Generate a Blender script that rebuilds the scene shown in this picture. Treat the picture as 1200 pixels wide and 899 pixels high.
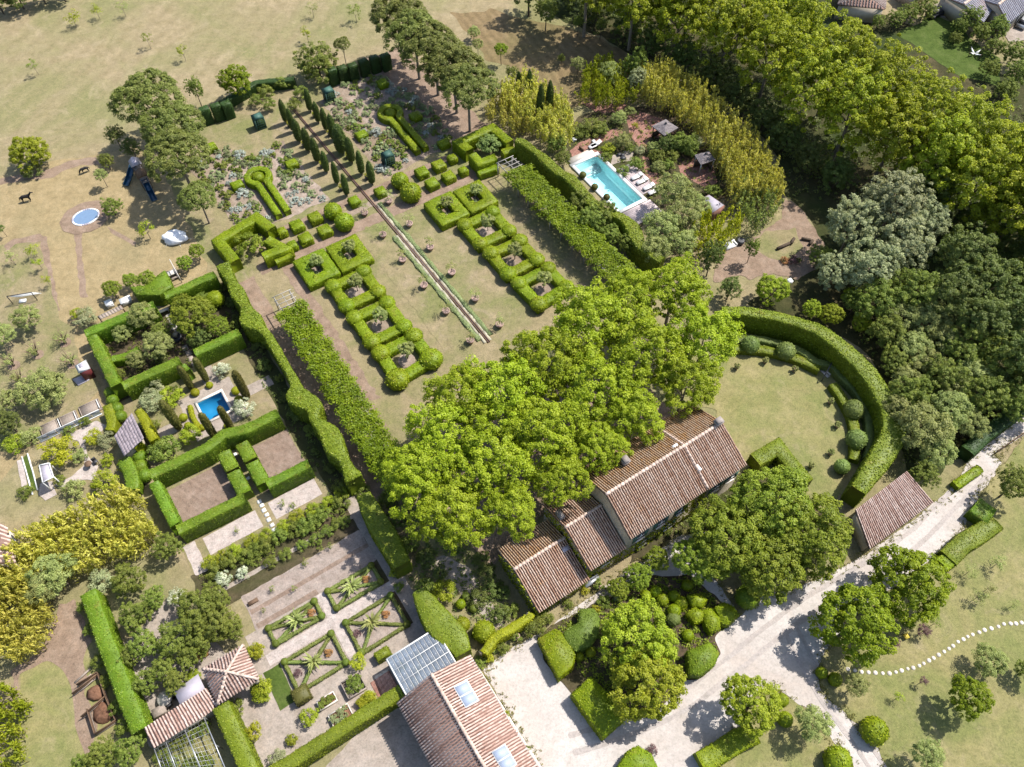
import bpy, math, random
import numpy as np
from mathutils import Vector
from mathutils.geometry import tessellate_polygon
R = math.radians; random.seed(3)
for o in list(bpy.data.objects): bpy.data.objects.remove(o)
SC = bpy.context.scene; COL = SC.collection
# ------------------------------------------------------------------ camera, sky, sun, exposure
CAM_H = 85.0; FOC = 28 / 36 * 1200; PITCH = R(57.2)
cd = bpy.data.cameras.new('camera'); cd.lens = 28; cd.sensor_width = 36; cd.clip_end = 3000; cd.clip_start = 0.5
cam = bpy.data.objects.new('camera', cd); COL.objects.link(cam)
cam.location = (0, 0, CAM_H); cam.rotation_euler = (R(90) - PITCH, 0, 0); SC.camera = cam
SUN_EL, SUN_AZ = R(56), R(60)          # azimuth clockwise from +Y: the sun stands to the right and beyond the garden
W = bpy.data.worlds.new('World'); SC.world = W; W.use_nodes = True
nt = W.node_tree; bg = nt.nodes['Background']
sky = nt.nodes.new('ShaderNodeTexSky'); sky.sky_type = 'NISHITA'; sky.sun_disc = False
sky.sun_elevation = SUN_EL; sky.sun_rotation = SUN_AZ; sky.air_density = 1.0; sky.dust_density = 1.5
nt.links.new(sky.outputs[0], bg.inputs[0]); bg.inputs[1].default_value = 0.125
sl = bpy.data.lights.new('sun', 'SUN'); sl.energy = 4.6; sl.angle = R(0.53); sl.color = (1.0, 0.955, 0.895)
sun = bpy.data.objects.new('sun', sl); COL.objects.link(sun)
sd = Vector((math.sin(SUN_AZ) * math.cos(SUN_EL), math.cos(SUN_AZ) * math.cos(SUN_EL), math.sin(SUN_EL)))
sun.location = sd * 200; sun.rotation_euler = sd.to_track_quat('Z', 'Y').to_euler()
SC.view_settings.view_transform = 'Standard'; SC.view_settings.look = 'None'
SC.view_settings.exposure = 1.0; SC.view_settings.gamma = 1.0; SC.view_settings.use_curve_mapping = False
SC.cycles.max_bounces = 5; SC.cycles.diffuse_bounces = 3; SC.cycles.transmission_bounces = 4; SC.cycles.glossy_bounces = 2
SC.cycles.use_denoising = True

# ------------------------------------------------------------------ survey: a point seen in the photograph -> its place in the plan
FW = np.array([0, math.cos(PITCH), -math.sin(PITCH)]); UPV = np.array([0, math.sin(PITCH), math.cos(PITCH)])
def P(x, y, h=0.0):
    d = FW + np.array([(x - 600) / FOC, 0, 0]) + UPV * (449.5 - y) / FOC
    return np.array([0, 0, CAM_H]) + d * ((h - CAM_H) / d[2])
def mpp(x, y, h=0.0):                         # metres for one photograph pixel there
    return float((P(x, y, h) - [0, 0, CAM_H]) @ FW) / FOC
def T(ox, oy, s=3.747):
    return lambda *a: [(ox + a[i] / s, oy + a[i + 1] / s) for i in range(0, len(a), 2)]
def Z(ox, oy): return T(ox, oy, 7.494)
a1, b1, c1, d1 = T(0, 0), T(300, 0), T(600, 0), T(880, 0)
a2, b2, c2, d2 = T(0, 220), T(300, 220), T(600, 220), T(880, 220)
a3, b3, c3, d3 = T(0, 440), T(300, 440), T(600, 440), T(880, 440)
a4, b4, c4, d4 = T(0, 659), T(300, 659), T(600, 659), T(880, 659)
GA = R(33.0)                                   # the whole garden stands on one grid
UX = np.array([math.cos(GA), math.sin(GA), 0]); VX = np.array([math.sin(GA), -math.cos(GA), 0])
ORG = P(*c3(410, 527)[0], 8.5) * [1, 1, 0]
def G(u, v, z=0.0): return ORG + UX * u + VX * v + np.array([0, 0, z])
def UVc(p): q = np.asarray(p) - ORG; return float(q @ UX), float(q @ VX)

# ------------------------------------------------------------------ object helpers
RS = np.random.RandomState(7)
def tag(o, label=None, cat=None, group=None, kind=None):
    if label: o['label'] = label
    if cat: o['category'] = cat
    if group: o['group'] = group
    if kind: o['kind'] = kind
    return o
def empty(name, loc=(0, 0, 0), rz=0.0, **k):
    o = bpy.data.objects.new(name, None); COL.objects.link(o); o.location = loc; o.rotation_euler = (0, 0, rz); o.empty_display_size = .3
    return tag(o, **k)
def wempty(name, loc, **k):                    # a thing whose parts are laid out in plan coordinates
    o = empty(name, (loc[0], loc[1], 0), **k); o.empty_display_size = .31; return o
def link(name, me, parent=None, loc=(0, 0, 0), rz=0.0, sc=1.0, **k):
    if parent is not None and parent.type == 'EMPTY' and abs(parent.empty_display_size - .31) < 1e-4: loc = (loc[0] - parent.location[0], loc[1] - parent.location[1], loc[2])
    o = bpy.data.objects.new(name, me); COL.objects.link(o); o.parent = parent; o.location = loc
    o.rotation_euler = (0, 0, rz); o.scale = (sc,) * 3 if np.isscalar(sc) else sc
    return tag(o, **k)
def mesh(name, V, F, mat, rnd=None, smooth=False):
    """V n x 3; F list of index tuples or an m x k array"""
    me = bpy.data.meshes.new(name); V = np.asarray(V, np.float32).reshape(-1, 3)
    if isinstance(F, np.ndarray):
        m, k = F.shape; loops = F.reshape(-1).astype(np.int32); starts = np.arange(m, dtype=np.int32) * k
    else:
        m = len(F); ln = [len(f) for f in F]; loops = np.fromiter((i for f in F for i in f), np.int32)
        starts = np.concatenate([[0], np.cumsum(ln)[:-1]]).astype(np.int32)
    me.vertices.add(len(V)); me.vertices.foreach_set('co', V.reshape(-1))
    me.loops.add(len(loops)); me.loops.foreach_set('vertex_index', loops)
    me.polygons.add(m); me.polygons.foreach_set('loop_start', starts)
    me.update(calc_edges=True); me.validate()
    if rnd is not None and len(me.polygons) == len(rnd):
        at = me.attributes.new('rnd', 'FLOAT', 'FACE'); at.data.foreach_set('value', np.asarray(rnd, np.float32))
    if mat is not None: me.materials.append(mat)
    if smooth: me.polygons.foreach_set('use_smooth', [True] * len(me.polygons))
    return me
class MB:
    """collects shapes for ONE mesh object"""
    def __init__(s): s.v = []; s.f = []; s.r = []
    def add(s, V, F, r=None):
        n = len(s.v); s.v += [tuple(map(float, p)) for p in V]; s.f += [tuple(i + n for i in f) for f in F]
        s.r += [(random.random() if r is None else r)] * len(F); return s
    def hexa(s, b, t, r=None):                   # four bottom, four top corners
        return s.add(list(b) + list(t), [(3, 2, 1, 0), (4, 5, 6, 7)] + [(i, (i + 1) % 4, 4 + (i + 1) % 4, 4 + i) for i in range(4)], r)
    def box(s, c, d, ang=0.0, r=None):           # centre of the base, size, turned about z
        c = np.asarray(c, float); ca, sa = math.cos(ang), math.sin(ang); x, y = d[0] / 2, d[1] / 2
        q = [c + [ca * p - sa * w, sa * p + ca * w, 0] for p, w in ((-x, -y), (x, -y), (x, y), (-x, y))]
        return s.hexa(q, [p + [0, 0, d[2]] for p in q], r)
    def bar(s, a, b, w, h=None, r=None):         # square bar from a to b
        a = np.asarray(a, float); b = np.asarray(b, float); h = h or w
        d = b - a; d = d / (np.linalg.norm(d) + 1e-9)
        k = np.array([0, 0, 1.]) if abs(d[2]) < .9 else np.array([1., 0, 0])
        x = np.cross(d, k); x /= np.linalg.norm(x); y = np.cross(x, d)
        o = [x * w / 2 * i + y * h / 2 * j for i, j in ((-1, -1), (1, -1), (1, 1), (-1, 1))]
        return s.hexa([a + p for p in o], [b + p for p in o], r)
    def tube(s, pts, rad, n=6, r=None, cap=True):
        pts = [np.asarray(p, float) for p in pts]; rad = [rad] * len(pts) if np.isscalar(rad) else rad; V = []; F = []
        for i, p in enumerate(pts):
            d = pts[min(i + 1, len(pts) - 1)] - pts[max(i - 1, 0)]; d = d / (np.linalg.norm(d) + 1e-9)
            k = np.array([0, 0, 1.]) if abs(d[2]) < .9 else np.array([1., 0, 0])
            x = np.cross(d, k); x /= np.linalg.norm(x); y = np.cross(d, x)
            V += [p + (x * math.cos(6.2832 * j / n) + y * math.sin(6.2832 * j / n)) * rad[i] for j in range(n)]
        for i in range(len(pts) - 1):
            F += [(i * n + j, i * n + (j + 1) % n, (i + 1) * n + (j + 1) % n, (i + 1) * n + j) for j in range(n)]
        if cap: F += [tuple(range(n))[::-1], tuple(range((len(pts) - 1) * n, len(pts) * n))]
        return s.add(V, F, r)
    def lathe(s, prof, c=(0, 0, 0), n=16, r=None):  # profile (radius, z)
        V = [(c[0] + a * math.cos(6.2832 * j / n), c[1] + a * math.sin(6.2832 * j / n), c[2] + z) for a, z in prof for j in range(n)]
        F = [(i * n + j, i * n + (j + 1) % n, (i + 1) * n + (j + 1) % n, (i + 1) * n + j) for i in range(len(prof) - 1) for j in range(n)]
        F += [tuple(range(n))[::-1], tuple(range((len(prof) - 1) * n, len(prof) * n))]
        return s.add(V, F, r)
    def blob(s, c, rad, sub=10, jit=.12, r=None):
        rad = np.array([rad] * 3 if np.isscalar(rad) else rad); V = []; F = []; m = sub; n = sub + 4
        for i in range(m + 1):
            th = math.pi * i / m
            for j in range(n):
                q = np.array([math.sin(th) * math.cos(6.2832 * j / n), math.sin(th) * math.sin(6.2832 * j / n), math.cos(th)])
                V.append(np.asarray(c) + q * rad * (1 + RS.uniform(-jit, jit)))
        F = [(i * n + j, (i + 1) * n + j, (i + 1) * n + (j + 1) % n, i * n + (j + 1) % n) for i in range(m) for j in range(n)]
        return s.add(V, F, r)
    def mesh(s, mat, smooth=False, name='m'): return mesh(name, s.v, s.f, mat, s.r, smooth)
    def build(s, name, mat, parent=None, smooth=False, **k): return link(name, s.mesh(mat, smooth, name), parent, **k)

# ------------------------------------------------------------------ materials (all procedural)
def mat0(name):
    m = bpy.data.materials.new(name); m.use_nodes = True; n = m.node_tree; n.nodes.clear()
    return m, n, n.nodes.new('ShaderNodeOutputMaterial')
def ramp(n, cols, src, interp='LINEAR'):
    r = n.nodes.new('ShaderNodeValToRGB'); e = r.color_ramp; e.interpolation = interp
    while len(e.elements) < len(cols): e.elements.new(.5)
    for q, (p, c) in zip(e.elements, cols): q.position = p; q.color = (*c, 1)
    n.links.new(src, r.inputs[0]); return r.outputs[0]
def noise(n, scale, detail=5, rough=.6, vec=None, dist=0.0):
    t = n.nodes.new('ShaderNodeTexNoise'); t.inputs['Scale'].default_value = scale; t.inputs['Detail'].default_value = detail
    t.inputs['Roughness'].default_value = rough; t.inputs['Distortion'].default_value = dist
    if vec is not None: n.links.new(vec, t.inputs['Vector'])
    return t.outputs[0]
def mix(n, a, b, fac, mode='MIX'):
    x = n.nodes.new('ShaderNodeMix'); x.data_type = 'RGBA'; x.blend_type = mode
    for s, v in ((0, fac), (6, a), (7, b)):
        if isinstance(v, bpy.types.NodeSocket): n.links.new(v, x.inputs[s])
        else: x.inputs[s].default_value = v if s == 0 else (*v, 1)
    return x.outputs[2]
def wpos(n): return n.nodes.new('ShaderNodeNewGeometry').outputs['Position']
def math_(n, op, a, b=0.0):
    x = n.nodes.new('ShaderNodeMath'); x.operation = op
    for i, v in enumerate((a, b)):
        if isinstance(v, bpy.types.NodeSocket): n.links.new(v, x.inputs[i])
        else: x.inputs[i].default_value = v
    return x.outputs[0]
def bsdf(n, out, col, rough=.9, spec=.2, bump=None, bstr=.5, bdist=.05, **kw):
    b = n.nodes.new('ShaderNodeBsdfPrincipled'); b.inputs['Roughness'].default_value = rough; b.inputs['Specular IOR Level'].default_value = spec
    for k, v in kw.items(): b.inputs[k].default_value = v
    if isinstance(col, bpy.types.NodeSocket): n.links.new(col, b.inputs['Base Color'])
    else: b.inputs['Base Color'].default_value = (*col, 1)
    if bump is not None:
        q = n.nodes.new('ShaderNodeBump'); q.inputs['Strength'].default_value = bstr; q.inputs['Distance'].default_value = bdist
        n.links.new(bump, q.inputs['Height']); n.links.new(q.outputs[0], b.inputs['Normal'])
    n.links.new(b.outputs[0], out.inputs[0]); return b
def ground_mat(name, lo, mid, hi, big=.06, med=.55, fine=5.0, alt=None, altfrom=.5, bump=.6, bd=.06, stripes=None, soft=1.0, bare=None):
    lo, mid, hi = ([.545 * x for x in c] for c in (lo, mid, hi)); alt = alt and [.545 * x for x in alt]
    m, n, o = mat0(name); p = wpos(n)
    f1 = noise(n, med, 7, .62, p); c = ramp(n, [(.28, lo), (.5, mid), (.72, hi)], f1)
    if alt: c = mix(n, c, alt, ramp(n, [(altfrom - .09, (0, 0, 0)), (altfrom + .12, (1, 1, 1))], noise(n, big, 5, .6, p, .6)))
    if bare: c = mix(n, c, [.545 * x for x in bare], ramp(n, [(.55, (0, 0, 0)), (.72, (.7,) * 3)], noise(n, .28, 6, .68, p, .8)))
    f2 = noise(n, fine, 6, .7, p); c = mix(n, c, ramp(n, [(.25, (.55, .56, .55)), (.5, (1, 1, 1)), (.8, (1.28, 1.25, 1.2))], f2), .8 * soft, 'MULTIPLY')
    f4 = noise(n, 1.5, 5, .7, p, .4); c = mix(n, c, ramp(n, [(.3, (.74, .76, .72)), (.5, (1, 1, 1)), (.72, (1.22, 1.18, 1.14))], f4), .8 * soft, 'MULTIPLY')
    f3 = noise(n, fine * 4.5, 3, .6, p); c = mix(n, c, ramp(n, [(.3, (.72, .72, .7)), (.55, (1, 1, 1)), (.75, (1.2, 1.2, 1.2))], f3), .75 * soft, 'MULTIPLY')
    if stripes:
        ang, per, amt = stripes
        mp = n.nodes.new('ShaderNodeMapping'); mp.inputs['Rotation'].default_value = (0, 0, ang); n.links.new(p, mp.inputs[0])
        w = n.nodes.new('ShaderNodeTexWave'); w.inputs['Scale'].default_value = 3.1416 / per / 10; w.inputs['Distortion'].default_value = 2.5; w.inputs['Detail'].default_value = 2; w.inputs['Detail Scale'].default_value = .6
        n.links.new(mp.outputs[0], w.inputs[0]); c = mix(n, c, ramp(n, [(.0, (1 - amt,) * 3), (1, (1 + amt,) * 3)], w.outputs[0]), 1.0, 'MULTIPLY')
    bsdf(n, o, c, .95, .1, math_(n, 'ADD', f2, f3), bump, bd); return m
def leaf_mat(name, dark, mid, light, trans=.32, hue=.014, val=.3, rough=.55, spec=.25, brown=None):
    dark, mid, light = ([1.15 * x for x in c] for c in (dark, mid, light))
    m, n, o = mat0(name)
    a = n.nodes.new('ShaderNodeAttribute'); a.attribute_name = 'rnd'
    c = ramp(n, [(0, dark), (.5, mid), (1, light)], a.outputs['Fac'])
    if brown: c = mix(n, c, brown, ramp(n, [(.56, (0, 0, 0)), (.74, (.75,) * 3)], noise(n, .8, 5, .7, wpos(n))))
    oi = n.nodes.new('ShaderNodeObjectInfo'); hs = n.nodes.new('ShaderNodeHueSaturation')
    n.links.new(math_(n, 'ADD', math_(n, 'MULTIPLY', oi.outputs['Random'], hue * 2), .5 - hue), hs.inputs['Hue']); hs.inputs['Saturation'].default_value = 1.06
    n.links.new(math_(n, 'ADD', math_(n, 'MULTIPLY', oi.outputs['Random'], val), 1 - val / 2), hs.inputs['Value'])
    f = noise(n, .5, 3, .6, wpos(n))
    n.links.new(mix(n, c, ramp(n, [(.3, (.78, .8, .75)), (.7, (1.15, 1.12, 1.1))], f), 1.0, 'MULTIPLY'), hs.inputs['Color'])
    b = n.nodes.new('ShaderNodeBsdfPrincipled'); b.inputs['Roughness'].default_value = rough; b.inputs['Specular IOR Level'].default_value = spec
    n.links.new(hs.outputs[0], b.inputs['Base Color'])
    t = n.nodes.new('ShaderNodeBsdfTranslucent'); n.links.new(mix(n, hs.outputs[0], (1.15, 1.22, .55), 1.0, 'MULTIPLY'), t.inputs['Color'])
    x = n.nodes.new('ShaderNodeMixShader'); x.inputs[0].default_value = trans
    n.links.new(b.outputs[0], x.inputs[1]); n.links.new(t.outputs[0], x.inputs[2]); n.links.new(x.outputs[0], o.inputs[0]); return m
def plain(name, col, rough=.7, spec=.3, var=.25, scale=3.0, bump=.2, metallic=0.0):
    col = [.78 * x for x in col]
    m, n, o = mat0(name); p = wpos(n); f = noise(n, scale, 6, .65, p)
    a = n.nodes.new('ShaderNodeAttribute'); a.attribute_name = 'rnd'
    c = mix(n, col, ramp(n, [(.25, (1 - var,) * 3), (.75, (1 + var,) * 3)], f), 1.0, 'MULTIPLY')
    c = mix(n, c, ramp(n, [(0, (.85,) * 3), (1, (1.12,) * 3)], a.outputs['Fac']), 1.0, 'MULTIPLY')
    bsdf(n, o, c, rough, spec, f, bump, .03, Metallic=metallic); return m
def tile_mat(name, cols, lichen=None, amt=.5):
    cols = [(q, [.76 * x for x in c]) for q, c in cols]; lichen = lichen and [.8 * x for x in lichen]
    m, n, o = mat0(name); p = wpos(n)
    a = n.nodes.new('ShaderNodeAttribute'); a.attribute_name = 'rnd'
    c = ramp(n, cols, a.outputs['Fac'])
    if lichen: c = mix(n, c, lichen, ramp(n, [(amt, (0, 0, 0)), (amt + .16, (.85,) * 3)], noise(n, .55, 6, .7, p)))
    f = noise(n, 6, 5, .7, p); c = mix(n, c, ramp(n, [(.25, (.6,) * 3), (.5, (1,) * 3), (.8, (1.25,) * 3)], f), .8, 'MULTIPLY')
    bsdf(n, o, c, .85, .2, f, .4, .03); return m

M = {}
# ground
M['field'] = ground_mat('dry_field_grass', (.32, .26, .14), (.40, .325, .19), (.47, .38, .235), alt=(.30, .285, .13), altfrom=.50, bare=(.50, .41, .26), stripes=(R(20), 3.2, .04), bump=.8)
M['paddock'] = ground_mat('straw_paddock_grass', (.34, .265, .14), (.43, .335, .18), (.49, .385, .22), alt=(.33, .28, .15), altfrom=.58)
M['lawn'] = ground_mat('worn_lawn', (.29, .245, .13), (.365, .30, .17), (.435, .35, .215), big=.14, med=.45, alt=(.25, .255, .10), altfrom=.52, bare=(.46, .36, .255))
M['lawn_green'] = ground_mat('park_lawn', (.285, .265, .105), (.35, .315, .14), (.42, .36, .18), big=.16, med=.45, alt=(.255, .27, .095), altfrom=.5, bare=(.43, .36, .21))
M['lush'] = ground_mat('lush_lawn', (.07, .11, .02), (.10, .15, .03), (.14, .18, .05), med=.5)
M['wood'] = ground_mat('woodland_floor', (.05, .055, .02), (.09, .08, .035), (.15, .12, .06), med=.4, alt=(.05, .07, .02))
M['mown'] = ground_mat('mown_circles_grass', (.23, .17, .085), (.29, .21, .11), (.34, .25, .14), alt=(.2, .175, .075), altfrom=.58, stripes=(R(-25), 1.5, .1))
M['gravel'] = ground_mat('pale_gravel', (.60, .545, .50), (.66, .605, .56), (.73, .675, .63), med=.25, fine=4, big=.12, alt=(.565, .49, .43), altfrom=.54, soft=.6, bump=.3, bd=.025)
M['track'] = ground_mat('worn_gravel', (.50, .44, .40), (.55, .49, .45), (.61, .55, .51), med=.5, fine=4, soft=.6)
M['path'] = ground_mat('sandy_path', (.38, .315, .26), (.46, .39, .33), (.54, .465, .405), med=.6, bump=.4, bd=.03)
M['bed'] = ground_mat('stony_bed', (.34, .265, .20), (.46, .365, .295), (.58, .48, .41), med=.9, fine=6, alt=(.30, .225, .15), altfrom=.52)
M['soil'] = ground_mat('dry_reddish_soil', (.27, .19, .145), (.34, .25, .195), (.42, .32, .26), med=1.0, fine=6, stripes=(R(-57), .55, .05))
M['soil_pale'] = ground_mat('pale_tilled_soil', (.34, .27, .225), (.44, .36, .31), (.52, .435, .38), med=1.0, fine=6, stripes=(R(-57), .5, .02))
M['chip'] = ground_mat('white_chipping', (.50, .42, .38), (.62, .535, .49), (.70, .62, .57), med=1.4, fine=6)
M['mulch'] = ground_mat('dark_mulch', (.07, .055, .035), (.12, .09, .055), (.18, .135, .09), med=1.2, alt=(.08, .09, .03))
M['patch'] = ground_mat('bare_earth', (.27, .19, .135), (.36, .26, .19), (.44, .33, .25), med=.6)
# leaves
M['plane'] = leaf_mat('plane_leaf', (.155, .205, .018), (.245, .305, .03), (.375, .42, .065), .42, hue=.006)
M['popl'] = leaf_mat('avenue_leaf', (.145, .18, .018), (.235, .27, .028), (.36, .375, .055), .44, hue=.008)
M['round'] = leaf_mat('maple_leaf', (.105, .16, .013), (.17, .235, .02), (.255, .315, .036), .38)
M['mulb'] = leaf_mat('mulberry_leaf', (.105, .15, .018), (.175, .225, .03), (.265, .305, .055), .38)
M['lime'] = leaf_mat('lime_leaf', (.14, .18, .016), (.225, .265, .028), (.33, .355, .055), .36)
M['pine'] = leaf_mat('pine_needle', (.085, .105, .024), (.13, .15, .036), (.19, .20, .06), .25)
M['dark'] = leaf_mat('evergreen_leaf', (.06, .085, .022), (.105, .135, .034), (.165, .19, .056), .34)
M['mid'] = leaf_mat('shrub_leaf', (.085, .115, .022), (.145, .18, .036), (.225, .25, .062), .35)
M['olive'] = leaf_mat('olive_leaf', (.14, .165, .055), (.22, .245, .085), (.32, .335, .135), .33)
M['silver'] = leaf_mat('silver_leaf', (.165, .185, .095), (.255, .275, .15), (.36, .375, .225), .32)
M['white'] = leaf_mat('white_bloom', (.10, .14, .05), (.36, .38, .27), (.75, .75, .66), .25)
M['yell'] = leaf_mat('golden_leaf', (.18, .20, .018), (.285, .295, .03), (.41, .40, .06), .36)
M['bamb'] = leaf_mat('bamboo_leaf', (.24, .23, .065), (.39, .365, .10), (.54, .50, .16), .42)
M['box'] = leaf_mat('clipped_box_leaf', (.095, .135, .010), (.16, .205, .014), (.25, .285, .026), .14, hue=.01, val=.12, brown=(.17, .155, .03))
M['hedge'] = leaf_mat('clipped_cypress_leaf', (.07, .12, .013), (.12, .18, .02), (.18, .235, .034), .14, hue=.012, val=.12, brown=(.17, .155, .03))
M['hedged'] = leaf_mat('tall_hedge_leaf', (.08, .105, .011), (.135, .165, .018), (.195, .22, .03), .14, hue=.01, val=.12, brown=(.17, .155, .03))
M['darkh'] = leaf_mat('dark_hedge_leaf', (.022, .042, .012), (.038, .065, .016), (.06, .09, .024), .2)
M['cyp'] = leaf_mat('cypress_leaf', (.035, .055, .014), (.06, .085, .02), (.10, .125, .035), .18, hue=.01)
M['cypo'] = leaf_mat('brown_cypress_leaf', (.06, .06, .016), (.095, .09, .024), (.135, .125, .035), .18, hue=.01)
M['sage'] = leaf_mat('lavender_leaf', (.13, .165, .07), (.205, .24, .115), (.29, .32, .18), .25, hue=.015, val=.3)
M['bluey'] = leaf_mat('blue_grey_leaf', (.20, .23, .21), (.30, .33, .31), (.44, .46, .45), .25)
M['gball'] = leaf_mat('grey_green_ball_leaf', (.10, .135, .04), (.15, .195, .058), (.215, .26, .085), .25)
M['rust'] = leaf_mat('rusty_leaf', (.20, .10, .04), (.30, .16, .07), (.38, .22, .11), .25)
M['purple'] = leaf_mat('purple_leaf', (.06, .035, .04), (.11, .06, .065), (.17, .10, .10), .2)
M['bark'] = plain('bark', (.22, .18, .135), .9, .1, .35, 4, .5)
M['barkd'] = plain('dark_bark', (.10, .075, .055), .9, .1, .35, 4, .5)
M['twig'] = plain('cut_twig', (.16, .11, .08), .9, .1, .3, 6)
M['cane'] = plain('bamboo_cane', (.30, .25, .08), .7, .2)
# built things
M['tile'] = tile_mat('canal_tile', [(0, (.34, .18, .11)), (.3, (.52, .33, .23)), (.6, (.62, .44, .33)), (.85, (.70, .54, .43)), (1, (.52, .26, .13))], (.54, .27, .08), .60)
M['tileo'] = tile_mat('lichened_canal_tile', [(0, (.32, .18, .09)), (.3, (.52, .32, .18)), (.6, (.60, .44, .31)), (1, (.56, .30, .11))], (.58, .30, .07), .54)
M['tilep'] = tile_mat('pink_canal_tile', [(0, (.29, .17, .13)), (.3, (.45, .30, .245)), (.65, (.58, .435, .37)), (1, (.70, .57, .50))])
M['pan'] = plain('pan_tile', (.115, .07, .055), .9, .1, .4, 3)
M['panp'] = plain('pan_tile_pink', (.22, .14, .115), .9, .1, .3, 3)
M['chim'] = plain('grey_brown_stone', (.27, .235, .21), .9, .1, .3, 4)  # chimney stone, an even tone darker and greyer than the walls
M['ridge'] = plain('ridge_tile', (.52, .40, .33), .85, .2, .35, 2)
M['stonew'] = plain('rubble_wall', (.42, .36, .27), .9, .15, .35, 2.5, .8)
M['render'] = plain('lime_render', (.58, .50, .40), .9, .15, .15, 1.5)
M['white_p'] = plain('white_paint', (.78, .78, .76), .5, .4, .06, 2, .05)
M['stone'] = plain('pale_stone', (.62, .57, .50), .8, .2, .2, 2.5)
M['wood_g'] = plain('weathered_wood', (.30, .25, .21), .85, .15, .3, 5)
M['wood_b'] = plain('brown_wood', (.15, .095, .06), .8, .2, .3, 5)
M['metal'] = plain('grey_metal', (.42, .43, .44), .4, .5, .12, 2, .05, .6)
M['dkmetal'] = plain('dark_metal', (.045, .045, .05), .5, .4, .15, 4)
M['teal'] = plain('teal_paint', (.045, .11, .085), .6, .3, .2, 6)
M['terra'] = plain('terracotta', (.36, .25, .205), .8, .2, .3, 5)
M['kerbg'] = plain('lichened_kerb', (.36, .335, .25), .9, .15, .3, 3)
M['corten'] = plain('rusted_steel', (.27, .15, .09), .8, .2, .35, 4)
M['blue_pl'] = plain('shaded_blue_plastic', (.012, .055, .105), .35, .5, .08, 2, .02)  # slide blue darkened; the pine shade is put into the colour
M['red'] = plain('red_paint', (.15, .03, .03), .5, .4, .15, 3)
M['grey_r'] = plain('zinc_sheet', (.40, .37, .42), .6, .3, .12, 2)
M['slab'] = plain('stone_slab', (.60, .54, .47), .85, .2, .18, 2.5)
M['animal'] = plain('black_coat', (.014, .012, .012), .7, .3, .3, 6)
M['canvas'] = plain('white_canvas', (.80, .80, .80), .7, .2, .05, 2)
M['cush'] = plain('white_cushion', (.82, .80, .78), .8, .2, .05, 2)
M['compost'] = plain('compost', (.17, .09, .055), .95, .1, .5, 4, .9)
def water_mat(name, col, deep):
    m, n, o = mat0(name); p = wpos(n)
    c = mix(n, col, deep, ramp(n, [(.35, (0, 0, 0)), (.7, (1, 1, 1))], noise(n, .35, 2, .5, p)))
    bsdf(n, o, c, .06, .5, noise(n, 3.5, 3, .5, p), .12, .03, **{'Transmission Weight': .85, 'IOR': 1.33}); return m
def pool_water(name, tint):
    m, n, o = mat0(name); p = wpos(n)
    t = n.nodes.new('ShaderNodeBsdfTransparent'); t.inputs[0].default_value = (*tint, 1)
    g = n.nodes.new('ShaderNodeBsdfGlossy'); g.inputs['Roughness'].default_value = .05
    f = n.nodes.new('ShaderNodeFresnel'); f.inputs[0].default_value = 1.33
    q = n.nodes.new('ShaderNodeBump'); q.inputs['Strength'].default_value = .25; q.inputs['Distance'].default_value = .05
    n.links.new(noise(n, 2.2, 3, .5, p), q.inputs['Height']); n.links.new(q.outputs[0], g.inputs['Normal']); n.links.new(q.outputs[0], f.inputs['Normal'])
    x = n.nodes.new('ShaderNodeMixShader'); n.links.new(f.outputs[0], x.inputs[0]); n.links.new(t.outputs[0], x.inputs[1]); n.links.new(g.outputs[0], x.inputs[2])
    n.links.new(x.outputs[0], o.inputs[0]); return m
M['pool_w'] = pool_water('aqua_pool_water', (.78, .96, .98)); M['pool_b'] = pool_water('blue_pool_water', (.45, .75, .9))
def glass_mat(name, tint, mixf=.5):
    m, n, o = mat0(name)
    t = n.nodes.new('ShaderNodeBsdfTransparent'); t.inputs[0].default_value = (*tint, 1)
    b = n.nodes.new('ShaderNodeBsdfPrincipled'); b.inputs['Base Color'].default_value = (.5, .55, .62, 1); b.inputs['Roughness'].default_value = .18
    x = n.nodes.new('ShaderNodeMixShader'); x.inputs[0].default_value = mixf
    n.links.new(t.outputs[0], x.inputs[1]); n.links.new(b.outputs[0], x.inputs[2]); n.links.new(x.outputs[0], o.inputs[0]); return m
M['glass'] = glass_mat('greenhouse_glass', (.6, .68, .76), .2); M['skyl'] = glass_mat('skylight_glass', (.6, .7, .85), .5)

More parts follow.
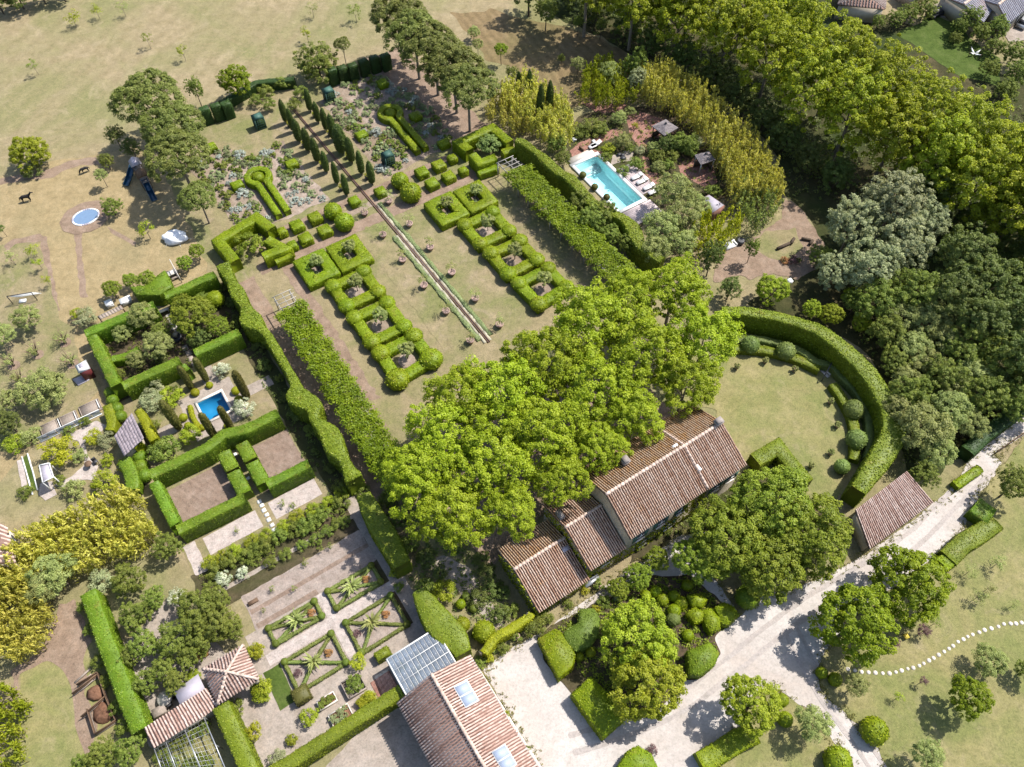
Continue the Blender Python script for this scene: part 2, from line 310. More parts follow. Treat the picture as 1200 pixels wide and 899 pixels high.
# ------------------------------------------------------------------ leaves
def unit(a): return a / (np.linalg.norm(a, axis=-1, keepdims=True) + 1e-9)
def leaves(C, N, size, rs, aspect=.62, long=None):
    """a rhombus leaf at every point C with normal N"""
    n = len(C); N = unit(N); a = unit(np.cross(N, rs.normal(size=(n, 3)))) if long is None else unit(long)
    b = unit(np.cross(N, a)); s = (np.asarray(size) * rs.uniform(.7, 1.3, n))[:, None]
    bend = N * s * .12
    V = np.stack([C - a * s * .5, C + b * s * .5 * aspect + bend, C + a * s * .5, C - b * s * .5 * aspect + bend], 1).reshape(-1, 3)
    return V, np.arange(n * 4, dtype=np.int32).reshape(n, 4)
def crown(seed, r, asp, ncl, rcl, nl, leaf, mat, shape='ball', low=-.55, inner=.45, upb=.55, mod=1.0, fill=4):
    """foliage: leaf clumps spread through the crown's volume; r radius, asp height ratio"""
    rs = np.random.RandomState(seed); C = []
    while len(C) < ncl:
        q = unit(rs.normal(size=3)); 
        if q[2] < low: continue
        k = rs.uniform(inner, 1) ** .5 * (1 + mod * .09 * math.sin(3 * math.atan2(q[1], q[0]) + seed) + mod * .06 * math.sin(5 * math.atan2(q[1], q[0]) + 2 * seed))
        if len(C) % fill == fill - 1: k *= .55                      # filling inside the crown
        if shape == 'umb': q = np.array([q[0], q[1], max(q[2], -.12 + .1 * rs.rand())])
        if shape == 'col': q = np.array([q[0] * (1 - .55 * abs(q[2])), q[1] * (1 - .55 * abs(q[2])), q[2]])
        p = q * k * np.array([r, r, r * asp]); C.append(p)
    C = np.array(C); per = rs.poisson(nl, ncl) + 3; idx = np.repeat(np.arange(ncl), per); n = len(idx)
    crad = rcl * rs.uniform(.5, 1.35, ncl)
    d = unit(rs.normal(size=(n, 3))); d[:, 2] = np.where(d[:, 2] < -.3, -d[:, 2], d[:, 2])
    Q = C[idx] + d * (crad[idx] * rs.uniform(.25, 1, n) ** .5)[:, None] * np.array([1, 1, .8])
    N = d * .7 + unit(Q) * .35 + np.array([0, 0, upb]) + rs.normal(size=(n, 3)) * .55
    V, F = leaves(Q, N, leaf, rs)
    rnd = np.clip(.5 * rs.rand(ncl)[idx] + .5 * rs.rand(n), 0, 1)
    return mesh('crown', V, F, mat, rnd)
def tri_of(V, F):
    T_ = []
    for f in F:
        if len(f) == 3: T_.append(f)
        elif len(f) == 4: T_ += [(f[0], f[1], f[2]), (f[0], f[2], f[3])]
        else:
            for t in tessellate_polygon([[Vector(V[i]) for i in f]]): T_.append(tuple(f[i] for i in t))
    return np.array(T_, np.int32)
def fuzzed(V, F, mat, dens, size, seed=0, out=.03, spread=.55, skipdown=True, name='hedge'):
    """a clipped surface: the closed body plus a skin of small leaves"""
    rs = np.random.RandomState(seed + 11); V = np.asarray(V, float); t = tri_of(V, F)
    A, B, C = V[t[:, 0]], V[t[:, 1]], V[t[:, 2]]; cr = np.cross(B - A, C - A); ar = np.linalg.norm(cr, axis=1) / 2; nn = unit(cr)
    w = np.where(nn[:, 2] < -.5, 0, ar) if skipdown else ar; n = int(w.sum() * dens)
    k = rs.choice(len(t), n, p=w / w.sum()); a, b = rs.rand(n), rs.rand(n); sw = a + b > 1; a[sw] = 1 - a[sw]; b[sw] = 1 - b[sw]
    Q = A[k] + (B - A)[k] * a[:, None] + (C - A)[k] * b[:, None]; N = nn[k]
    Q = Q + N * (out + rs.uniform(-.02, .05, n) * min(1, size * 6))[:, None]
    LV, LF = leaves(Q, N + rs.normal(size=(n, 3)) * spread, size, rs)
    nV = len(V); FF = [tuple(f) for f in F] + [tuple(x) for x in (LF + nV)]
    rnd = np.concatenate([np.full(len(F), .15), rs.beta(2.2, 2.2, n)])
    return mesh(name, np.concatenate([V, LV]), FF, mat, rnd)
def resample(pts, step, closed=False):
    pts = [np.asarray(p, float) for p in pts]
    if closed: pts = pts + [pts[0]]
    o = []
    for a, b in zip(pts[:-1], pts[1:]):
        n = max(1, int(round(np.linalg.norm(b - a) / step)))
        o += [a + (b - a) * i / n for i in range(n)]
    if not closed: o.append(pts[-1])
    return o
def smooth_path(pts, n=6, closed=False):
    p = [np.asarray(q, float) for q in pts]; m = len(p); o = []
    for i in range(m if closed else m - 1):
        g = lambda k: p[k % m] if closed else p[min(max(k, 0), m - 1)]
        a, b, c, d = g(i - 1), g(i), g(i + 1), g(i + 2)
        for j in range(n):
            t = j / n; o.append(.5 * (2 * b + (c - a) * t + (2 * a - 5 * b + 4 * c - d) * t * t + (3 * b - a - 3 * c + d) * t ** 3))
    if not closed: o.append(p[-1])
    return o
def strip_body(path, width, h, closed=False, jit=.055, base=0.0, dome=0.0, rs=RS):
    """hedge standing on a centre line; width is a number or one number per point"""
    p = [np.array([q[0], q[1], 0.]) for q in path]; n = len(p); w = [width] * n if np.isscalar(width) else width; V = []; F = []
    for i in range(n):
        a = p[(i - 1) % n] if closed or i else p[0]; b = p[(i + 1) % n] if closed or i < n - 1 else p[-1]
        d0 = unit(p[i] - a) if np.linalg.norm(p[i] - a) > 1e-6 else unit(b - p[i]); d1 = unit(b - p[i]) if np.linalg.norm(b - p[i]) > 1e-6 else d0
        s = unit(d0 + d1); x = np.array([s[1], -s[0], 0]); k = 1 / max(.5, float(s @ d0)); hw = w[i] / 2 * k
        for off, z in ((-1.0, 0), (-1.02, h * .5), (-1, h - .12), (-.9, h), (0, h + dome), (.9, h), (1, h - .12), (1.02, h * .5), (1, 0)):
            j = rs.uniform(-jit, jit, 3) if z else np.zeros(3)
            V.append(p[i] + x * off * hw + [0, 0, base + z] + j)
    m = 9
    for i in range(n if closed else n - 1):
        q = (i + 1) % n
        F += [(i * m + j, i * m + j + 1, q * m + j + 1, q * m + j) for j in range(m - 1)]
    if not closed: F += [tuple(range(m)), tuple(range((n - 1) * m, n * m))[::-1]]
    V = np.array(V); 
    # keep the faces pointing outwards
    f = F[3 if m > 4 else 0]; nz = np.cross(V[f[1]] - V[f[0]], V[f[2]] - V[f[0]])[2]
    if nz < 0: F = [g[::-1] for g in F]
    return V, F
def poly_body(poly, h, base=0.0, jit=.055, step=.6, rs=RS, dome=0.0):
    p = [np.array([q[0], q[1], 0.]) for q in poly]
    ar = sum(a[0] * b[1] - b[0] * a[1] for a, b in zip(p, p[1:] + p[:1]))
    if ar < 0: p = p[::-1]
    p = resample(p, step, True); n = len(p); c = sum(p) / n; V = []; F = []
    for ins, z in ((0, 0), (-.02, h * .55), (0, h - .14), (.1, h)):
        for q in p:
            d = c - q; d = d / (np.linalg.norm(d) + 1e-6)
            V.append(q + d * ins + [0, 0, base + z] + (rs.uniform(-jit, jit, 3) if z else 0))
    for l in range(3): F += [(l * n + i, l * n + (i + 1) % n, (l + 1) * n + (i + 1) % n, (l + 1) * n + i) for i in range(n)]
    if dome:
        top = len(V); V.append(c + [0, 0, base + h + dome]); F += [(3 * n + i, 3 * n + (i + 1) % n, top) for i in range(n)]
    else: F.append(tuple(range(3 * n, 4 * n)))
    return np.array(V), F
HD = dict(dens=46, size=.17)
def PP(pts, h=0.0): return [P(x, y, h) for x, y in pts]
def hedge_path(pts, width, h, mat, label, cat='hedge', name='clipped_hedge', closed=False, smooth=0, step=.7, group=None, parent=None, dens=54, size=.145, world=False, dome=0., seed=None):
    """pts: the middle of the hedge top in the photograph"""
    W_ = pts if world else PP(pts, h)
    w = width
    if smooth:
        if not np.isscalar(w): w = [float(x[0]) for x in smooth_path([(a, 0, 0) for a in w], smooth, closed)]
        W_ = smooth_path(W_, smooth, closed)
    else:
        if np.isscalar(w): W_ = resample(W_, step, closed)
    V, F = strip_body(W_, w, h, closed, dome=dome)
    me = fuzzed(V, F, M[mat], dens, size, seed or len(label))
    return link(name, me, parent, label=label, cat=cat if parent is None else None, group=group)
def hedge_poly(pts, h, mat, label, cat='hedge', name='clipped_hedge', group=None, parent=None, dens=54, size=.145, dome=0., world=False):
    W_ = pts if world else PP(pts, h)
    V, F = poly_body(W_, h, dome=dome); me = fuzzed(V, F, M[mat], dens, size, len(label))
    return link(name, me, parent, label=label, cat=cat if parent is None else None, group=group)
# shared foliage meshes, one set per kind
def ballmesh(seed, mat, r=1.0, flat=.95, dens=52, size=.15, name='ball'):
    rs = np.random.RandomState(seed); m, n = 9, 14; V = []; F = []
    for i in range(m + 1):
        th = math.pi * .86 * i / m
        for j in range(n):
            k = 1 + rs.uniform(-.035, .035); V.append([r * k * math.sin(th) * math.cos(6.2832 * j / n), r * k * math.sin(th) * math.sin(6.2832 * j / n), r * k * flat * math.cos(th)])
    F = [(i * n + j, (i + 1) * n + j, (i + 1) * n + (j + 1) % n, i * n + (j + 1) % n) for i in range(m) for j in range(n)]
    return fuzzed(V, F, mat, dens, size, seed, skipdown=False, name=name)
_cache = {}
def proto(key, fn, nvar):
    def get(i):
        k = (key, i % nvar)
        if k not in _cache: _cache[k] = fn(k[1])
        return _cache[k]
    return get
BALL = {m: proto('ball' + m, lambda i, m=m: ballmesh(40 + i, M[m]), 2) for m in ('box', 'hedge', 'gball', 'lime', 'yell', 'mid', 'hedged', 'darkh', 'cypo')}
# kind: (reference radius, builder, variants, trunk radius share, bark)
KIND = {}
def kind(key, r, nvar, bark, fn, tr=.05): KIND[key] = (r, proto(key, fn, nvar), nvar, bark, tr)
kind('plane', 5.0, 4, 'bark', lambda i: crown(100 + i, 5.0, .85, 330, .56, 62, .26, M['plane'], low=-.35, inner=.35, mod=1.7, fill=7, upb=.4))
kind('popl', 4.5, 4, 'bark', lambda i: crown(110 + i, 4.5, 1.2, 300, .52, 60, .26, M['popl'], low=-.6, inner=.3, mod=1.7, fill=7, upb=.4))
kind('pine', 4.4, 3, 'bark', lambda i: crown(120 + i, 4.4, .70, 380, .5, 85, .2, M['pine'], low=-.22, inner=.8, upb=.5))
kind('round', 3.4, 3, 'barkd', lambda i: crown(130 + i, 3.4, .9, 260, .42, 75, .21, M['round'], low=-.6, inner=.6))
kind('mulb', 4.2, 3, 'barkd', lambda i: crown(140 + i, 4.2, .8, 330, .46, 72, .22, M['mulb'], low=-.5, inner=.55))
kind('limet', 3.6, 3, 'barkd', lambda i: crown(150 + i, 3.6, .85, 300, .42, 75, .2, M['lime'], low=-.6, inner=.6))
kind('willow', 4.0, 3, 'bark', lambda i: crown(160 + i, 4.0, 1.05, 300, .45, 68, .21, M['silver'], low=-.6, inner=.5))
kind('olivet', 2.4, 3, 'bark', lambda i: crown(170 + i, 2.4, .85, 105, .45, 85, .17, M['olive'], low=-.5, inner=.5))
kind('darkt', 4.0, 4, 'barkd', lambda i: crown(180 + i, 4.0, 1.1, 270, .48, 60, .24, M['dark'], low=-.6, inner=.4, mod=1.6))
kind('mixt', 3.4, 4, 'barkd', lambda i: crown(190 + i, 3.4, 1.0, 240, .42, 62, .21, M['mid'], low=-.6, inner=.4, mod=1.6))
kind('shrub', 1.5, 4, 'barkd', lambda i: crown(200 + i, 1.5, .75, 42, .42, 60, .17, M['mid'], low=-.35, inner=.5))
kind('shrubl', 1.5, 3, 'barkd', lambda i: crown(210 + i, 1.5, .75, 42, .42, 60, .17, M['lime'], low=-.35, inner=.5))
kind('shruby', 1.3, 2, 'barkd', lambda i: crown(220 + i, 1.3, .8, 38, .36, 60, .15, M['yell'], low=-.35, inner=.5))
kind('shrubd', 1.5, 3, 'barkd', lambda i: crown(230 + i, 1.5, .8, 42, .42, 60, .17, M['dark'], low=-.35, inner=.5))
kind('shrubo', 1.4, 3, 'barkd', lambda i: crown(240 + i, 1.4, .8, 40, .40, 55, .16, M['olive'], low=-.35, inner=.5))
kind('shrubs', 1.3, 2, 'barkd', lambda i: crown(250 + i, 1.3, .8, 44, .36, 65, .14, M['silver'], low=-.35, inner=.6))
kind('shrubw', 1.4, 2, 'barkd', lambda i: crown(260 + i, 1.4, .8, 44, .36, 62, .15, M['white'], low=-.35, inner=.6))
kind('shrubr', 1.2, 1, 'barkd', lambda i: crown(264 + i, 1.2, .8, 36, .36, 55, .15, M['rust'], low=-.35, inner=.6))
kind('shrubp', 1.2, 1, 'barkd', lambda i: crown(266 + i, 1.2, .8, 36, .36, 40, .15, M['purple'], low=-.35, inner=.6))
kind('sap', 1.0, 3, 'bark', lambda i: crown(270 + i, 1.0, 1.3, 16, .34, 22, .16, M['mixs'] if 'mixs' in M else M['mid'], low=-.8, inner=.3), .035)
kind('sapo', 1.0, 3, 'bark', lambda i: crown(280 + i, 1.0, 1.1, 16, .34, 26, .14, M['olive'], low=-.8, inner=.3), .035)
kind('sapl', 1.0, 2, 'bark', lambda i: crown(284 + i, 1.0, .9, 16, .36, 30, .16, M['lime'], low=-.8, inner=.3), .035)
kind('std', .8, 2, 'barkd', lambda i: crown(290 + i, .8, .95, 60, .2, 75, .11, M['olive'], low=-.8, inner=.85), .06)
kind('mound', .7, 4, 'barkd', lambda i: crown(300 + i, .7, .62, 24, .2, 48, .12, M['sage'], low=-.1, inner=.75))
kind('moundb', .7, 2, 'barkd', lambda i: crown(306 + i, .7, .62, 24, .2, 48, .11, M['bluey'], low=-.1, inner=.75))
kind('moundg', .7, 2, 'barkd', lambda i: crown(310 + i, .7, .7, 24, .2, 48, .13, M['mid'], low=-.1, inner=.75))
_cnt = [0]
def trunk_mesh(h, r, bark, rs, limbs=5, spread=1.0):
    m = MB(); lean = rs.uniform(-.04, .04, 2) * h
    top = np.array([lean[0], lean[1], h]); m.tube([(0, 0, -.1), (0, 0, .15), top * [.5, .5, .55], top], [r * 1.35, r * 1.1, r * .85, r * .5], 7)
    for k in range(limbs):
        a = 6.283 * k / limbs + rs.rand(); s = top * [.7, .7, rs.uniform(.55, .85)]; e = top + [math.cos(a) * spread, math.sin(a) * spread, rs.uniform(.1, .5) * spread]
        m.tube([s, (s + e) / 2 + [0, 0, .1 * spread], e], [r * .5, r * .36, r * .14], 5)
    return m.mesh(M[bark], True, 'trunk')
def tree(k, px, py, rpx, hc, label, cat='tree', name='tree', group=None, var=None, sq=1.0, limbs=5, trunk=True, xy=None, r=None):
    """crown centre (px, py) seen at height hc; rpx its radius in photograph pixels"""
    _cnt[0] += 1; i = _cnt[0] if var is None else var; rs = np.random.RandomState(_cnt[0])
    r0, get, nv, bark, tr = KIND[k]; w = P(px, py, hc) if xy is None else np.array([*xy, 0.])
    r = r or rpx * mpp(px, py, hc); s = .95 * r / r0
    root = empty(name, (w[0], w[1], 0), label=label, cat=cat, group=group)
    link('crown', get(i), root, (0, 0, hc), rs.uniform(0, 6.28), (s, s, s * sq))
    if trunk: link('trunk', trunk_mesh(max(.15, hc - .15 * r), max(.03, r * tr), bark, rs, limbs, r * .55), root)
    return root
def shrub(k, px, py, rpx, label, cat='shrub', name='shrub', hf=.55, group=None, sq=1.0, var=None):
    r = rpx * mpp(px, py, 1.0); h = r * hf
    r = rpx * mpp(px, py, h)
    _cnt[0] += 1; i = _cnt[0] if var is None else var; r0, get, nv, bark, tr = KIND[k]; s = r / r0; w = P(px, py, h); rs = np.random.RandomState(_cnt[0])
    root = empty(name, (w[0], w[1], 0), label=label, cat=cat, group=group)
    link('foliage', get(i), root, (0, 0, h), rs.uniform(0, 6.28), (s, s, s * sq))
    m = MB()
    for q in range(3):
        a = rs.uniform(0, 6.28); m.tube([(0, 0, -.05), (math.cos(a) * r * .2, math.sin(a) * r * .2, h * .7)], [r * .05 + .01, r * .02 + .005], 4)
    m.build('stem', M[bark], root)
    return root
def ball(px, py, rpx, label, mat='box', hf=.8, cat='topiary', name='topiary_ball', group=None, parent=None, squash=1.0, flat=None):
    r = rpx * mpp(px, py, 1.0); h = r * hf; w = P(px, py, h); _cnt[0] += 1
    me = BALL[mat](_cnt[0])
    return link(name, me, parent, (w[0], w[1], h), _cnt[0] * 1.3, (r, r, r * squash), label=label, cat=None if parent else cat, group=group)
def sheet(name, poly, z, mat, label, step=.8, jit=.0, holes=(), world=False, cat=None, parent=None):
    """one flat layer of ground; edges get a natural wobble"""
    p = [np.array([q[0], q[1], 0.]) for q in (poly if world else PP(poly))]
    if jit:
        rs = np.random.RandomState(len(label) + len(p)); p = resample(p, max(step, 4 * jit), True); p = [q + np.append(rs.uniform(-jit, jit, 2), 0) for q in p]
        if jit > .05: p = smooth_path(p, 3, True)
    loops = [p] + [[np.asarray(q, float) for q in h] for h in holes]; V = [q for l in loops for q in l]
    F = [t for t in tessellate_polygon([[Vector((q[0], q[1], 0)) for q in l] for l in loops])]
    V = np.array(V); V[:, 2] = z; FF = []
    for t in F:
        nz = np.cross(V[t[1]] - V[t[0]], V[t[2]] - V[t[0]])[2]; FF.append(tuple(t) if nz > 0 else tuple(t)[::-1])
    o = link(name, mesh(name, V, FF, mat if not isinstance(mat, str) else M[mat]), parent)
    if parent is None: tag(o, label, cat or name.replace('_', ' '), kind='structure')
    return o
ORD = ['first', 'second', 'third', 'fourth', 'fifth', 'sixth', 'seventh', 'eighth', 'ninth', 'tenth', 'eleventh', 'twelfth', 'thirteenth', 'fourteenth', 'fifteenth', 'sixteenth', 'seventeenth', 'eighteenth', 'nineteenth', 'twentieth'] + ['%dth' % i for i in range(21, 60)]
def inpoly(x, y, poly):
    c = False; n = len(poly)
    for i in range(n):
        x1, y1 = poly[i][:2]; x2, y2 = poly[i - 1][:2]
        if (y1 > y) != (y2 > y) and x < (x2 - x1) * (y - y1) / (y2 - y1) + x1: c = not c
    return c
# ================================================================== THE SETTING
def GR(u0, u1, v0, v1): return [G(u0, v0), G(u1, v0), G(u1, v1), G(u0, v1)]
POOL = (32.1, 36.4, -49.8, -38.4); SPOOL = (-32.2, -29.1, -40.5, -37.3)
hp, hs_ = GR(*POOL), GR(*SPOOL)
sheet('ground', [(-500, -120, 0), (500, -120, 0), (500, 900, 0), (-500, 900, 0)], 0, 'field', 'dry tan and olive field grass spreading under the whole garden', holes=(hp, hs_), world=True)
_lv = {}
def lay(name, pts, lvl, mat, label, jit=.12, **k):
    _lv[lvl] = _lv.get(lvl, 0) + 1      # every layer has a height of its own
    return sheet(name, pts, .006 + .015 * (lvl - 1) + .0013 * (_lv[lvl] % 12), mat, label, jit=jit, **k)
# meadow round the paddock and its worn tracks
lay('paddock', a1(-200, 830, 220, 720, 480, 665, 700, 640, 900, 620) + a2(1000, 60, 960, 240, 930, 380, 700, 480, 400, 600, 420, 800, 470, 899) + a3(420, 200, 200, 270, 80, 380) + [(-60, 640), (-80, 300)], 1, 'paddock', 'straw yellow paddock ground around the oval trampoline', .5)
lay('dirt_track', a1(-100, 800, 210, 745, 330, 700, 470, 690, 480, 720, 330, 730, 230, 775, -100, 830), 2, 'patch', 'bare brown track curving along the field edge', .25)
lay('trodden_path', a2(325, 165, 360, 165, 362, 300, 385, 480, 352, 480, 335, 300), 2, 'patch', 'trodden path running straight down from the oval trampoline', .12)
lay('trodden_path', a2(175, 215, 205, 215, 235, 380, 262, 540, 235, 545, 205, 390), 2, 'patch', 'trodden path with a kerb line beside the young fruit trees', .12)
lay('trodden_path', a2(20, 255, 60, 225, 175, 205, 205, 220, 180, 235, 70, 250, 30, 280), 3, 'patch', 'trodden path bending left above the young fruit trees', .12)
lay('trodden_path', a2(470, 170, 500, 185, 600, 240, 590, 255, 490, 200), 2, 'patch', 'thin trodden path running right of the oval trampoline', .06)
lay('orchard_ground', a2(-200, 280, 170, 225, 250, 545, 330, 620, 330, 720, 430, 880) + a3(300, 200, 80, 330, -200, 330), 2, 'lawn', 'thin grey green grass under the young orchard trees', .4)
lay('worn_yard', a4(250, 180, 330, 170, 400, 330, 360, 420, 420, 760, 380, 860, 330, 700, 300, 480, 200, 430, 100, 480, 60, 650, 30, 640, 60, 470, 200, 360), 2, 'patch', 'bare pinkish ground round the compost yard', .3)
lay('kitchen_yard', a4(90, 440, 250, 250, 330, 150, 400, 240, 520, 480, 560, 760, 460, 930, 0, 930, 60, 700), 1, 'lawn_green', 'worn grass yard beside the compost bays', .4)
lay('mown_meadow', b1(860, 60, 1040, 40) + c1(60, 90, 240, 120, 480, 210, 540, 300, 520, 380, 280, 480, 240, 540, 180, 520, 0, 300) + b1(1020, 260, 950, 180), 1, 'mown', 'brown mown meadow with curved mowing lines', .5)
lay('woodland_floor', c1(160, 60, 430, 180, 560, 250, 720, 330, 900, 420, 1050, 560, 1180, 700, 1199, 830) + d2(150, 30, 250, 130, 310, 250, 230, 380, 130, 430, 0, 500, 150, 560, 420, 660, 560, 800) + d3(600, 200, 680, 430, 820, 430, 960, 340, 1195, 190) + [(1320, 420), (1500, 120), (1300, 20), (1180, 90), (1100, 40), (1010, 10), (960, -30), (740, -60), (640, -20)], 2, 'wood', 'shaded leaf litter floor of the wood', .6)
lay('neighbour_lawn', d1(640, 150, 800, 70, 900, 100, 1000, 200, 1100, 260, 1100, 380, 900, 330, 760, 230), 4, 'lush', 'fresh green lawn beside the far houses', .3)
lay('neighbour_yard', d1(790, 30, 830, 10, 930, 60, 925, 85, 830, 75), 6, 'path', 'pale yard in front of the grey far house', .2)
lay('neighbour_yard', d1(1090, 130, 1180, 90, 1210, 95, 1210, 180, 1130, 185), 6, 'path', 'pale yard at the far right picture edge', .2)
# formal garden, laid on its grid
lay('garden_lawn', [G(-21, -90), G(22, -92), G(25, -58), G(29, -27), G(12, -14), G(-14, -17), G(-22, -22), G(-23, -58)], 1, 'lawn', 'worn tan and green lawn of the formal garden', .3, world=True)
lay('garden_path', GR(-14, 19.5, -62.6, -61.2), 2, 'patch', 'sandy cross path behind the clipped box cubes', .12, world=True)
lay('garden_path', GR(-17, 22, -57.6, -55.6), 2, 'patch', 'sandy cross path in front of the clipped box cubes', .12, world=True)
lay('garden_path', GR(-14.2, -12.7, -56, -24), 2, 'patch', 'bare path between the left parterre and the pergola', .2, world=True)
lay('garden_path', [G(-14, -29), G(-4, -28.5), G(-2.2, -31), G(-2.4, -52), G(-.8, -56), G(.4, -55), G(.2, -27), G(-8, -23), G(-14, -22)], 3, 'lawn', 'worn path curving round the foot of the left parterre', .2, world=True)
lay('stone_threshold', GR(-2.2, 6.3, -60.3, -59.0), 3, 'bed', 'pale stone crossing at the head of the water channel', .05, world=True)
lay('gravel_bed', [G(-17.8, -82.5), G(-11, -83), G(-9.6, -78), G(-3.3, -79.5), G(-2.7, -63.8), G(-16.4, -63.6)], 2, 'bed', 'stony lavender bed left of the cypress walk', .25, world=True)
lay('gravel_bed', [G(6, -85), G(11, -88), G(20, -86), G(20.5, -64.5), G(6.3, -63.2)], 2, 'bed', 'stony lavender bed right of the cypress walk', .25, world=True)
lay('pine_walk', [G(17.5, -91), G(24, -91), G(26, -64), G(20, -63.5)], 3, 'patch', 'bare pink earth strip under the row of pines', .3, world=True)
lay('pergola_walk', GR(-20.3, -18.2, -56, -17), 2, 'patch', 'pale path between the scalloped hedge and the pergola', .15, world=True)
# left garden rooms
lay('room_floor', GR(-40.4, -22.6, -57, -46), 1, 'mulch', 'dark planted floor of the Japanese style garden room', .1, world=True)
lay('room_lawn', GR(-40, -23, -45.6, -32.5), 1, 'lawn', 'small worn lawn around the blue square pool', .1, world=True, holes=(hs_,))
lay('pool_terrace', GR(-34.2, -27.4, -42.2, -35.4), 2, 'path', 'pinkish paved terrace around the blue square pool', .08, world=True, holes=(hs_,))
lay('brick_walk', GR(-30.4, -28.6, -45.4, -42.2), 3, 'path', 'pink brick walk leading to the blue square pool', .03, world=True)
lay('brick_walk', GR(-38, -34.2, -39.6, -38), 3, 'path', 'pink brick walk left of the blue square pool', .03, world=True)
lay('brick_walk', GR(-27.4, -23, -39.6, -38), 3, 'path', 'pink brick walk right of the blue square pool', .03, world=True)
lay('soil_bed', GR(-39.8, -32, -31, -24.6), 1, 'soil', 'raked reddish soil bed inside the left hedge room', .05, world=True)
lay('soil_bed', GR(-29.8, -24.4, -31, -24.4), 1, 'soil', 'reddish soil bed inside the right hedge room', .05, world=True)
lay('shade_walk', GR(-24.2, -21.6, -57, -2), 1, 'mulch', 'shaded path along the foot of the scalloped hedge', .1, world=True)  # dark ground colour stands in for the deep shadow of the hedge
lay('grass_strip', GR(-40.6, -23.6, -24.4, -19.6), 2, 'lawn', 'narrow grass strip around the white chipping beds', .1, world=True)
lay('chipping_bed', GR(-38.2, -31.9, -23.2, -20.8), 3, 'chip', 'white chipping bed left of the stepping slabs', .03, world=True)
lay('chipping_bed', GR(-30.3, -24.5, -23.2, -20.8), 3, 'chip', 'white chipping bed right of the stepping slabs', .03, world=True)
lay('gravel_walk', GR(-40.4, -39.1, -23.4, -19.4), 3, 'chip', 'short pale gravel walk at the end of the chipping beds', .06, world=True)
lay('nursery_ground', [G(-41, -19.6), G(-23, -19.6), G(-23, -14.6), G(-41, -14.4)], 1, 'mulch', 'planted border ground between the beds', .15, world=True)
lay('nursery_path', GR(-39, -22.8, -16.6, -16.1), 3, 'path', 'narrow pale path through the shrub border', .04, world=True)
lay('tilled_bed', GR(-37.2, -22.9, -14.5, -10.3), 1, 'soil_pale', 'pale tilled nursery bed with seedlings', .06, world=True)
lay('tilled_strip', GR(-37.0, -22.9, -12.6, -12.1), 2, 'soil', 'reddish strip across the tilled nursery bed', .04, world=True)
lay('tilled_strip', GR(-37.0, -30, -10.9, -10.3), 2, 'soil', 'reddish strip above the box edged herb beds', .04, world=True)
lay('potager_floor', GR(-38.5, -21.3, -10.3, 4), 1, 'path', 'pale gravel floor of the kitchen garden', .05, world=True)
lay('potager_path', GR(-37.5, -21.8, -7.35, -6.05), 2, 'chip', 'wide pale path crossing between the herb beds', .02, world=True)
lay('potager_path', GR(-30.35, -29.45, -10.2, -1.4), 3, 'chip', 'narrow pale path between left and right herb beds', .02, world=True)
lay('shade_walk', GR(-22.9, -21.5, -19, -1), 2, 'path', 'shaded grey path beside the kitchen garden', .05, world=True)
for (u0, u1, v0, v1), t in (((-36.3, -30.5, -9.9, -7.5), 'left far'), ((-29.3, -23.5, -10.1, -7.4), 'right far'), ((-36.3, -30.5, -5.8, -1.8), 'left near'), ((-29.2, -23.3, -6.0, -1.8), 'right near')):
    lay('herb_bed', GR(u0, u1, v0, v1), 4, 'soil_pale', 'grey soil of the %s box edged herb bed' % t, 0, world=True)
lay('grass_strip', GR(-38.4, -36.6, -5.8, -1.5), 3, 'lush', 'green grass strip left of the near herb bed', .04, world=True)
lay('pavilion_yard', [G(-53, -15), G(-43, -19), G(-41, -10), G(-38.4, -8), G(-38.4, 3), G(-44, 3), G(-44, -5), G(-50, -4)], 1, 'path', 'pale yard around the tiled pavilion', .2, world=True)
lay('brick_yard', GR(-38.6, -34.6, .8, 3.6), 3, 'path', 'pink brick paved corner of the kitchen garden', .02, world=True)
lay('barn_yard', [G(-31, 4), G(-27.5, 3), G(-27.5, 16), G(-36, 16), G(-38, 6)], 1, 'path', 'shaded gravel yard behind the barn', .1, world=True)
# gravel drive and court
DRIVE = [(640, 910), (598, 840), (566, 785), (598, 760), (640, 738)] + c4(175, 275, 560, 0) + [(812, 618), (850, 596), (858, 606), (812, 640)] + c4(1000, 235) + d4(30, 150) + [(930, 690)] + d3(360, 870, 530, 770, 720, 630, 800, 560, 890, 520, 960, 350, 1195, 175) + [(1320, 400), (1330, 430)] + d3(1195, 262, 1065, 350, 1095, 380, 1065, 440, 1000, 530, 960, 610, 920, 700, 800, 800) + [(1060, 680), (1000, 722), (965, 765), (957, 786), (963, 811), (987, 832), (1005, 851), (1027, 875), (1048, 912), (1003, 910), (997, 891), (981, 875), (972, 862), (968, 846), (944, 830), (928, 819), (904, 804), (880, 815), (868, 855), (850, 868), (815, 905)]
lay('gravel_drive', DRIVE, 3, 'gravel', 'pale gravel drive and court in front of the farmhouse', .1)
def ribbon(name, pts, w, off, lvl, mat, label):
    c = smooth_path(PP(pts), 5); o = []
    for i, q in enumerate(c): d = unit(c[min(i + 1, len(c) - 1)] - c[max(i - 1, 0)]); o.append((q, np.array([-d[1], d[0], 0])))
    lay(name, [q + n * (off + w / 2) for q, n in o] + [q + n * (off - w / 2) for q, n in o[::-1]], lvl, mat, label, .06, world=True)
TRK = [(1150, 552), (1110, 592), (1070, 632), (1010, 672), (955, 705), (900, 745), (850, 785), (800, 822), (740, 850), (670, 872)]
for s_, t in ((-.8, 'left'), (.8, 'right')): ribbon('wheel_track', TRK, .5, s_, 4, 'track', 'worn %s wheel track along the gravel drive' % t)
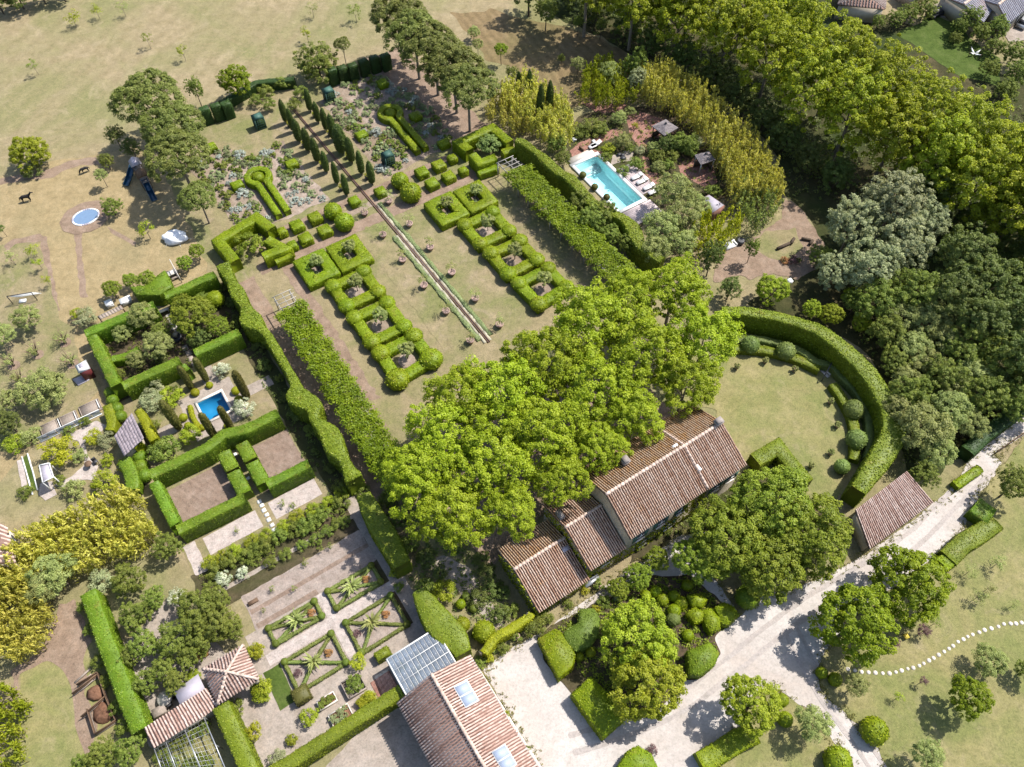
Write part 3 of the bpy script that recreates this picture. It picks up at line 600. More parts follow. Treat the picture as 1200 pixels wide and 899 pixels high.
TRK2 = [(925, 735), (945, 775), (965, 812), (990, 845), (1015, 880), (1035, 910)]
for s_, t in ((-.7, 'left'), (.7, 'right')): ribbon('wheel_track', TRK2, .4, s_, 4, 'track', 'worn %s wheel track down the lower arm of the drive' % t)
lay('side_path', b4(740, 0, 830, -30, 930, 20, 1090, 270, 1040, 290, 950, 180, 860, 100), 3, 'path', 'shaded grey path beside the ivy covered gable end', .1)
lay('plane_terrace', [G(-13, -20), G(16, -17), G(17, -4.5), G(-6, -4.5), G(-12.5, -2.8), G(-14, -8)], 2, 'patch', 'shaded terrace under the plane trees', .2, world=True)
lay('island_bed', c4(110, 335, 160, 285, 300, 215, 430, 150, 600, 60, 780, 60, 1000, 235, 890, 330, 912, 400, 890, 450, 830, 510, 750, 520, 690, 600, 600, 680, 500, 692, 395, 780, 340, 700, 262, 580, 215, 525, 140, 430), 6, 'mulch', 'planted island bed in the gravel drive', .1)
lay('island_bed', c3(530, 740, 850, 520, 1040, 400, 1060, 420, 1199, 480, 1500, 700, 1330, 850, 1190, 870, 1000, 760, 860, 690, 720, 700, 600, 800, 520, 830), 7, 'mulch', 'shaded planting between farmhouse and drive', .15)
lay('park_lawn', [(1004, 722), (1060, 682)] + d3(800, 800, 900, 740, 1000, 560, 1090, 400) + [(1175, 545), (1200, 512), (1340, 430), (1500, 700), (1300, 1000), (1055, 930), (1028, 876), (1006, 852), (988, 833), (964, 812), (958, 786), (968, 765)], 4, 'lawn_green', 'sloping park lawn right of the drive', .15)
lay('grass_island', [(818, 912), (850, 869), (869, 856), (881, 817), (904, 805), (928, 820), (944, 831), (968, 847), (972, 863), (981, 876), (997, 892), (1000, 912)], 4, 'lawn_green', 'grass island between the two arms of the drive', .08)
# round green with its arena
CC = P(948, 492); CR = 12.6
cir = lambda r, a0=0, a1=360, n=48, c=CC: [c + [r * math.cos(R(a0 + (a1 - a0) * i / (n - 1))), r * math.sin(R(a0 + (a1 - a0) * i / (n - 1))), 0] for i in range(n)]
lay('round_lawn', [(830, 400), (900, 385), (960, 400), (1005, 440), (1022, 500), (1012, 560), (960, 600), (895, 590), (850, 545), (838, 480), (770, 470), (800, 430)], 3, 'lawn_green', 'worn circular lawn inside the curved hedge', .2)
lay('glade_path', d2(0, 190, 60, 190, 130, 130, 140, 60, 190, 60, 320, 240, 290, 350, 200, 400, 90, 380, 0, 400) + c2(1000, 380, 880, 420, 900, 300, 1100, 200), 3, 'patch', 'bare winding path through the wooded glade', .25)
lay('glade_lawn', d2(60, 190, 190, 180, 230, 260, 150, 330, 60, 300, 20, 250), 4, 'lawn', 'worn grass in the wooded glade', .2)
# swimming pool terrace
lay('pool_garden', c1(240, 640, 280, 520, 420, 470, 560, 470, 720, 480, 840, 620, 930, 700, 960, 860) + c2(900, 60, 700, 100, 560, 170, 480, 110) + c1(240, 720), 3, 'mulch', 'planted ground of the swimming pool garden', .2, holes=(hp,))
brick = ground_mat('red_brick_paving', (.30, .145, .11), (.40, .21, .165), (.49, .29, .235), med=1.2, fine=7, stripes=(R(33), .4, .1))
M['brick'] = brick
lay('brick_terrace', c1(255, 665, 290, 630, 470, 560, 490, 590, 330, 650, 400, 670, 380, 690, 265, 690), 4, brick, 'red brick path at the head of the swimming pool', .06)
lay('brick_terrace', c1(310, 455, 500, 460, 490, 490, 380, 500), 4, brick, 'red brick landing below the bamboo', .06)
lay('brick_terrace', c1(500, 510, 560, 490, 650, 520, 720, 560, 700, 610, 600, 605, 610, 640, 560, 650, 520, 600), 4, brick, 'red brick terrace in front of the larger gazebo', .06)
lay('brick_terrace', c1(575, 690, 600, 690, 605, 755, 660, 770, 650, 830, 590, 800), 4, brick, 'red brick path leading to the sun loungers', .06)
lay('brick_terrace', c1(730, 725, 800, 700, 880, 720, 900, 800, 860, 835, 800, 800, 740, 760), 4, brick, 'red brick terrace under the smaller gazebo', .06)
# pools: sunk basins, coping and water
def pool(rect, depth, wl, floor_c, cop, water, label, cw=.55, name='swimming_pool'):
    u0, u1, v0, v1 = rect; c = G((u0 + u1) / 2, (v0 + v1) / 2); root = empty(name, c, GA, label=label, cat='pool'); hx, hy = (u1 - u0) / 2, (v1 - v0) / 2
    m = MB(); t = [(-hx, -hy), (hx, -hy), (hx, hy), (-hx, hy)]
    V = [(x, y, -depth) for x, y in t] + [(x, y, .02) for x, y in t]
    m.add(V, [(0, 1, 2, 3)] + [((i + 1) % 4, i, i + 4, (i + 1) % 4 + 4) for i in range(4)]); m.build('basin', plain(name + '_lining', floor_c, .6, .3, .08, 1.5, .05), root)
    k = MB()
    for x0, x1, y0, y1 in ((-hx - cw, hx + cw, -hy - cw, -hy), (-hx - cw, hx + cw, hy, hy + cw), (-hx - cw, -hx, -hy, hy), (hx, hx + cw, -hy, hy)):
        k.box(((x0 + x1) / 2, (y0 + y1) / 2, 0), (x1 - x0, y1 - y0, .2))
    k.build('coping', M[cop], root)
    w = MB(); w.add([(x, y, -wl) for x, y in t], [(0, 1, 2, 3)]); w.build('water', M[water], root)
    return root
sp = pool(POOL, 1.9, .22, (.62, .92, .92), 'white_p', 'pool_w', 'rectangular swimming pool of pale turquoise water with white coping')
MB().box((0, 4.9, -1.9), (4.0, 1.2, .6)).box((0, 4.3, -1.9), (4.0, .5, .3)).build('step', M['white_p'], sp)
pool(SPOOL, 1.3, .12, (.05, .32, .47), 'stone', 'pool_b', 'small square pool of deep blue water among cypresses', .3, 'garden_pool')
deck = plain('whitened_deck', (.50, .42, .42), .85, .2, .15, 3)
m = MB()
for k in range(10): m.box(G((POOL[0] + POOL[1]) / 2 + .35, POOL[3] + .85 + .31 * k, .02), (5.4, .29, .17), GA)
tag(m.build('pool_deck', deck), 'pale boarded deck at the near end of the swimming pool', 'deck', kind='structure')
m = MB()
for k in range(13): m.box(G(POOL[1] + .75 + .22 * k, -42.3, .02), (.2, 6.4, .17), GA)
tag(m.build('pool_deck', deck), 'pale boarded deck under the four sun loungers', 'deck', kind='structure')
MB().box(G((POOL[0] + POOL[1]) / 2 - .1, POOL[2] - 1.15, 0), (4.6, 1.1, .2), GA).build('pool_deck', M['stone'], label='pale stone ledge at the far end of the swimming pool', cat='deck', kind='structure')
# ================================================================== BUILDINGS
def tiles(m, A, B, C, D, sp=.26, ln=.42, rs=None, clip=None, dark=None):
    """canal tiles over the slope A-B (ridge side) to D-C (eave side); A->B runs along the ridge"""
    rs = rs or RS; A, B, C, D = (np.asarray(q, float) for q in (A, B, C, D)); n = max(2, int(np.linalg.norm(C - D) / sp)); L = np.linalg.norm(D - A)
    nn = np.cross(C - D, D - A); nn = nn / np.linalg.norm(nn); tri = np.linalg.norm(B - A) < .01; upd = np.cross(C - D, nn); upd = upd / np.linalg.norm(upd); upd = upd if upd[2] > 0 else -upd; Lh = abs(float((A - D) @ upd)); nn = nn if nn[2] > 0 else -nn; V = []; F = []; rr = []
    along = unit(C - D)
    for i in range(n):
        t = (i + .5) / n; d = D + (C - D) * t; a = d + upd * Lh * 2 * min(t, 1 - t) if tri else A + (B - A) * t; l = np.linalg.norm(d - a)
        if l < .15: continue
        k = max(1, int(round(l / ln))); dr = (d - a) / l; w = sp * .31; colr = rs.rand()
        for j in range(k):
            s0 = l * j / k - .03; s1 = l * (j + 1) / k + .05; p0 = a + dr * s0 + nn * (.035 + .004 * rs.rand()); p1 = a + dr * s1 + nn * (.06 + .012 * rs.rand()); sx = along * rs.uniform(-.02, .02); b = len(V)
            for p, ww in ((p0 + sx, w * .85), (p1 + sx, w)):
                V += [p - along * ww - nn * .05, p - along * ww * .6 + nn * .07, p + along * ww * .6 + nn * .07, p + along * ww - nn * .05]
            F += [(b, b + 1, b + 5, b + 4), (b + 1, b + 2, b + 6, b + 5), (b + 2, b + 3, b + 7, b + 6), (b + 4, b + 5, b + 6, b + 7)]
            rr += [min(1, max(0, .5 * colr + .5 * rs.beta(1.8, 1.8)))] * 4
    m.v_extra = V
    return V, F, rr
def slope(root, A, B, C, D, mat, pan, sp=.26, over=.0, name='roof', thick=.16):
    """one roof slope: its slab with the pan tiles, the cover tiles on top"""
    A, B, C, D = (np.asarray(q, float) for q in (A, B, C, D)); m = MB(); dn = np.array([0, 0, thick]); ring = [A, B, C, D]
    if np.linalg.norm(A - B) < .01: m.add([A, C, D, A - dn, C - dn, D - dn], [(0, 1, 2), (5, 4, 3), (0, 3, 4, 1), (1, 4, 5, 2), (2, 5, 3, 0)])
    else: m.hexa([q - dn for q in ring], ring)
    s = m.build(name, M[pan], root)
    V, F, r = tiles(m, A, B, C, D, sp); o = link('roof_tiles', mesh('tiles', V, np.array(F), M[mat], r), s); o['kind'] = 'stuff'
    return s
def ridge_cap(parent, a, b, w=.2, mat='ridge', name='ridge_cap'):
    a = np.asarray(a, float); b = np.asarray(b, float); L = np.linalg.norm(b - a); n = max(1, int(L / .45)); m = MB()
    for i in range(n):
        p = a + (b - a) * i / n; q = a + (b - a) * (i + 1.08) / n; j = RS.uniform(-.012, .012, 3); m.tube([p + [0, 0, .05] + j, q + [0, 0, .08] + j], [w * .8, w], 7)
    return m.build(name, M[mat], parent)
def gable(root, u0, u1, vr, v0, v1, ez0, ez1, rz, mat='tile', mat2=None, wallm='stonew', sp=.26, ov=.35):
    """gabled block on the garden grid: ridge at vr, eaves at v0 (far) and v1 (near)"""
    m = MB(); i0, i1 = u0 + .12, u1 - .12; w0, w1 = v0 + ov, v1 - ov
    zf = lambda v: rz - (rz - ez0) * (vr - v) / (vr - v0) if v < vr else rz - (rz - ez1) * (v - vr) / (v1 - vr)
    z0, z1 = zf(w0) - .2, zf(w1) - .2
    V = [G(i0, w0, 0), G(i1, w0, 0), G(i1, w1, 0), G(i0, w1, 0), G(i0, w0, z0), G(i1, w0, z0), G(i1, w1, z1), G(i0, w1, z1), G(i0, vr, rz - .2), G(i1, vr, rz - .2)]
    m.add(V, [(0, 1, 5, 4), (2, 3, 7, 6), (3, 0, 4, 8, 7), (1, 2, 6, 9, 5)]); m.build('wall', M[wallm], root)
    A, B = G(u0, vr, rz), G(u1, vr, rz)
    slope(root, B, A, G(u0, v0, ez0), G(u1, v0, ez0), mat2 or mat, 'pan', sp); s = slope(root, A, B, G(u1, v1, ez1), G(u0, v1, ez1), mat, 'pan', sp)
    ridge_cap(s, A, B); return zf
def window(root, u, v, z, w=1.0, h=1.3, side='v', sh='teal', d=1):
    """window in a wall that faces +v (d=1) or -v; its frame and two shutters"""
    o = MB(); ax = GA
    o.box(G(u, v + .03 * d, z), (w, .08, h), ax).build('window', M['dkmetal'], root); p = root.children[-1] if root.children else None
    f = MB(); f.box(G(u, v + .07 * d, z), (.06, .06, h), ax); f.box(G(u, v + .07 * d, z + h / 2), (w, .05, .06), ax); f.box(G(u, v + .09 * d, z - .09), (w + .2, .14, .09), ax)
    return o
def chimney(parent, u, v, z0, h, w=.75, d=.6):
    m = MB(); m.box(G(u, v, z0), (w, d, h), GA); m.box(G(u, v, z0 + h), (w + .18, d + .18, .1), GA); m.box(G(u - .2, v, z0 + h + .1), (.12, d * .8, .22), GA); m.box(G(u + .2, v, z0 + h + .1), (.12, d * .8, .22), GA); m.box(G(u, v, z0 + h + .32), (w, d + .1, .07), GA)
    return m.build('chimney', M['chim'], parent)
def ivy(root, quads, mat='lime', dens=26, size=.3, seed=1, out=.18, name='ivy'):
    """creeper over walls: quads of world corners"""
    V = []; F = []
    for q in quads: b = len(V); V += list(q); F.append((b, b + 1, b + 2, b + 3))
    rs = np.random.RandomState(seed); V = np.array(V); t = tri_of(V, F); A, B, C = V[t[:, 0]], V[t[:, 1]], V[t[:, 2]]; cr = np.cross(B - A, C - A); ar = np.linalg.norm(cr, axis=1) / 2
    n = int(ar.sum() * dens); k = rs.choice(len(t), n, p=ar / ar.sum()); a, b = rs.rand(n), rs.rand(n); sw = a + b > 1; a[sw] = 1 - a[sw]; b[sw] = 1 - b[sw]
    N = unit(cr)[k]; Q = A[k] + (B - A)[k] * a[:, None] + (C - A)[k] * b[:, None] + N * rs.uniform(.03, out, n)[:, None]
    LV, LF = leaves(Q, N + [0, 0, .5] + rs.normal(size=(n, 3)) * .5, size, rs); return link(name, mesh(name, LV, LF, M[mat], rs.rand(n)), root)
def wallwin(root, u, v, z, w=1.0, h=1.4, d=1):
    """window in a long wall facing the drive"""
    p = MB().box(G(u, v + .02 * d, z), (w, .1, h), GA).build('window', M['dkmetal'], root)
    f = MB(); f.box(G(u, v + .09 * d, z), (.06, .05, h), GA); f.box(G(u, v + .09 * d, z + h * .5), (w, .04, .05), GA); f.build('window_bar', M['white_p'], p)
    MB().box(G(u, v + .1 * d, z - .1), (w + .25, .22, .1), GA).build('sill', M['stone'], p)
    for s in (-1, 1): MB().box(G(u + s * (w * .5 + .27), v + .06 * d, z), (.5, .06, h), GA).build('shutter', M['teal'], p)
fh = wempty('farmhouse', G(2, 0), label='long stone farmhouse with four stepped roofs of striped canal tiles', cat='house')
gable(fh, 10.36, 15.9, .1, -4.4, 4.9, 6.7, 6.7, 9.0, 'tile', 'tileo')
gable(fh, -.2, 10.3, .2, -4.3, 4.85, 6.9, 6.8, 9.3, 'tile', 'tileo')
gable(fh, -4.95, -.2, -.1, -4.3, 4.7, 4.3, 4.1, 6.1, 'tile', 'tile')
gable(fh, -11.6, -5.0, .2, -3.0, 5.0, 2.6, 2.4, 4.1, 'tile', 'tileo')
roofs = [o for o in fh.children if o.name.startswith('roof')]
ridge_cap(roofs[3], G(10.33, -4.3, 7.0), G(10.33, .2, 9.35), .15, 'ridge', 'verge_cap'); ridge_cap(roofs[3], G(10.33, .2, 9.35), G(10.33, 4.8, 6.9), .15, 'ridge', 'verge_cap')
chimney(roofs[2], 4.1, -2.0, 7.9, 1.0, .7, .7); chimney(roofs[0], 15.3, 0, 8.7, .8, .8, .6); chimney(roofs[4], -4.5, -1.6, 5.1, .9, .5, .9)
MB().box(G(-5.6, 1.2, 3.2), (.8, .5, .75), GA).build('skylight', M['grey_r'], fh)
MB().box(G(9.6, -.4, 9.0), (.7, .35, .14), GA).build('cap_stone', M['white_p'], fh); MB().box(G(10.5, 2.7, 8.0), (.35, .75, .14), GA).build('cap_stone', M['white_p'], fh)
for u, z in ((1.8, 3.6), (4.6, 3.6), (7.4, 3.6), (12.4, 3.5), (14.6, 3.5), (2.6, .9), (6.2, .9), (-2.6, 2.0)): wallwin(fh, u, 4.51 if u > 0 else 4.36, z)
ivy(fh, [[G(-11.8, -2.6, 0), G(-11.8, -2.6, 2.6), G(-11.8, .2, 4.2), G(-11.8, .2, 0)], [G(-11.8, .2, 0), G(-11.8, .2, 4.2), G(-11.8, 4.9, 2.5), G(-11.8, 4.9, 0)], [G(-11.8, 4.9, 0), G(-11.8, 4.9, 2.3), G(-5.1, 4.9, 2.3), G(-5.1, 4.9, 0)],
         [G(-5.1, -4, 2.5), G(-5.1, -4, 4.3), G(-5.1, -.1, 6.0), G(-5.1, -.1, 3.5)], [G(-5.1, -.1, 3.9), G(-5.1, -.1, 6.0), G(-5.1, 4.5, 4.1), G(-5.1, 4.5, 2.4)], [G(-5.0, 4.6, 0), G(-5.0, 4.6, 4.0), G(0, 4.6, 4.0), G(0, 4.6, 0)],
         [G(0, 4.75, 0), G(0, 4.75, 3), G(10, 4.75, 3.6), G(10, 4.75, 0)], [G(7.6, 4.8, 3), G(7.6, 4.8, 6.5), G(10.6, 4.8, 6.5), G(10.6, 4.8, 3)], [G(16.0, -4, 0), G(16.0, -4, 6.2), G(16.0, -1.5, 7.2), G(16.0, -1.5, 0)][::-1]], 'lime', 20, .3, 5)
# barn with skylights and the glass lean-to
bn = wempty('barn', G(-24, 10), label='barn with mottled pink tile roof and two skylights beside the court', cat='barn')
def barn():
    u0, u1, ur, v0, v1, ez, rz = -28.15, -20.0, -24.17, 5.1, 19.0, 4.0, 6.0; m = MB()
    V = [G(u0 + .3, v0 + .1), G(u1 - .3, v0 + .1), G(u1 - .3, v1), G(u0 + .3, v1), G(u0 + .3, v0 + .1, ez - .05), G(u1 - .3, v0 + .1, ez - .05), G(u1 - .3, v1, ez - .05), G(u0 + .3, v1, ez - .05), G(ur, v0 + .1, rz - .2), G(ur, v1, rz - .2)]
    m.add(V, [(1, 0, 4, 8, 5), (3, 2, 6, 9, 7), (0, 3, 7, 4), (2, 1, 5, 6)]); m.build('wall', M['render'], bn)
    A, B = G(ur, v0, rz), G(ur, v1, rz)
    slope(bn, A, B, G(u0, v1, ez), G(u0, v0, ez), 'tilep', 'panp', .27); s = slope(bn, B, A, G(u1, v0, ez), G(u1, v1, ez), 'tilep', 'panp', .27); ridge_cap(s, A, B, .2, 'ridge')
    zz = lambda u: rz - (rz - ez) * (u - ur) / (u1 - ur) + .16
    for a, b in ((7.2, 9.45), (13.95, 16.05)):
        q = [G(-23.0, a, zz(-23.0)), G(-21.5, a, zz(-21.5)), G(-21.5, b, zz(-21.5)), G(-23.0, b, zz(-23.0))]
        k = MB().hexa([p - [0, 0, .12] for p in q], q).build('skylight', M['white_p'], bn)
        for c0, c1 in ((a + .1, (a + b) / 2 - .06), ((a + b) / 2 + .06, b - .1)):
            q = [G(-22.9, c0, zz(-22.9) + .01), G(-21.6, c0, zz(-21.6) + .01), G(-21.6, c1, zz(-21.6) + .01), G(-22.9, c1, zz(-22.9) + .01)]
            MB().hexa(q, [p + [0, 0, .03] for p in q]).build('pane', M['skyl'], k)
    MB().box(G(-20.0, 12, 3.86), (.16, 13.8, .14), GA).build('gutter', M['metal'], bn)
barn()
gh = wempty('greenhouse', G(-24.5, 2.5), label='glass lean-to greenhouse with white glazing bars on the barn gable', cat='greenhouse')
def greenhouse():
    u0, u1, v0, v1, z0, z1 = -27.1, -21.5, .7, 4.95, 2.9, 3.5; zf = lambda v: z0 + (z1 - z0) * (v - v0) / (v1 - v0)
    m = MB()
    for u in (u0, u1): m.bar(G(u, v0, z0), G(u, v1, z1), .14); m.bar(G(u, v0, 0), G(u, v0, z0), .14); m.bar(G(u, v1, 0), G(u, v1, z1), .12)
    for v in (v0, v1): m.bar(G(u0, v, zf(v)), G(u1, v, zf(v)), .14)
    m.build('frame', M['white_p'], gh)
    n = 11; nv = 3
    for i in range(n + 1): MB().bar(G(u0 + (u1 - u0) * i / n, v0, z0 + .04), G(u0 + (u1 - u0) * i / n, v1, z1 + .04), .035).build('glazing_bar', M['white_p'], gh)
    for j in range(1, nv): v = v0 + (v1 - v0) * j / nv; MB().bar(G(u0, v, zf(v) + .05), G(u1, v, zf(v) + .05), .05).build('glazing_bar', M['white_p'], gh)
    for i in range(n):
        for j in range(nv):
            a, b = u0 + (u1 - u0) * (i + .06) / n, u0 + (u1 - u0) * (i + .94) / n; c, d = v0 + (v1 - v0) * (j + .02) / nv, v0 + (v1 - v0) * (j + .98) / nv; q = [G(a, c, zf(c) + .02), G(b, c, zf(c) + .02), G(b, d, zf(d) + .02), G(a, d, zf(d) + .02)]
            MB().hexa(q, [p + [0, 0, .012] for p in q]).build('pane', M['glass'], gh)
    for q in ([G(u0, v0, .5), G(u1, v0, .5), G(u1, v0, z0), G(u0, v0, z0)], [G(u0, v0, .5), G(u0, v1, .5), G(u0, v1, z1), G(u0, v0, z0)], [G(u1, v0, .5), G(u1, v1, .5), G(u1, v1, z1), G(u1, v0, z0)]):
        MB().add(q, [(0, 1, 2, 3)]).build('side_pane', M['glass'], gh)
    MB().box(G((u0 + u1) / 2, v0, 0), (u1 - u0, .2, .5), GA).box(G(u0, (v0 + v1) / 2, 0), (.2, v1 - v0 - .25, .5), GA).build('plinth', M['stone'], gh)
greenhouse()
for k, (u, v) in enumerate(((-26.2, 1.6), (-25.8, 3.6), (-25.0, 2.6), (-24.2, 1.5), (-23.0, 2.4), (-22.4, 1.4))):
    tree('moundg', 0, 0, 0, .45, 'leafy plant inside the greenhouse, %s from the left' % ORD[k], 'plant', 'greenhouse_plant', 'plants inside the greenhouse', xy=G(u, v)[:2], r=.5, trunk=False)
# tiled shed by the drive
sh = wempty('garden_shed', G(28, 17), label='shed with a single sloping roof of pale striped tiles by the drive', cat='shed')
m = MB(); m.hexa([G(24.1, 15.1), G(32.4, 15.1), G(32.4, 18.4), G(22.9, 18.4)], [G(24.1, 15.1, 2.75), G(32.4, 15.1, 2.75), G(32.4, 18.4, 2.05), G(22.9, 18.4, 2.05)]); m.build('wall', M['stonew'], sh)
slope(sh, G(24.2, 14.8, 3.0), G(32.7, 14.6, 3.0), G(32.8, 18.8, 2.2), G(22.6, 18.8, 2.2), 'tilep', 'pan', .27)
# pavilion with pyramid roof, lean-to and zinc roof
pa = wempty('tiled_pavilion', G(-40.8, -6.4), label='square pavilion with pyramid tile roof and a long tiled lean-to', cat='pavilion')
def pavilion():
    u0, u1, v0, v1 = -42.9, -38.6, -8.45, -4.45; ap = G(-40.75, -6.3, 4.5); c = [G(u0, v0, 3.0), G(u1, v0, 3.0), G(u1, v1, 3.0), G(u0, v1, 3.0)]
    m = MB()
    for u in (u0 + .4, u1 - .4):
        for v in (v0 + .4, v1 - .4): MB().box(G(u, v, 0), (.4, .4, 2.9), GA).build('pillar', M['stonew'], pa)
    MB().box(G(u0 + .35, (v0 + v1) / 2, 0), (.25, v1 - v0 - 1.2, 2.9), GA).box(G((u0 + u1) / 2, v0 + .35, 0), (u1 - u0 - 1.2, .25, 2.9), GA).build('wall', M['render'], pa)
    for i in range(4):
        s = slope(pa, ap, ap, c[i], c[(i + 1) % 4], 'tilep', 'panp', .3)
    for i in range(4): ridge_cap(s, c[i] + [0, 0, .03], ap, .15)
    MB().box(G(-46.6, -5.4, 0), (6.0, 1.5, 2.2), GA).build('lean_to_wall', M['render'], pa)
    slope(pa, G(-49.7, -6.35, 2.75), G(-43.3, -6.6, 2.75), G(-43.0, -4.45, 2.35), G(-49.65, -4.3, 2.35), 'tilep', 'panp', .3)
    q = [G(-46.2, -8.2, 2.3), G(-43.6, -8.5, 2.3), G(-43.5, -6.75, 2.45), G(-46.1, -6.5, 2.45)]; MB().hexa([p - [0, 0, .08] for p in q], q).build('zinc_roof', M['grey_r'], pa)
pavilion()
# hut with stone roof among the gold hedges
hut = wempty('stone_hut', P(152, 512), label='small hut with a mauve grey slate roof wrapped in gold leaved hedge', cat='hut')
def hutf():
    q = PP([(134, 512), (156, 487), (170, 516), (146, 535)], 2.4); c = sum(q) / 4; b = [c + (p - c) * .86 for p in q]; m = MB(); m.hexa([p * [1, 1, 0] for p in b], [p - [0, 0, .12] for p in b]); m.build('wall', M['stonew'], hut)
    V, F = [], []; q2 = [q[0] + [0, 0, .1], q[1] + [0, 0, .5], q[2] + [0, 0, .5], q[3] + [0, 0, .1]]
    MB().hexa([p - [0, 0, .12] for p in q2], q2).build('roof', M['grey_r'], hut)
    sl = plain('mauve_slate', (.25, .21, .225), .8, .25, .35, 5); n, mm = 9, 8; mb = MB()
    for i in range(n):
        for j in range(mm):
            a, b_ = (i + RS.uniform(-.1, .1)) / n, (j + .1) / mm; f = lambda s, t: (q2[0] * (1 - s) + q2[3] * s) * (1 - t) + (q2[1] * (1 - s) + q2[2] * s) * t
            r = [f(a, b_), f(a + 1.1 / n, b_), f(a + 1.1 / n, b_ + 1.1 / mm), f(a, b_ + 1.1 / mm)]; zz = RS.uniform(.02, .06); mb.hexa([p + [0, 0, .005] for p in r], [p + [0, 0, zz] for p in r])
    mb.build('slates', sl, hut, kind='stuff')
hutf()
# houses beyond the wood
def far_house(name, corners, ez, rise, label, roofm, wallm='render', hip=True):
    q = PP(corners, ez); c = sum(q) / 4; root = wempty(name, c, label=label, cat='house'); b = [c + (p - c) * .93 for p in q]
    MB().hexa([p * [1, 1, 0] for p in b], [p - [0, 0, .15] for p in b]).build('wall', M[wallm], root)
    e0 = (q[0] + q[3]) / 2; e1 = (q[1] + q[2]) / 2; k = .25 if hip else 0; r0 = e0 + (e1 - e0) * k + [0, 0, rise]; r1 = e1 + (e0 - e1) * k + [0, 0, rise]
    slope(root, r0, r1, q[1], q[0], roofm, 'panp', .5); slope(root, r1, r0, q[3], q[2], roofm, 'panp', .5)
    if hip: slope(root, r0, r0, q[0], q[3], roofm, 'panp', .5); slope(root, r1, r1, q[2], q[1], roofm, 'panp', .5)
    else:
        for tri in ((q[0], q[3], r0), (q[2], q[1], r1)): MB().add(tri, [(0, 1, 2)]).build('gable', M[wallm], root)
    ridge_cap(root, r0, r1, .25); wl = b[2] - b[3]; L = np.linalg.norm(wl); n = max(2, int(L / 3)); an = math.atan2(wl[1], wl[0])
    for i in range(n):
        p = b[3] + wl * (i + .5) / n; w = MB().box((p[0], p[1], 1.0), (1.1, .16, 1.3), an).build('window', M['dkmetal'], root); MB().box((p[0], p[1], 1.0), (.07, .22, 1.3), an).build('window_frame', M['white_p'], w)
    return root
M['greyt'] = tile_mat('brown_concrete_tile', [(0, (.20, .15, .13)), (.5, (.30, .235, .21)), (1, (.37, .30, .27))])
M['bluet'] = tile_mat('grey_blue_roof_tile', [(0, (.25, .24, .27)), (.5, (.33, .32, .36)), (1, (.40, .40, .44))])
far_house('far_house', d1(380, 20, 420, -90, 600, -60, 590, 40), 3.0, 1.2, 'far house with a brown hipped roof behind the avenue trees', 'greyt')
far_house('far_house', d1(1010, 0, 1190, -150, 1330, -60, 1130, 105), 3.2, 1.2, 'far grey house with a long roof in the far right corner', 'bluet', hip=False)
far_house('far_house', d1(830, -20, 960, -60, 1080, 10, 1020, 100), 2.9, .8, 'far house with a low blue grey roof behind garden trees', 'bluet', hip=False)
lh = far_house('roadside_house', [(-60, 668), (-30, 600), (8, 617), (18, 660)], 3.2, .9, 'tiled house roof cut off by the left picture edge', 'tilep', hip=False)
far_house('far_shed', d1(650, -60, 770, -120, 800, -60, 720, -10), 2.4, .7, 'far shed roof peeping over the trees at the top edge', 'bluet', hip=False)
# ================================================================== FORMAL GARDEN
def ugrid(*a): return [G(a[i], a[i + 1]) for i in range(0, len(a), 2)]
axis = lambda v: 3.3 + (v + 29.4) * .032                 # the water channel leans a little off the grid
# cypress walk
def cyp_mesh(seed, mat, h=4.4, r=.6):
    rs = np.random.RandomState(seed); prof = [(.6, .02), (.9, .1), (1, .3), (1, .55), (.97, .75), (.85, .88), (.55, .96), (.08, 1.0)] if h > 5 else [(.35, .1), (.8, .12), (.97, .3), (1, .5), (.9, .68), (.68, .83), (.38, .94), (.05, 1.0)]; n = 10; V = []; F = []
    for a, z in prof:
        for j in range(n): k = a * r * (1 + rs.uniform(-.07, .07)); V.append((k * math.cos(6.2832 * j / n), k * math.sin(6.2832 * j / n), z * h))
    F = [(i * n + j, i * n + (j + 1) % n, (i + 1) * n + (j + 1) % n, (i + 1) * n + j) for i in range(len(prof) - 1) for j in range(n)]
    return fuzzed(V, F, mat, 75, .16, seed, spread=.7, name='cypress')
CYP = proto('cyp', lambda i: cyp_mesh(500 + i, M['cyp']), 3); CYPO = proto('cypo', lambda i: cyp_mesh(510 + i, M['cypo'], 6.0, .5), 2)
def cypress(u, v, h, r, label, group=None, get=CYP, h0=4.4, r0=.6, xy=None):
    _cnt[0] += 1; p = G(u, v) if xy is None else xy; root = empty('cypress', (p[0], p[1], 0), label=label, cat='cypress', group=group)
    link('foliage', get(_cnt[0]), root, (0, 0, 0), _cnt[0] * 1.7, (r / r0, r / r0, h / h0)); MB().tube([(0, 0, -.1), (0, 0, h * .2)], [.09, .07], 6).build('trunk', M['barkd'], root)
hs1 = [4.6, 4.4, 4.7, 4.6, 4.6, 4.4, 4.4, 4.2]
for k, (u, v) in enumerate(((-.9, -83.2), (-.8, -80.6), (-1.0, -77.9), (-.7, -75.1), (-.6, -72.1), (-.4, -69.3), (-.2, -66.1), (-.1, -63.1))):
    cypress(u, v, hs1[k] * (1 + .05 * math.sin(k * 2.1)), [.5, .45, .62, .6, .6, .5, .48, .48][k], 'slim dark cypress, %s from the far end in the left row of the walk' % ORD[k], 'cypresses of the cypress walk')
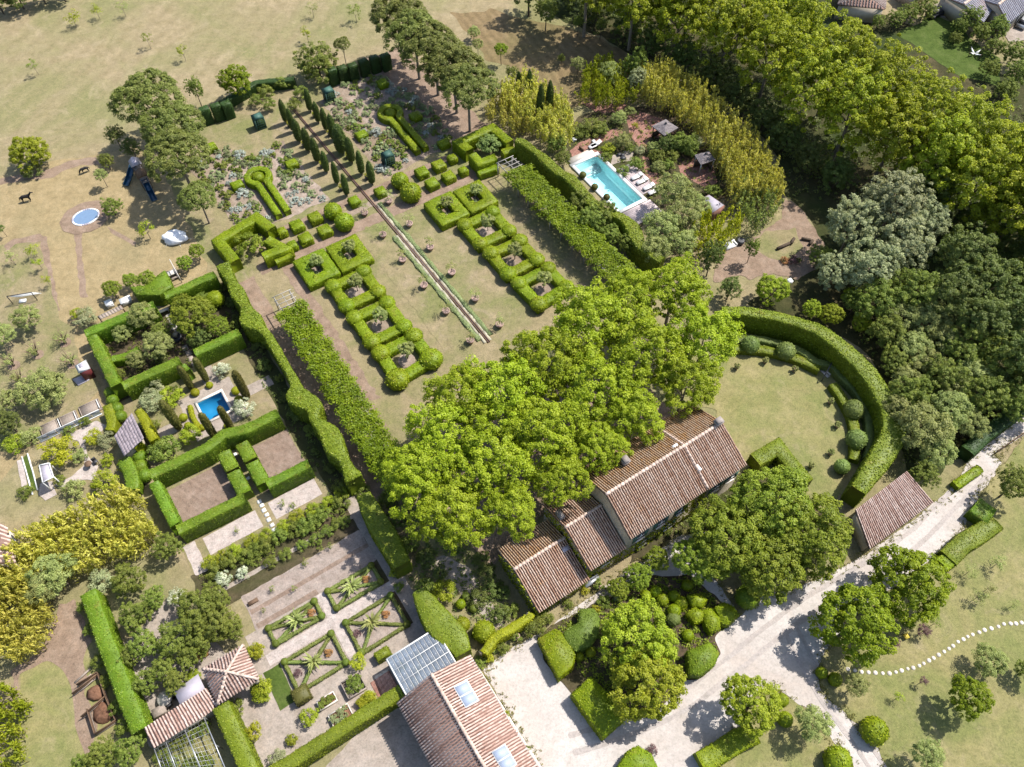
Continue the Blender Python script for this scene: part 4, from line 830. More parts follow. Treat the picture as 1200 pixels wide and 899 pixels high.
for k, (u, v) in enumerate(((3.6, -83.6), (3.5, -80.4), (3.7, -77.9), (3.8, -75.3), (3.5, -71.9), (3.8, -69.1), (3.9, -66.0), (4.2, -63.2))):
    cypress(u, v, [4.4, 4.1, 4.5, 5.0, 5.6, 5.0, 4.6, 4.6][k], [.5, .48, .5, .6, .95, .6, .52, .55][k], 'slim dark cypress, %s from the far end in the right row of the walk' % ORD[k], 'cypresses of the cypress walk')
for k, (u, v) in enumerate(((-.8, -82), (-.8, -76.5), (-.5, -70.7), (-.2, -64.6), (3.6, -82), (3.7, -76.6), (3.8, -70.4), (4.1, -64.6))):
    w = G(u, v); root = empty('potted_shrub', (w[0], w[1], 0), label='yellow shrub in a dark pot, %s from the far end in the %s cypress row' % (ORD[k % 4], 'left' if k < 4 else 'right'), cat='pot plant', group='yellow shrubs between the cypresses')
    MB().lathe([(.28, 0), (.36, .4), (.4, .5), (.34, .5)], n=12).build('pot', M['dkmetal'], root); link('foliage', KIND['shruby'][1](k), root, (0, 0, .75), k, .32)
# keyhole hedges with a domed bush in the eye
def keyhole(cu, cv, ll, label):
    r = 1.6; w = .9; pts = [G(cu + .72, cv + ll)]
    pts += [G(cu + .72, cv + 1.6)]; pts += [G(cu + r * math.cos(a), cv + r * math.sin(a)) for a in np.linspace(R(60), R(-240), 20)]; pts += [G(cu - .72, cv + 1.6), G(cu - .72, cv + ll)]
    o = hedge_path(resample(pts, .55), w, 1.0, 'box', label, world=True, step=.5, name='keyhole_hedge')
    return o
keyhole(-9.8, -73.3, 9.2, 'keyhole shaped clipped box hedge in the left lavender bed'); keyhole(13.9, -75.4, 10.4, 'keyhole shaped clipped box hedge in the right lavender bed')
for u, v, t in ((-9.8, -73.3, 'left'), (13.9, -75.4, 'right')):
    w = G(u, v); link('topiary_dome', BALL['box'](3), None, (w[0], w[1], .55), 0, (.92, .92, .85), label='domed box bush in the eye of the %s keyhole hedge' % t, cat='topiary')
# lattice plant boxes
def lattice_box(u, v, label):
    w = G(u, v); root = empty('lattice_box', w, GA, label=label, cat='plant box', group='green lattice boxes'); s, h = 1.5, 2.1
    MB().box((0, 0, .05), (s - .12, s - .12, h - .1)).build('core', M['darkh'], root)
    m = MB()
    for x in (-1, 1):
        for y in (-1, 1): m.box((x * s / 2, y * s / 2, 0), (.1, .1, h))
    for a in range(4):
        for k in range(5):
            t = -s / 2 + s * k / 4; p = [(t, -s / 2), (s / 2, t), (t, s / 2), (-s / 2, t)][a]; m.box((p[0], p[1], 0), (.04, .04, h))
            z = h * (k + .5) / 5; q = [(0, -s / 2, s, .05), (s / 2, 0, .05, s), (0, s / 2, s, .05), (-s / 2, 0, .05, s)][a]; m.box((q[0], q[1], z), (q[2], q[3], .05))
    m.build('lattice', M['teal'], root, kind='stuff'); MB().hexa([(-s / 2 - .06, -s / 2 - .06, h), (s / 2 + .06, -s / 2 - .06, h), (s / 2 + .06, s / 2 + .06, h), (-s / 2 - .06, s / 2 + .06, h)], [(-.15, -.15, h + .28), (.15, -.15, h + .28), (.15, .15, h + .28), (-.15, .15, h + .28)]).build('lid', M['teal'], root)
for q, t in (((305.5, 149), 'left of the cypress walk'), ((387, 118), 'behind the cypress walk on the right'), ((456, 193), 'nearest the cube hedges, right of the cypresses')):
    w = P(*q); lattice_box(*UVc(w), 'green lattice plant box ' + t)
# lavender beds
def scatter_bed(poly, n, avoid, side, seed):
    rs = np.random.RandomState(seed); pts = []; us = [p[0] for p in poly]; vs = [p[1] for p in poly]; tries = 0
    while len(pts) < n and tries < 9000:
        tries += 1; u, v = rs.uniform(min(us), max(us)), rs.uniform(min(vs), max(vs))
        if not inpoly(u, v, poly) or avoid(u, v): continue
        r = rs.choice([.5, .6, .75, .95]);
        if any((u - a) ** 2 + (v - b) ** 2 < ((r + c) * .72) ** 2 for a, b, c in pts): continue
        pts.append((u, v, r))
    rows = {}
    pts.sort(key=lambda p: p[1])
    nr = 9; per = -(-len(pts) // nr)
    for k, (u, v, r) in enumerate(pts): rows.setdefault(k // per, []).append((u, v, r))
    for i, row in rows.items():
        for j, (u, v, r) in enumerate(sorted(row)):
            kk = rs.choice(['mound', 'mound', 'mound', 'mound', 'moundb', 'moundg', 'moundg']); w = G(u, v)
            col = {'mound': 'grey green', 'moundb': 'silver blue', 'moundg': 'green'}[kk]
            root = empty('lavender_mound', (w[0], w[1], 0), label='%s mound plant, %s bed, row %s from the back, %s from left' % (col, side, ORD[i], ORD[j]), cat='plant', group='mound plants of the lavender beds')
            s = r / .7; link('foliage', KIND[kk][1](rs.randint(9)), root, (0, 0, .12 * s), rs.uniform(0, 6.28), (s, s, s * rs.uniform(.9, 1.25)))
def keyav(cu, cv, ll): return lambda u, v: (u - cu) ** 2 + (v - cv) ** 2 < 9.0 or (abs(u - cu) < 2.1 and cv < v < cv + ll + .6)
ka, kb = keyav(-9.8, -73.3, 9.2), keyav(13.9, -75.4, 10.4)
scatter_bed([(-17.6, -82.2), (-11.2, -82.8), (-9.6, -78.4), (-3.6, -79.2), (-3.2, -64.2), (-16.2, -64)], 88, ka, 'left', 3)
scatter_bed([(6.4, -84.5), (11, -87), (17.6, -86), (19.8, -78), (19.6, -65), (6.8, -64)], 108, lambda u, v: kb(u, v) or abs(u - 10.2) < .45 and v < -76, 'right', 4)
for (x, y, rp), t in ((Z(240, 130)(280, 640)[0] + (6,), 'left bed by the outer path'), (Z(240, 130)(760, 455)[0] + (6,), 'left bed beside the cypresses'), (Z(240, 130)(45, 310)[0] + (6.5,), 'far corner of the left lavender bed'), (Z(380, 60)(325, 725)[0] + (7,), 'right bed beside the cypresses'), (Z(380, 60)(800, 560)[0] + (8,), 'right bed under the pines'), (Z(380, 60)(510, 270)[0] + (7,), 'far corner of the right lavender bed'), (Z(380, 60)(1050, 800)[0] + (8,), 'near right corner of the right lavender bed')):
    w = P(x, y, .9); link('box_cushion', fuzzed(*poly_body([G(*(np.array(UVc(w)) + d)) for d in ((-.85, -.75), (.85, -.75), (.85, .75), (-.85, .75))], .95), M['box'], 46, .16, 3), label='clipped box cushion in the ' + t if 'bed' not in t.split()[1] else 'clipped box cushion, ' + t, cat='topiary', group='box cushions in the lavender beds')
# cubes and balls either side of the channel
def cube(u, v, s, h, label, sv=None):
    sv = sv or s; hedge_poly([G(u - s / 2, v - sv / 2), G(u + s / 2, v - sv / 2), G(u + s / 2, v + sv / 2), G(u - s / 2, v + sv / 2)], h, 'box', label, 'topiary', 'box_cube', 'box cubes and balls along the cross path', world=True)
def at(tl, x, y, h=0.0): return UVc(P(*tl(x, y)[0], h))
tA, tB = Z(290, 240), Z(440, 120)
for x, y, s, t in ((300, 225, 1.25, 'smallest, back row'), (430, 170, 1.75, 'middle, back row'), (590, 100, 1.75, 'next to the ball, back row'), (390, 345, 1.25, 'smallest, front row'), (505, 285, 1.75, 'middle, front row'), (675, 215, 1.75, 'next to the ball, front row')):
    cube(*at(tA, x, y, 1.1), s, 1.15, 'clipped box cube left of the channel, ' + t)
for x, y, s, t in ((405, 600, 1.75, 'next to the ball, back row'), (555, 540, 1.75, 'middle, back row'), (672, 480, 1.25, 'smallest, back row'), (495, 700, 1.75, 'next to the ball, front row'), (640, 640, 1.75, 'middle, front row'), (770, 590, 1.25, 'smallest, front row')):
    cube(*at(tB, x, y, 1.1), s, 1.15, 'clipped box cube right of the channel, ' + t)
cube(*at(b2, 430, 52, 1.1), 1.5, 1.1, 'single box cube hard against the channel on its left'); cube(*at(b2, 545, 10, 1.1), 1.5, 1.1, 'single box cube hard against the channel on its right')
for (q, rp), t in (((tA(750, 60)[0], 10.5), 'left of the channel, back one of two'), ((tA(850, 155)[0], 11.3), 'left of the channel, front one of two'), ((tB(215, 690)[0], 10.2), 'right of the channel, back one of two'), ((tB(310, 795)[0], 12.3), 'right of the channel, front one of two')):
    ball(*q, rp, 'clipped box ball ' + t, 'box', .8, group='box cubes and balls along the cross path')
# square rings and chained cells of the parterres
def ring(u0, u1, v0, v1, w, h, label, name='parterre_hedge'):
    a = w / 2; return hedge_path(ugrid(u0 + a, v0 + a, u1 - a, v0 + a, u1 - a, v1 - a, u0 + a, v1 - a), w, h, 'box', label, closed=True, world=True, name=name, step=.6)
ring(-12.6, -7.95, -54.6, -49.1, 1.6, 1.15, 'square box hedge ring at the outer far corner of the left parterre'); ring(-7.65, -2.9, -54.5, -49.0, 1.6, 1.15, 'square box hedge ring by the channel in the left parterre')
ring(8.2, 12.85, -54.5, -49.0, 1.6, 1.15, 'square box hedge ring by the channel in the right parterre'); ring(13.15, 17.7, -54.3, -48.9, 1.6, 1.15, 'square box hedge ring at the outer far corner of the right parterre')
def cell(c, label, big=False):
    o = hedge_path([G(*q) for q in c], 1.5, 1.05, 'box', label, closed=True, world=True, name='parterre_hedge', step=.6)
    for k, q in enumerate(c):
        w = G(*q); r = 1.08 + (.3 if big and k in (2, 3) else 0) + .06 * math.sin(q[0] * 9); _cnt[0] += 1
        link('topiary_ball', BALL['box'](_cnt[0]), o, (w[0], w[1], .9), _cnt[0], (r * 1.06, r * 1.06, r * .8))
LC = [(-9.8, -47.6), (-5.1, -47.7), (-5.1, -43.5), (-9.8, -43.6), (-9.8, -41.2), (-5.0, -41.1), (-5.0, -36.4), (-9.7, -36.5), (-9.6, -34.2), (-4.7, -34.3), (-4.6, -29.9), (-9.7, -29.5)]
RC = [(11.1, -47.6), (15.9, -47.6), (15.9, -43.2), (11.1, -43.3), (11.4, -41.0), (16.1, -40.7), (16.1, -36.5), (11.4, -36.5), (11.7, -34.3), (16.6, -34.3), (16.7, -30.2), (12.0, -29.8)]
for k in range(3):
    cell(LC[4 * k:4 * k + 4], 'box hedge cell with corner balls, left parterre, %s from the house' % ORD[2 - k], k == 2); cell(RC[4 * k:4 * k + 4], 'box hedge cell with corner balls, right parterre, %s from the house' % ORD[2 - k])
mid_ = lambda c: (sum(q[0] for q in c) / 4, sum(q[1] for q in c) / 4)
cent = [((-10.3, -51.9), 'outer square, left parterre'), ((-5.3, -51.8), 'inner square, left parterre'), ((10.5, -51.8), 'inner square, right parterre'), ((15.4, -51.6), 'outer square, right parterre')] + [(mid_(LC[4 * k:4 * k + 4]), '%s cell from the house, left parterre' % ORD[2 - k]) for k in range(3)] + [(mid_(RC[4 * k:4 * k + 4]), '%s cell from the house, right parterre' % ORD[2 - k]) for k in range(3)]
for k, ((u, v), t) in enumerate(cent):
    tree('std', 0, 0, 0, 2.1, 'mop headed standard tree in the ' + t, 'tree', 'standard_tree', 'standard trees of the parterres', xy=G(u + .3, v - .2)[:2], r=.95 if k > 3 else .85, limbs=3)
    lay('planting_disc', [G(u + 1.15 * math.cos(a), v + 1.15 * math.sin(a)) for a in np.linspace(0, 6.1, 14)], 5, 'bed', 'pale stony disc in the ' + t, .03, world=True)
    if k < 4: tree('mound', 0, 0, 0, .3, 'grey mound plant at the foot of the standard, ' + t, 'plant', 'lavender_mound', xy=G(u - .7, v + .5)[:2], r=.7, trunk=False)
# open-sided hedge rooms at the two far corners
E1 = Z(530, 130)
def room(pa, pb, low, side, c, rr):
    hedge_path(pa, 1.5, 2.1, 'box', 'tall box hedge wrapping the far sides of the %s corner room' % side); hedge_path(pb, 1.35, 2.0, 'box', 'tall box hedge closing the near side of the %s corner room' % side)
    hedge_path(low, 1.2, 1.2, 'box', 'low box hedge step in front of the %s corner room' % side)
    w = P(*c, 1.2); r0, get = KIND['round'][:2]; root = empty('shrub', (w[0], w[1], 0), label='big round shrub inside the %s corner hedge room' % side, cat='shrub')
    link('foliage', crown(700 + len(side), rr, .75, 60, .4, 80, .19, M['mulb'] if side == 'left' else M['gball'], low=-.3, inner=.75), root, (0, 0, 1.2)); MB().tube([(0, 0, -.1), (0, 0, 1.2)], [.14, .1], 6).build('stem', M['barkd'], root)
room(E1(505, 270, 350, 140, 60, 270, 150, 340), E1(175, 375, 245, 450, 385, 400), E1(225, 540, 400, 480), 'right', E1(322, 300)[0], 1.75)
hedge_path(E1(440, 360, 550, 330), 1.3, 1.6, 'box', 'short box hedge block beside the white pergola frame')
room([(318, 268), (300, 254), (255, 281), (275, 306)], [(313, 280), (332, 290), (308, 300)], [(322, 305), (342, 297)], 'left', (292, 288), 2.0)
# channel
ch = wempty('water_channel', G(2.4, -57), label='narrow rust edged water channel running down the garden axis', cat='water channel')
E0, E2 = (1.45, -86), (3.35, -28.6)
du = np.array([E2[0] - E0[0], E2[1] - E0[1]]); du = du / np.linalg.norm(du); nx = np.array([-du[1], du[0]])
for s in (-1, 1): MB().bar(G(E0[0] + nx[0] * .13 * s, E0[1] + nx[1] * .13 * s, .1), G(E2[0] + nx[0] * .13 * s, E2[1] + nx[1] * .13 * s, .1), .07, .2).build('edge', M['corten'], ch)
MB().bar(G(*E0, .05), G(*E2, .05), .18, .16).build('water', M['dkmetal'], ch)
for s in (-1, 1):
    for k in range(17):
        v0 = -59 + k * 1.78; u0 = axis(v0) + s * .4
        if s < 0 and k < 4: continue
        MB().box(G(u0, v0 + .85, 0), (.3 + .08 * ((k * 7) % 3), 1.72, .13), GA).build('kerb_stone', M['kerbg'], ch)
for s, v0, v1, t in ((-1, -52, -29.5, 'left'), (1, -59, -29.5, 'right')):
    hedge_path([G(axis(v) + s * .85, v) for v in np.linspace(v0, v1, 30)], [.55 + .3 * math.sin(v * 3.1) * math.sin(v) for v in np.linspace(v0, v1, 30)], .22, 'sage', 'low grey herb edging along the %s side of the channel' % t, 'edging', 'herb_edging', world=True, dens=60, size=.13)
# potted trees along it
def potted(u, v, label):
    w = G(u, v); _cnt[0] += 1; root = empty('potted_tree', (w[0], w[1], 0), _cnt[0], label=label, cat='pot plant', group='potted trees along the channel')
    MB().lathe([(.3, 0), (.4, .1), (.5, .5), (.56, .52), (.56, .64), (.45, .64), (.43, .58)], n=14).build('pot', M['terra'], root, True); MB().lathe([(.02, .55), (.36, .56)], n=12).build('soil', M['compost'], root)
    MB().tube([(0, 0, .5), (.03, .02, 1.3)], [.05, .04], 6).build('trunk', M['barkd'], root); link('crown', KIND['sapo'][1](_cnt[0]), root, (0, 0, 1.6), 0, .8)
for k, (u, v) in enumerate(((.3, -58.1), (.5, -52.8), (.6, -47.1), (.8, -41.4), (1.1, -35.9), (1.3, -30.0))): potted(u, v, 'potted tree in terracotta, %s from the house, left of the channel' % ORD[5 - k])
for k, (u, v) in enumerate(((4.4, -58.3), (4.7, -52.6), (5.0, -47.0), (5.2, -41.3), (5.5, -35.6), (5.9, -30.1))): potted(u, v, 'potted tree in terracotta, %s from the house, right of the channel' % ORD[5 - k])
# pergolas under vines
M['wood_p'] = plain('bleached_wood', (.42, .39, .35), .8, .2, .2, 4)
def pergola(u0, u1, v0, v1, bare, h, label, seed, du_=0.0):
    root = wempty('pergola', G((u0 + u1) / 2, (v0 + v1) / 2), label=label, cat='pergola'); n = int((v1 - v0) / 2.6); sh_ = lambda v: du_ * (v - v0) / (v1 - v0)
    for k in range(n + 1):
        v = v0 + (v1 - v0) * k / n
        for u in (u0, u1): MB().box(G(u + sh_(v), v, 0), (.12, .12, h), GA).build('post', M['wood_p'], root)
    for u in (u0, u1): MB().bar(G(u, v0, h), G(u + du_, v1, h), .1, .14).build('beam', M['wood_p'], root)
    MB().bar(G((u0 + u1) / 2, v0, h + .05), G((u0 + u1) / 2 + du_, v1, h + .05), .08, .08).build('beam', M['wood_p'], root)
    m = int((v1 - v0) / .75)
    for k in range(m + 1): v = v0 + (v1 - v0) * k / m; MB().bar(G(u0 - .3 + sh_(v), v, h + .13), G(u1 + .3 + sh_(v), v, h + .13), .06, .08).build('rafter', M['wood_p'], root)
    rs = np.random.RandomState(seed); nc = int((u1 - u0 + 1.2) * (v1 - bare) * 2.6); C = []
    for k in range(nc):
        v = bare + (v1 + .8 - bare) * ((k * .618034) % 1); C.append(G(u0 - .7 + (u1 - u0 + 1.4) * (k + .5) / nc + sh_(v), v, h + .2 + rs.uniform(-.2, .25) - (.9 * rs.rand() if rs.rand() < .25 else 0)))
    C = np.array(C); per = 120; idx = np.repeat(np.arange(nc), per); d = unit(rs.normal(size=(len(idx), 3))); d[:, 2] = np.abs(d[:, 2]) * .8
    Q = C[idx] + d * rs.uniform(.1, .75, len(idx))[:, None]; V, F = leaves(Q, d * .5 + [0, 0, .8] + rs.normal(size=Q.shape) * .45, .24, rs)
    link('vine', mesh('vine', V, F, M['vine'], np.clip(.5 * rs.rand(nc)[idx] + .5 * rs.rand(len(idx)), 0, 1)), root); return root
M['vine'] = leaf_mat('vine_leaf', (.08, .135, .010), (.135, .20, .015), (.20, .265, .025), .34)
pergola(-17.6, -15.4, -48.6, -15, -45.6, 2.7, 'long white pergola smothered in vines left of the parterre', 61)
pergola(21.0, 23.5, -54.2, -25, -51.4, 2.7, 'long white pergola smothered in vines right of the parterre', 62, 1.0)
# scalloped tall hedges
hedge_path(a2(975, 335, 1010, 400, 1040, 455, 1075, 520, 1100, 575, 1150, 620, 1190, 670) + b3(165, 20, 180, 85, 250, 130, 255, 190, 320, 250, 345, 310, 385, 370, 430, 455), [1.8, 1.1, 1.7, 1.2, 2.6, 1.1, 1.0, 1.0, 2.5, 1.9, 1.0, 2.1, 2.2, 1.1, 1.9], 3.7, 'hedged', 'tall scalloped hedge left of the vine pergola', smooth=4, name='scalloped_hedge', size=.2)
hedge_path(E1(560, 250, 640, 280, 720, 345, 800, 405, 880, 485, 960, 545, 1040, 590) + c1(300, 830, 390, 920) + c2(440, 110, 500, 140, 535, 180, 560, 240, 620, 292, 660, 318), [.9, 1.3, 1.0, 1.4, 1.5, 1.3, 1.6, 1.5, 1.4, 1.2, 1.5, 2.1, 1.6, 1.3, 1.2], 3.4, 'hedged', 'tall scalloped hedge between the right pergola and swimming pool', smooth=4, name='scalloped_hedge', size=.2)
# ================================================================== LEFT GARDEN ROOMS, KITCHEN GARDEN, ROUND GREEN
def uhedge(a, w, h, mat, label, **k): return hedge_path(ugrid(*a), w, h, mat, label, world=True, **k)
# hedge walls of the planted room
uhedge((-40.3, -56.4, -31.2, -56.1), 1.2, 2.8, 'hedge', 'clipped hedge wall on the far left side of the planted room')
uhedge((-29.6, -56.6, -22.6, -56.6), 1.2, 2.9, 'hedge', 'clipped hedge wall on the far right side of the planted room')
uhedge((-39.7, -55.4, -39.5, -46.4), 1.3, 2.8, 'hedge', 'clipped hedge wall along the paddock side of the planted room')
uhedge((-38.8, -45.9, -31.6, -45.8), 1.2, 2.8, 'hedge', 'clipped hedge wall between planted room and pool, left of the opening')
uhedge((-29.6, -45.8, -23.6, -45.8), 1.2, 2.8, 'hedge', 'clipped hedge wall between planted room and pool, right of the opening')
uhedge((-31.6, -45.3, -31.3, -44.2), .7, 2.2, 'hedge', 'short hedge return at the opening towards the pool')
# hedge rooms with soil beds
uhedge((-40.0, -32.2, -33.4, -32.0, -32, -32.4, -31, -32.7, -29.8, -32.3, -28.6, -31.9, -24.4, -31.8), 1.3, 2.9, 'hedge', 'long clipped hedge with a raised bow behind the soil beds')
uhedge((-40.1, -31.3, -39.9, -25.0), 1.1, 2.5, 'hedge', 'clipped hedge end wall by the golden bamboo')
uhedge((-39.9, -24.2, -32.1, -23.9), 1.2, 2.6, 'hedge', 'clipped hedge in front of the left soil bed')
uhedge((-29.4, -24.0, -24.2, -23.8), 1.2, 2.6, 'hedge', 'clipped hedge in front of the right soil bed')
for u, t in ((-32.0, 'left'), (-29.7, 'right')):
    uhedge((u, -31.0, u, -28.3), 1.5, 2.0, 'hedge', 'far hedge block on the %s of the slab path' % t); uhedge((u, -28.0, u, -24.8), 1.5, 1.9, 'hedge', 'near hedge block on the %s of the slab path' % t)
# slabs between the chipping beds
sp_ = wempty('slab_path', G(-31, -22), kind='structure', label='row of white square slabs between the chipping beds', cat='path')
for k, v in enumerate((-23.9, -23.3, -22.6, -21.9, -21.2, -20.4, -19.7, -27.4, -31.2)): MB().box(G(-31.05 + .05 * (k % 2), v, 0), (.5, .4 if k % 2 else .48, .09), GA + .05 * (k % 3 - 1)).build('slab', M['white_p'], sp_)
# slim cypresses round the blue pool
z5 = Z(140, 440); z6 = Z(140, 360)
for (tl, bx, by, h, r), t in (((z6, 640, 715, 5.0, .42), 'left gatepost of the brick walk'), ((z6, 770, 645, 5.0, .42), 'right gatepost of the brick walk'), ((z6, 1125, 795, 6.0, .5), 'beyond the far right pool corner'), ((z5, 530, 465, 6.4, .52), 'left of the pool, behind the others'), ((z5, 840, 540, 5.6, .45), 'near left corner of the blue pool'), ((z5, 990, 475, 5.4, .42), 'near right corner of the blue pool')):
    cypress(0, 0, h, r, 'column cypress, ' + t, 'column cypresses round the blue pool', CYPO, 6.0, .5, xy=P(*tl(bx, by)[0])[:2])
for (x, y, rp, k), t in (((465, 190, 13.5, 'shrubl'), 'left of the terrace behind a cypress'), ((620, 520, 12.5, 'shrubl'), 'near left corner of the terrace'), ((1095, 285, 12, 'shrubw'), 'pale flowered, right of the pool'), ((900, -40, 10, 'shrubw'), 'pale flowered, far side of the terrace')):
    shrub(k, *z5(x, y)[0], rp, 'round shrub by the blue pool, ' + t, hf=.75)
for k, (x, y, rp) in enumerate(((665, 150, 5), (560, 370, 5), (790, 85, 4.2), (1020, 135, 5), (1050, 215, 5.5), (730, 455, 4), (945, 440, 4), (600, 440, 4))):
    ball(*z5(x, y)[0], rp, 'small golden ball bush by the blue pool, %s clockwise list' % ORD[k] if 0 else 'golden ball bush at the %s of the blue pool' % ('far left', 'near left corner', 'far side', 'far right', 'right side', 'bottom left edge', 'bottom right edge', 'lower left terrace')[k], 'yell', .7, group='golden ball bushes round the blue pool')
hedge_path(z5(610, 260, 650, 380, 720, 470), .5, .5, 'yell', 'low golden hedge curving along the left pool edge', smooth=3)
for (x, y, rp), t in (((295, 100, 11.5), 'far'), ((280, 225, 13.5), 'near')): shrub('shrubs', *z5(x, y)[0], rp, 'silver white ball shrub, %s one of two left of the pool' % t, hf=.8)
shrub('shrub', *z5(410, 690)[0], 20, 'large leafy bush below the stone hut', hf=.6); shrub('mulbs' if 0 else 'shrub', *z5(300, 440)[0], 8, 'leafy bush beside the gold hedge', hf=.7)
hedge_path(z5(160, 300, 210, 380, 250, 470, 300, 570), .9, 2.6, 'yell', 'tall gold leaved hedge along the right of the stone hut', smooth=3); hedge_path(z5(90, 540, 140, 590, 170, 610), 1.0, 2.4, 'yell', 'short gold leaved hedge below the stone hut', smooth=3)
for k, (x, y) in enumerate(((125, 655), (180, 715), (190, 800), (225, 880))): ball(*z5(x, y)[0], 8.3, 'clipped green ball, %s from the stone hut in the row of four' % ORD[k], 'hedge', .9, group='row of clipped balls by the stone hut')
for k, (x, y) in enumerate(((485, 75), (495, 110), (515, 145), (530, 180))): ball(*a3(x, y)[0], 7, 'clipped green ball, %s below the planted room corner' % ORD[k], 'hedge', 1.3, group='clipped balls below the planted room')
hedge_path(a3(470, 130, 490, 200, 480, 240), 1.1, 1.6, 'lime', 'lime green rounded hedge beside the white terrace', smooth=2)
# trees and shapes inside the planted room
z7 = Z(0, 360)
for (k, tl, x, y, rp, h), t in ((('mulb', a2, 840, 560, 27, 3.2), 'largest tree'), (('mulb', a2, 960, 610, 13, 2.2), 'rounded tree right'), (('olivet', a2, 625, 560, 17, 2.4), 'cloud pruned tree far left'), (('olivet', a2, 690, 690, 18, 2.4), 'cloud pruned tree centre'), (('mixt', a2, 710, 630, 12, 1.8), 'small spreading tree centre'), (('olivet', a2, 535, 640, 11, 1.6), 'bushy tree left'), (('mulb', a2, 790, 490, 10, 2.0), 'small tree by the opening'), (('olivet', a2, 600, 755, 12, 1.6), 'bushy tree near the front hedge'), (('mixt', a2, 520, 820, 8, 1.2), 'small bush front left'), (('darkt', a2, 700, 740, 10, 1.2), 'dark bush by the lantern path'), (('darkt', a2, 880, 660, 14, 1.4), 'dark bush under the largest tree'), (('shrub', a2, 1030, 600, 6, .9), 'small bush far right'), (('shrub', a2, 890, 485, 8, 1.2), 'pale bush beyond the largest tree')):
    tree(k, *tl(x, y)[0], rp, h, 'planted room: ' + t)
ball(*a2(945, 490)[0], 10, 'olive gold clipped ball in the planted room', 'lime', 1.0)
hedge_path(a2(490, 750, 560, 735, 610, 705), 1.0, 1.3, 'hedge', 'low curving hedge inside the planted room', smooth=3)
ln = wempty('stone_lantern', P(208, 396), label='dark stone lantern basin on the path of the planted room', cat='lantern')
w = P(208, 397); MB().lathe([(.7, 0), (.7, .5), (.55, .6), (.5, .35)], c=w, n=12).build('basin', M['dkmetal'], ln); MB().lathe([(.2, .3), (.15, .8), (.4, .95), (.05, 1.2)], c=w, n=8).build('spout', M['stonew'], ln)
sl_ = wempty('slab_path', P(200, 380), kind='structure', label='dark slab path through the planted room', cat='path')
for k in range(10):
    if k in (5,): continue
    MB().box(G(-30.45 + .1 * (k % 2), -55.6 + 1.02 * k, 0), (.7, .85, .1), GA).build('slab', M['slab'] if k < 3 else M['wood_g'], sl_)
bench = wempty('bench', P(192, 362), label='small pale bench at the far opening of the planted room', cat='bench'); w = P(191, 364, .45)
MB().box(w * [1, 1, 0] + [0, 0, .42], (1.5, .5, .08), GA).build('seat', M['stone'], bench)
for s in (-.6, .6): MB().box(w * [1, 1, 0] + UX * s, (.1, .45, .42), GA).build('leg', M['stone'], bench)
# white terrace with water ribbons, left edge
lay('white_terrace', Z(0, 460)(560, 390, 700, 320, 850, 250, 940, 300, 880, 350, 740, 440, 780, 560, 830, 640, 870, 640, 820, 770, 720, 770, 560, 830, 480, 820, 640, 730, 740, 640, 740, 540, 690, 430), 4, 'chip', 'white paved winding terrace at the left edge', .06)
lay('white_terrace', Z(0, 460)(350, 800, 460, 780, 500, 899, 400, 950, 340, 900), 4, 'chip', 'white paved square beside the reed strip', .04); lay('white_terrace', Z(0, 460)(150, 600, 195, 590, 250, 850, 200, 870), 4, 'chip', 'pale strip along the left edge of the water garden', .04)
lay('reed_strip', Z(0, 460)(200, 580, 245, 540, 330, 850, 270, 880), 5, 'lush', 'bright green planted strip between white kerbs', .03)
for q, t in ((Z(0, 460)(195, 565, 240, 720, 290, 899), 'left'), (Z(0, 460)(245, 540, 290, 690, 335, 860), 'right')):
    p = PP(q); m = MB(); [m.bar(a + [0, 0, .06], b + [0, 0, .06], .14, .22) for a, b in zip(p, p[1:])]; m.build('white_kerb', M['white_p'], label='white kerb along the %s of the bright green strip' % t, cat='kerb')
gp = Z(0, 460); gl = wempty('glass_screen', P(*gp(640, 310)[0]), label='long low glass edged screen along the white terrace', cat='screen')
p = PP(gp(360, 440, 900, 190)); m = MB(); m.bar(p[0] + [0, 0, .1], p[1] + [0, 0, .1], .12).bar(p[0] + [0, 0, 1.1], p[1] + [0, 0, 1.1], .06).build('rail', M['white_p'], gl)
for k in range(7):
    a, b = p[0] + (p[1] - p[0]) * (k + .04) / 7, p[0] + (p[1] - p[0]) * (k + .96) / 7; MB().hexa([a + [0, 0, .18], b + [0, 0, .18], b + [0, .02, .18], a + [0, .02, .18]], [a + [0, 0, 1.05], b + [0, 0, 1.05], b + [0, .02, 1.05], a + [0, .02, 1.05]]).build('pane', M['glass'], gl)
for (x, y, ang), t in (((460, 315, GA), 'left'), ((600, 250, GA), 'middle'), ((800, 145, GA), 'right')):
    root = wempty('timber_frame_bed', P(*gp(x, y)[0]), label='raised timber seed bed with a white bar, %s of three' % t, cat='planter', group='timber seed beds'); c = P(*gp(x, y)[0])
    for d, sz in (((0, .85), (2.4, .08, .3)), ((0, -.85), (2.4, .08, .3)), ((1.2, 0), (.08, 1.7, .3)), ((-1.2, 0), (.08, 1.7, .3))): MB().box(c + UX * d[0] + VX * d[1], sz, GA).build('board', M['wood_g'], root)
    MB().box(c, (2.3, 1.6, .2), GA).build('soil', M['wood_g'], root); MB().bar(c + UX * 1.0 - VX * .7 + [0, 0, .38], c + UX * 1.0 + VX * .7 + [0, 0, .38], .09).build('bar', M['white_p'], root)
tb = wempty('garden_table', P(*gp(795, 650)[0]), label='round brown table on the white terrace', cat='table'); w = P(*gp(795, 650)[0]); MB().lathe([(.42, .68), (.42, .74)], c=w, n=16).build('table_top', M['wood_b'], tb); MB().lathe([(.25, 0), (.06, .06), (.06, .68)], c=w, n=8).build('leg', M['dkmetal'], tb)
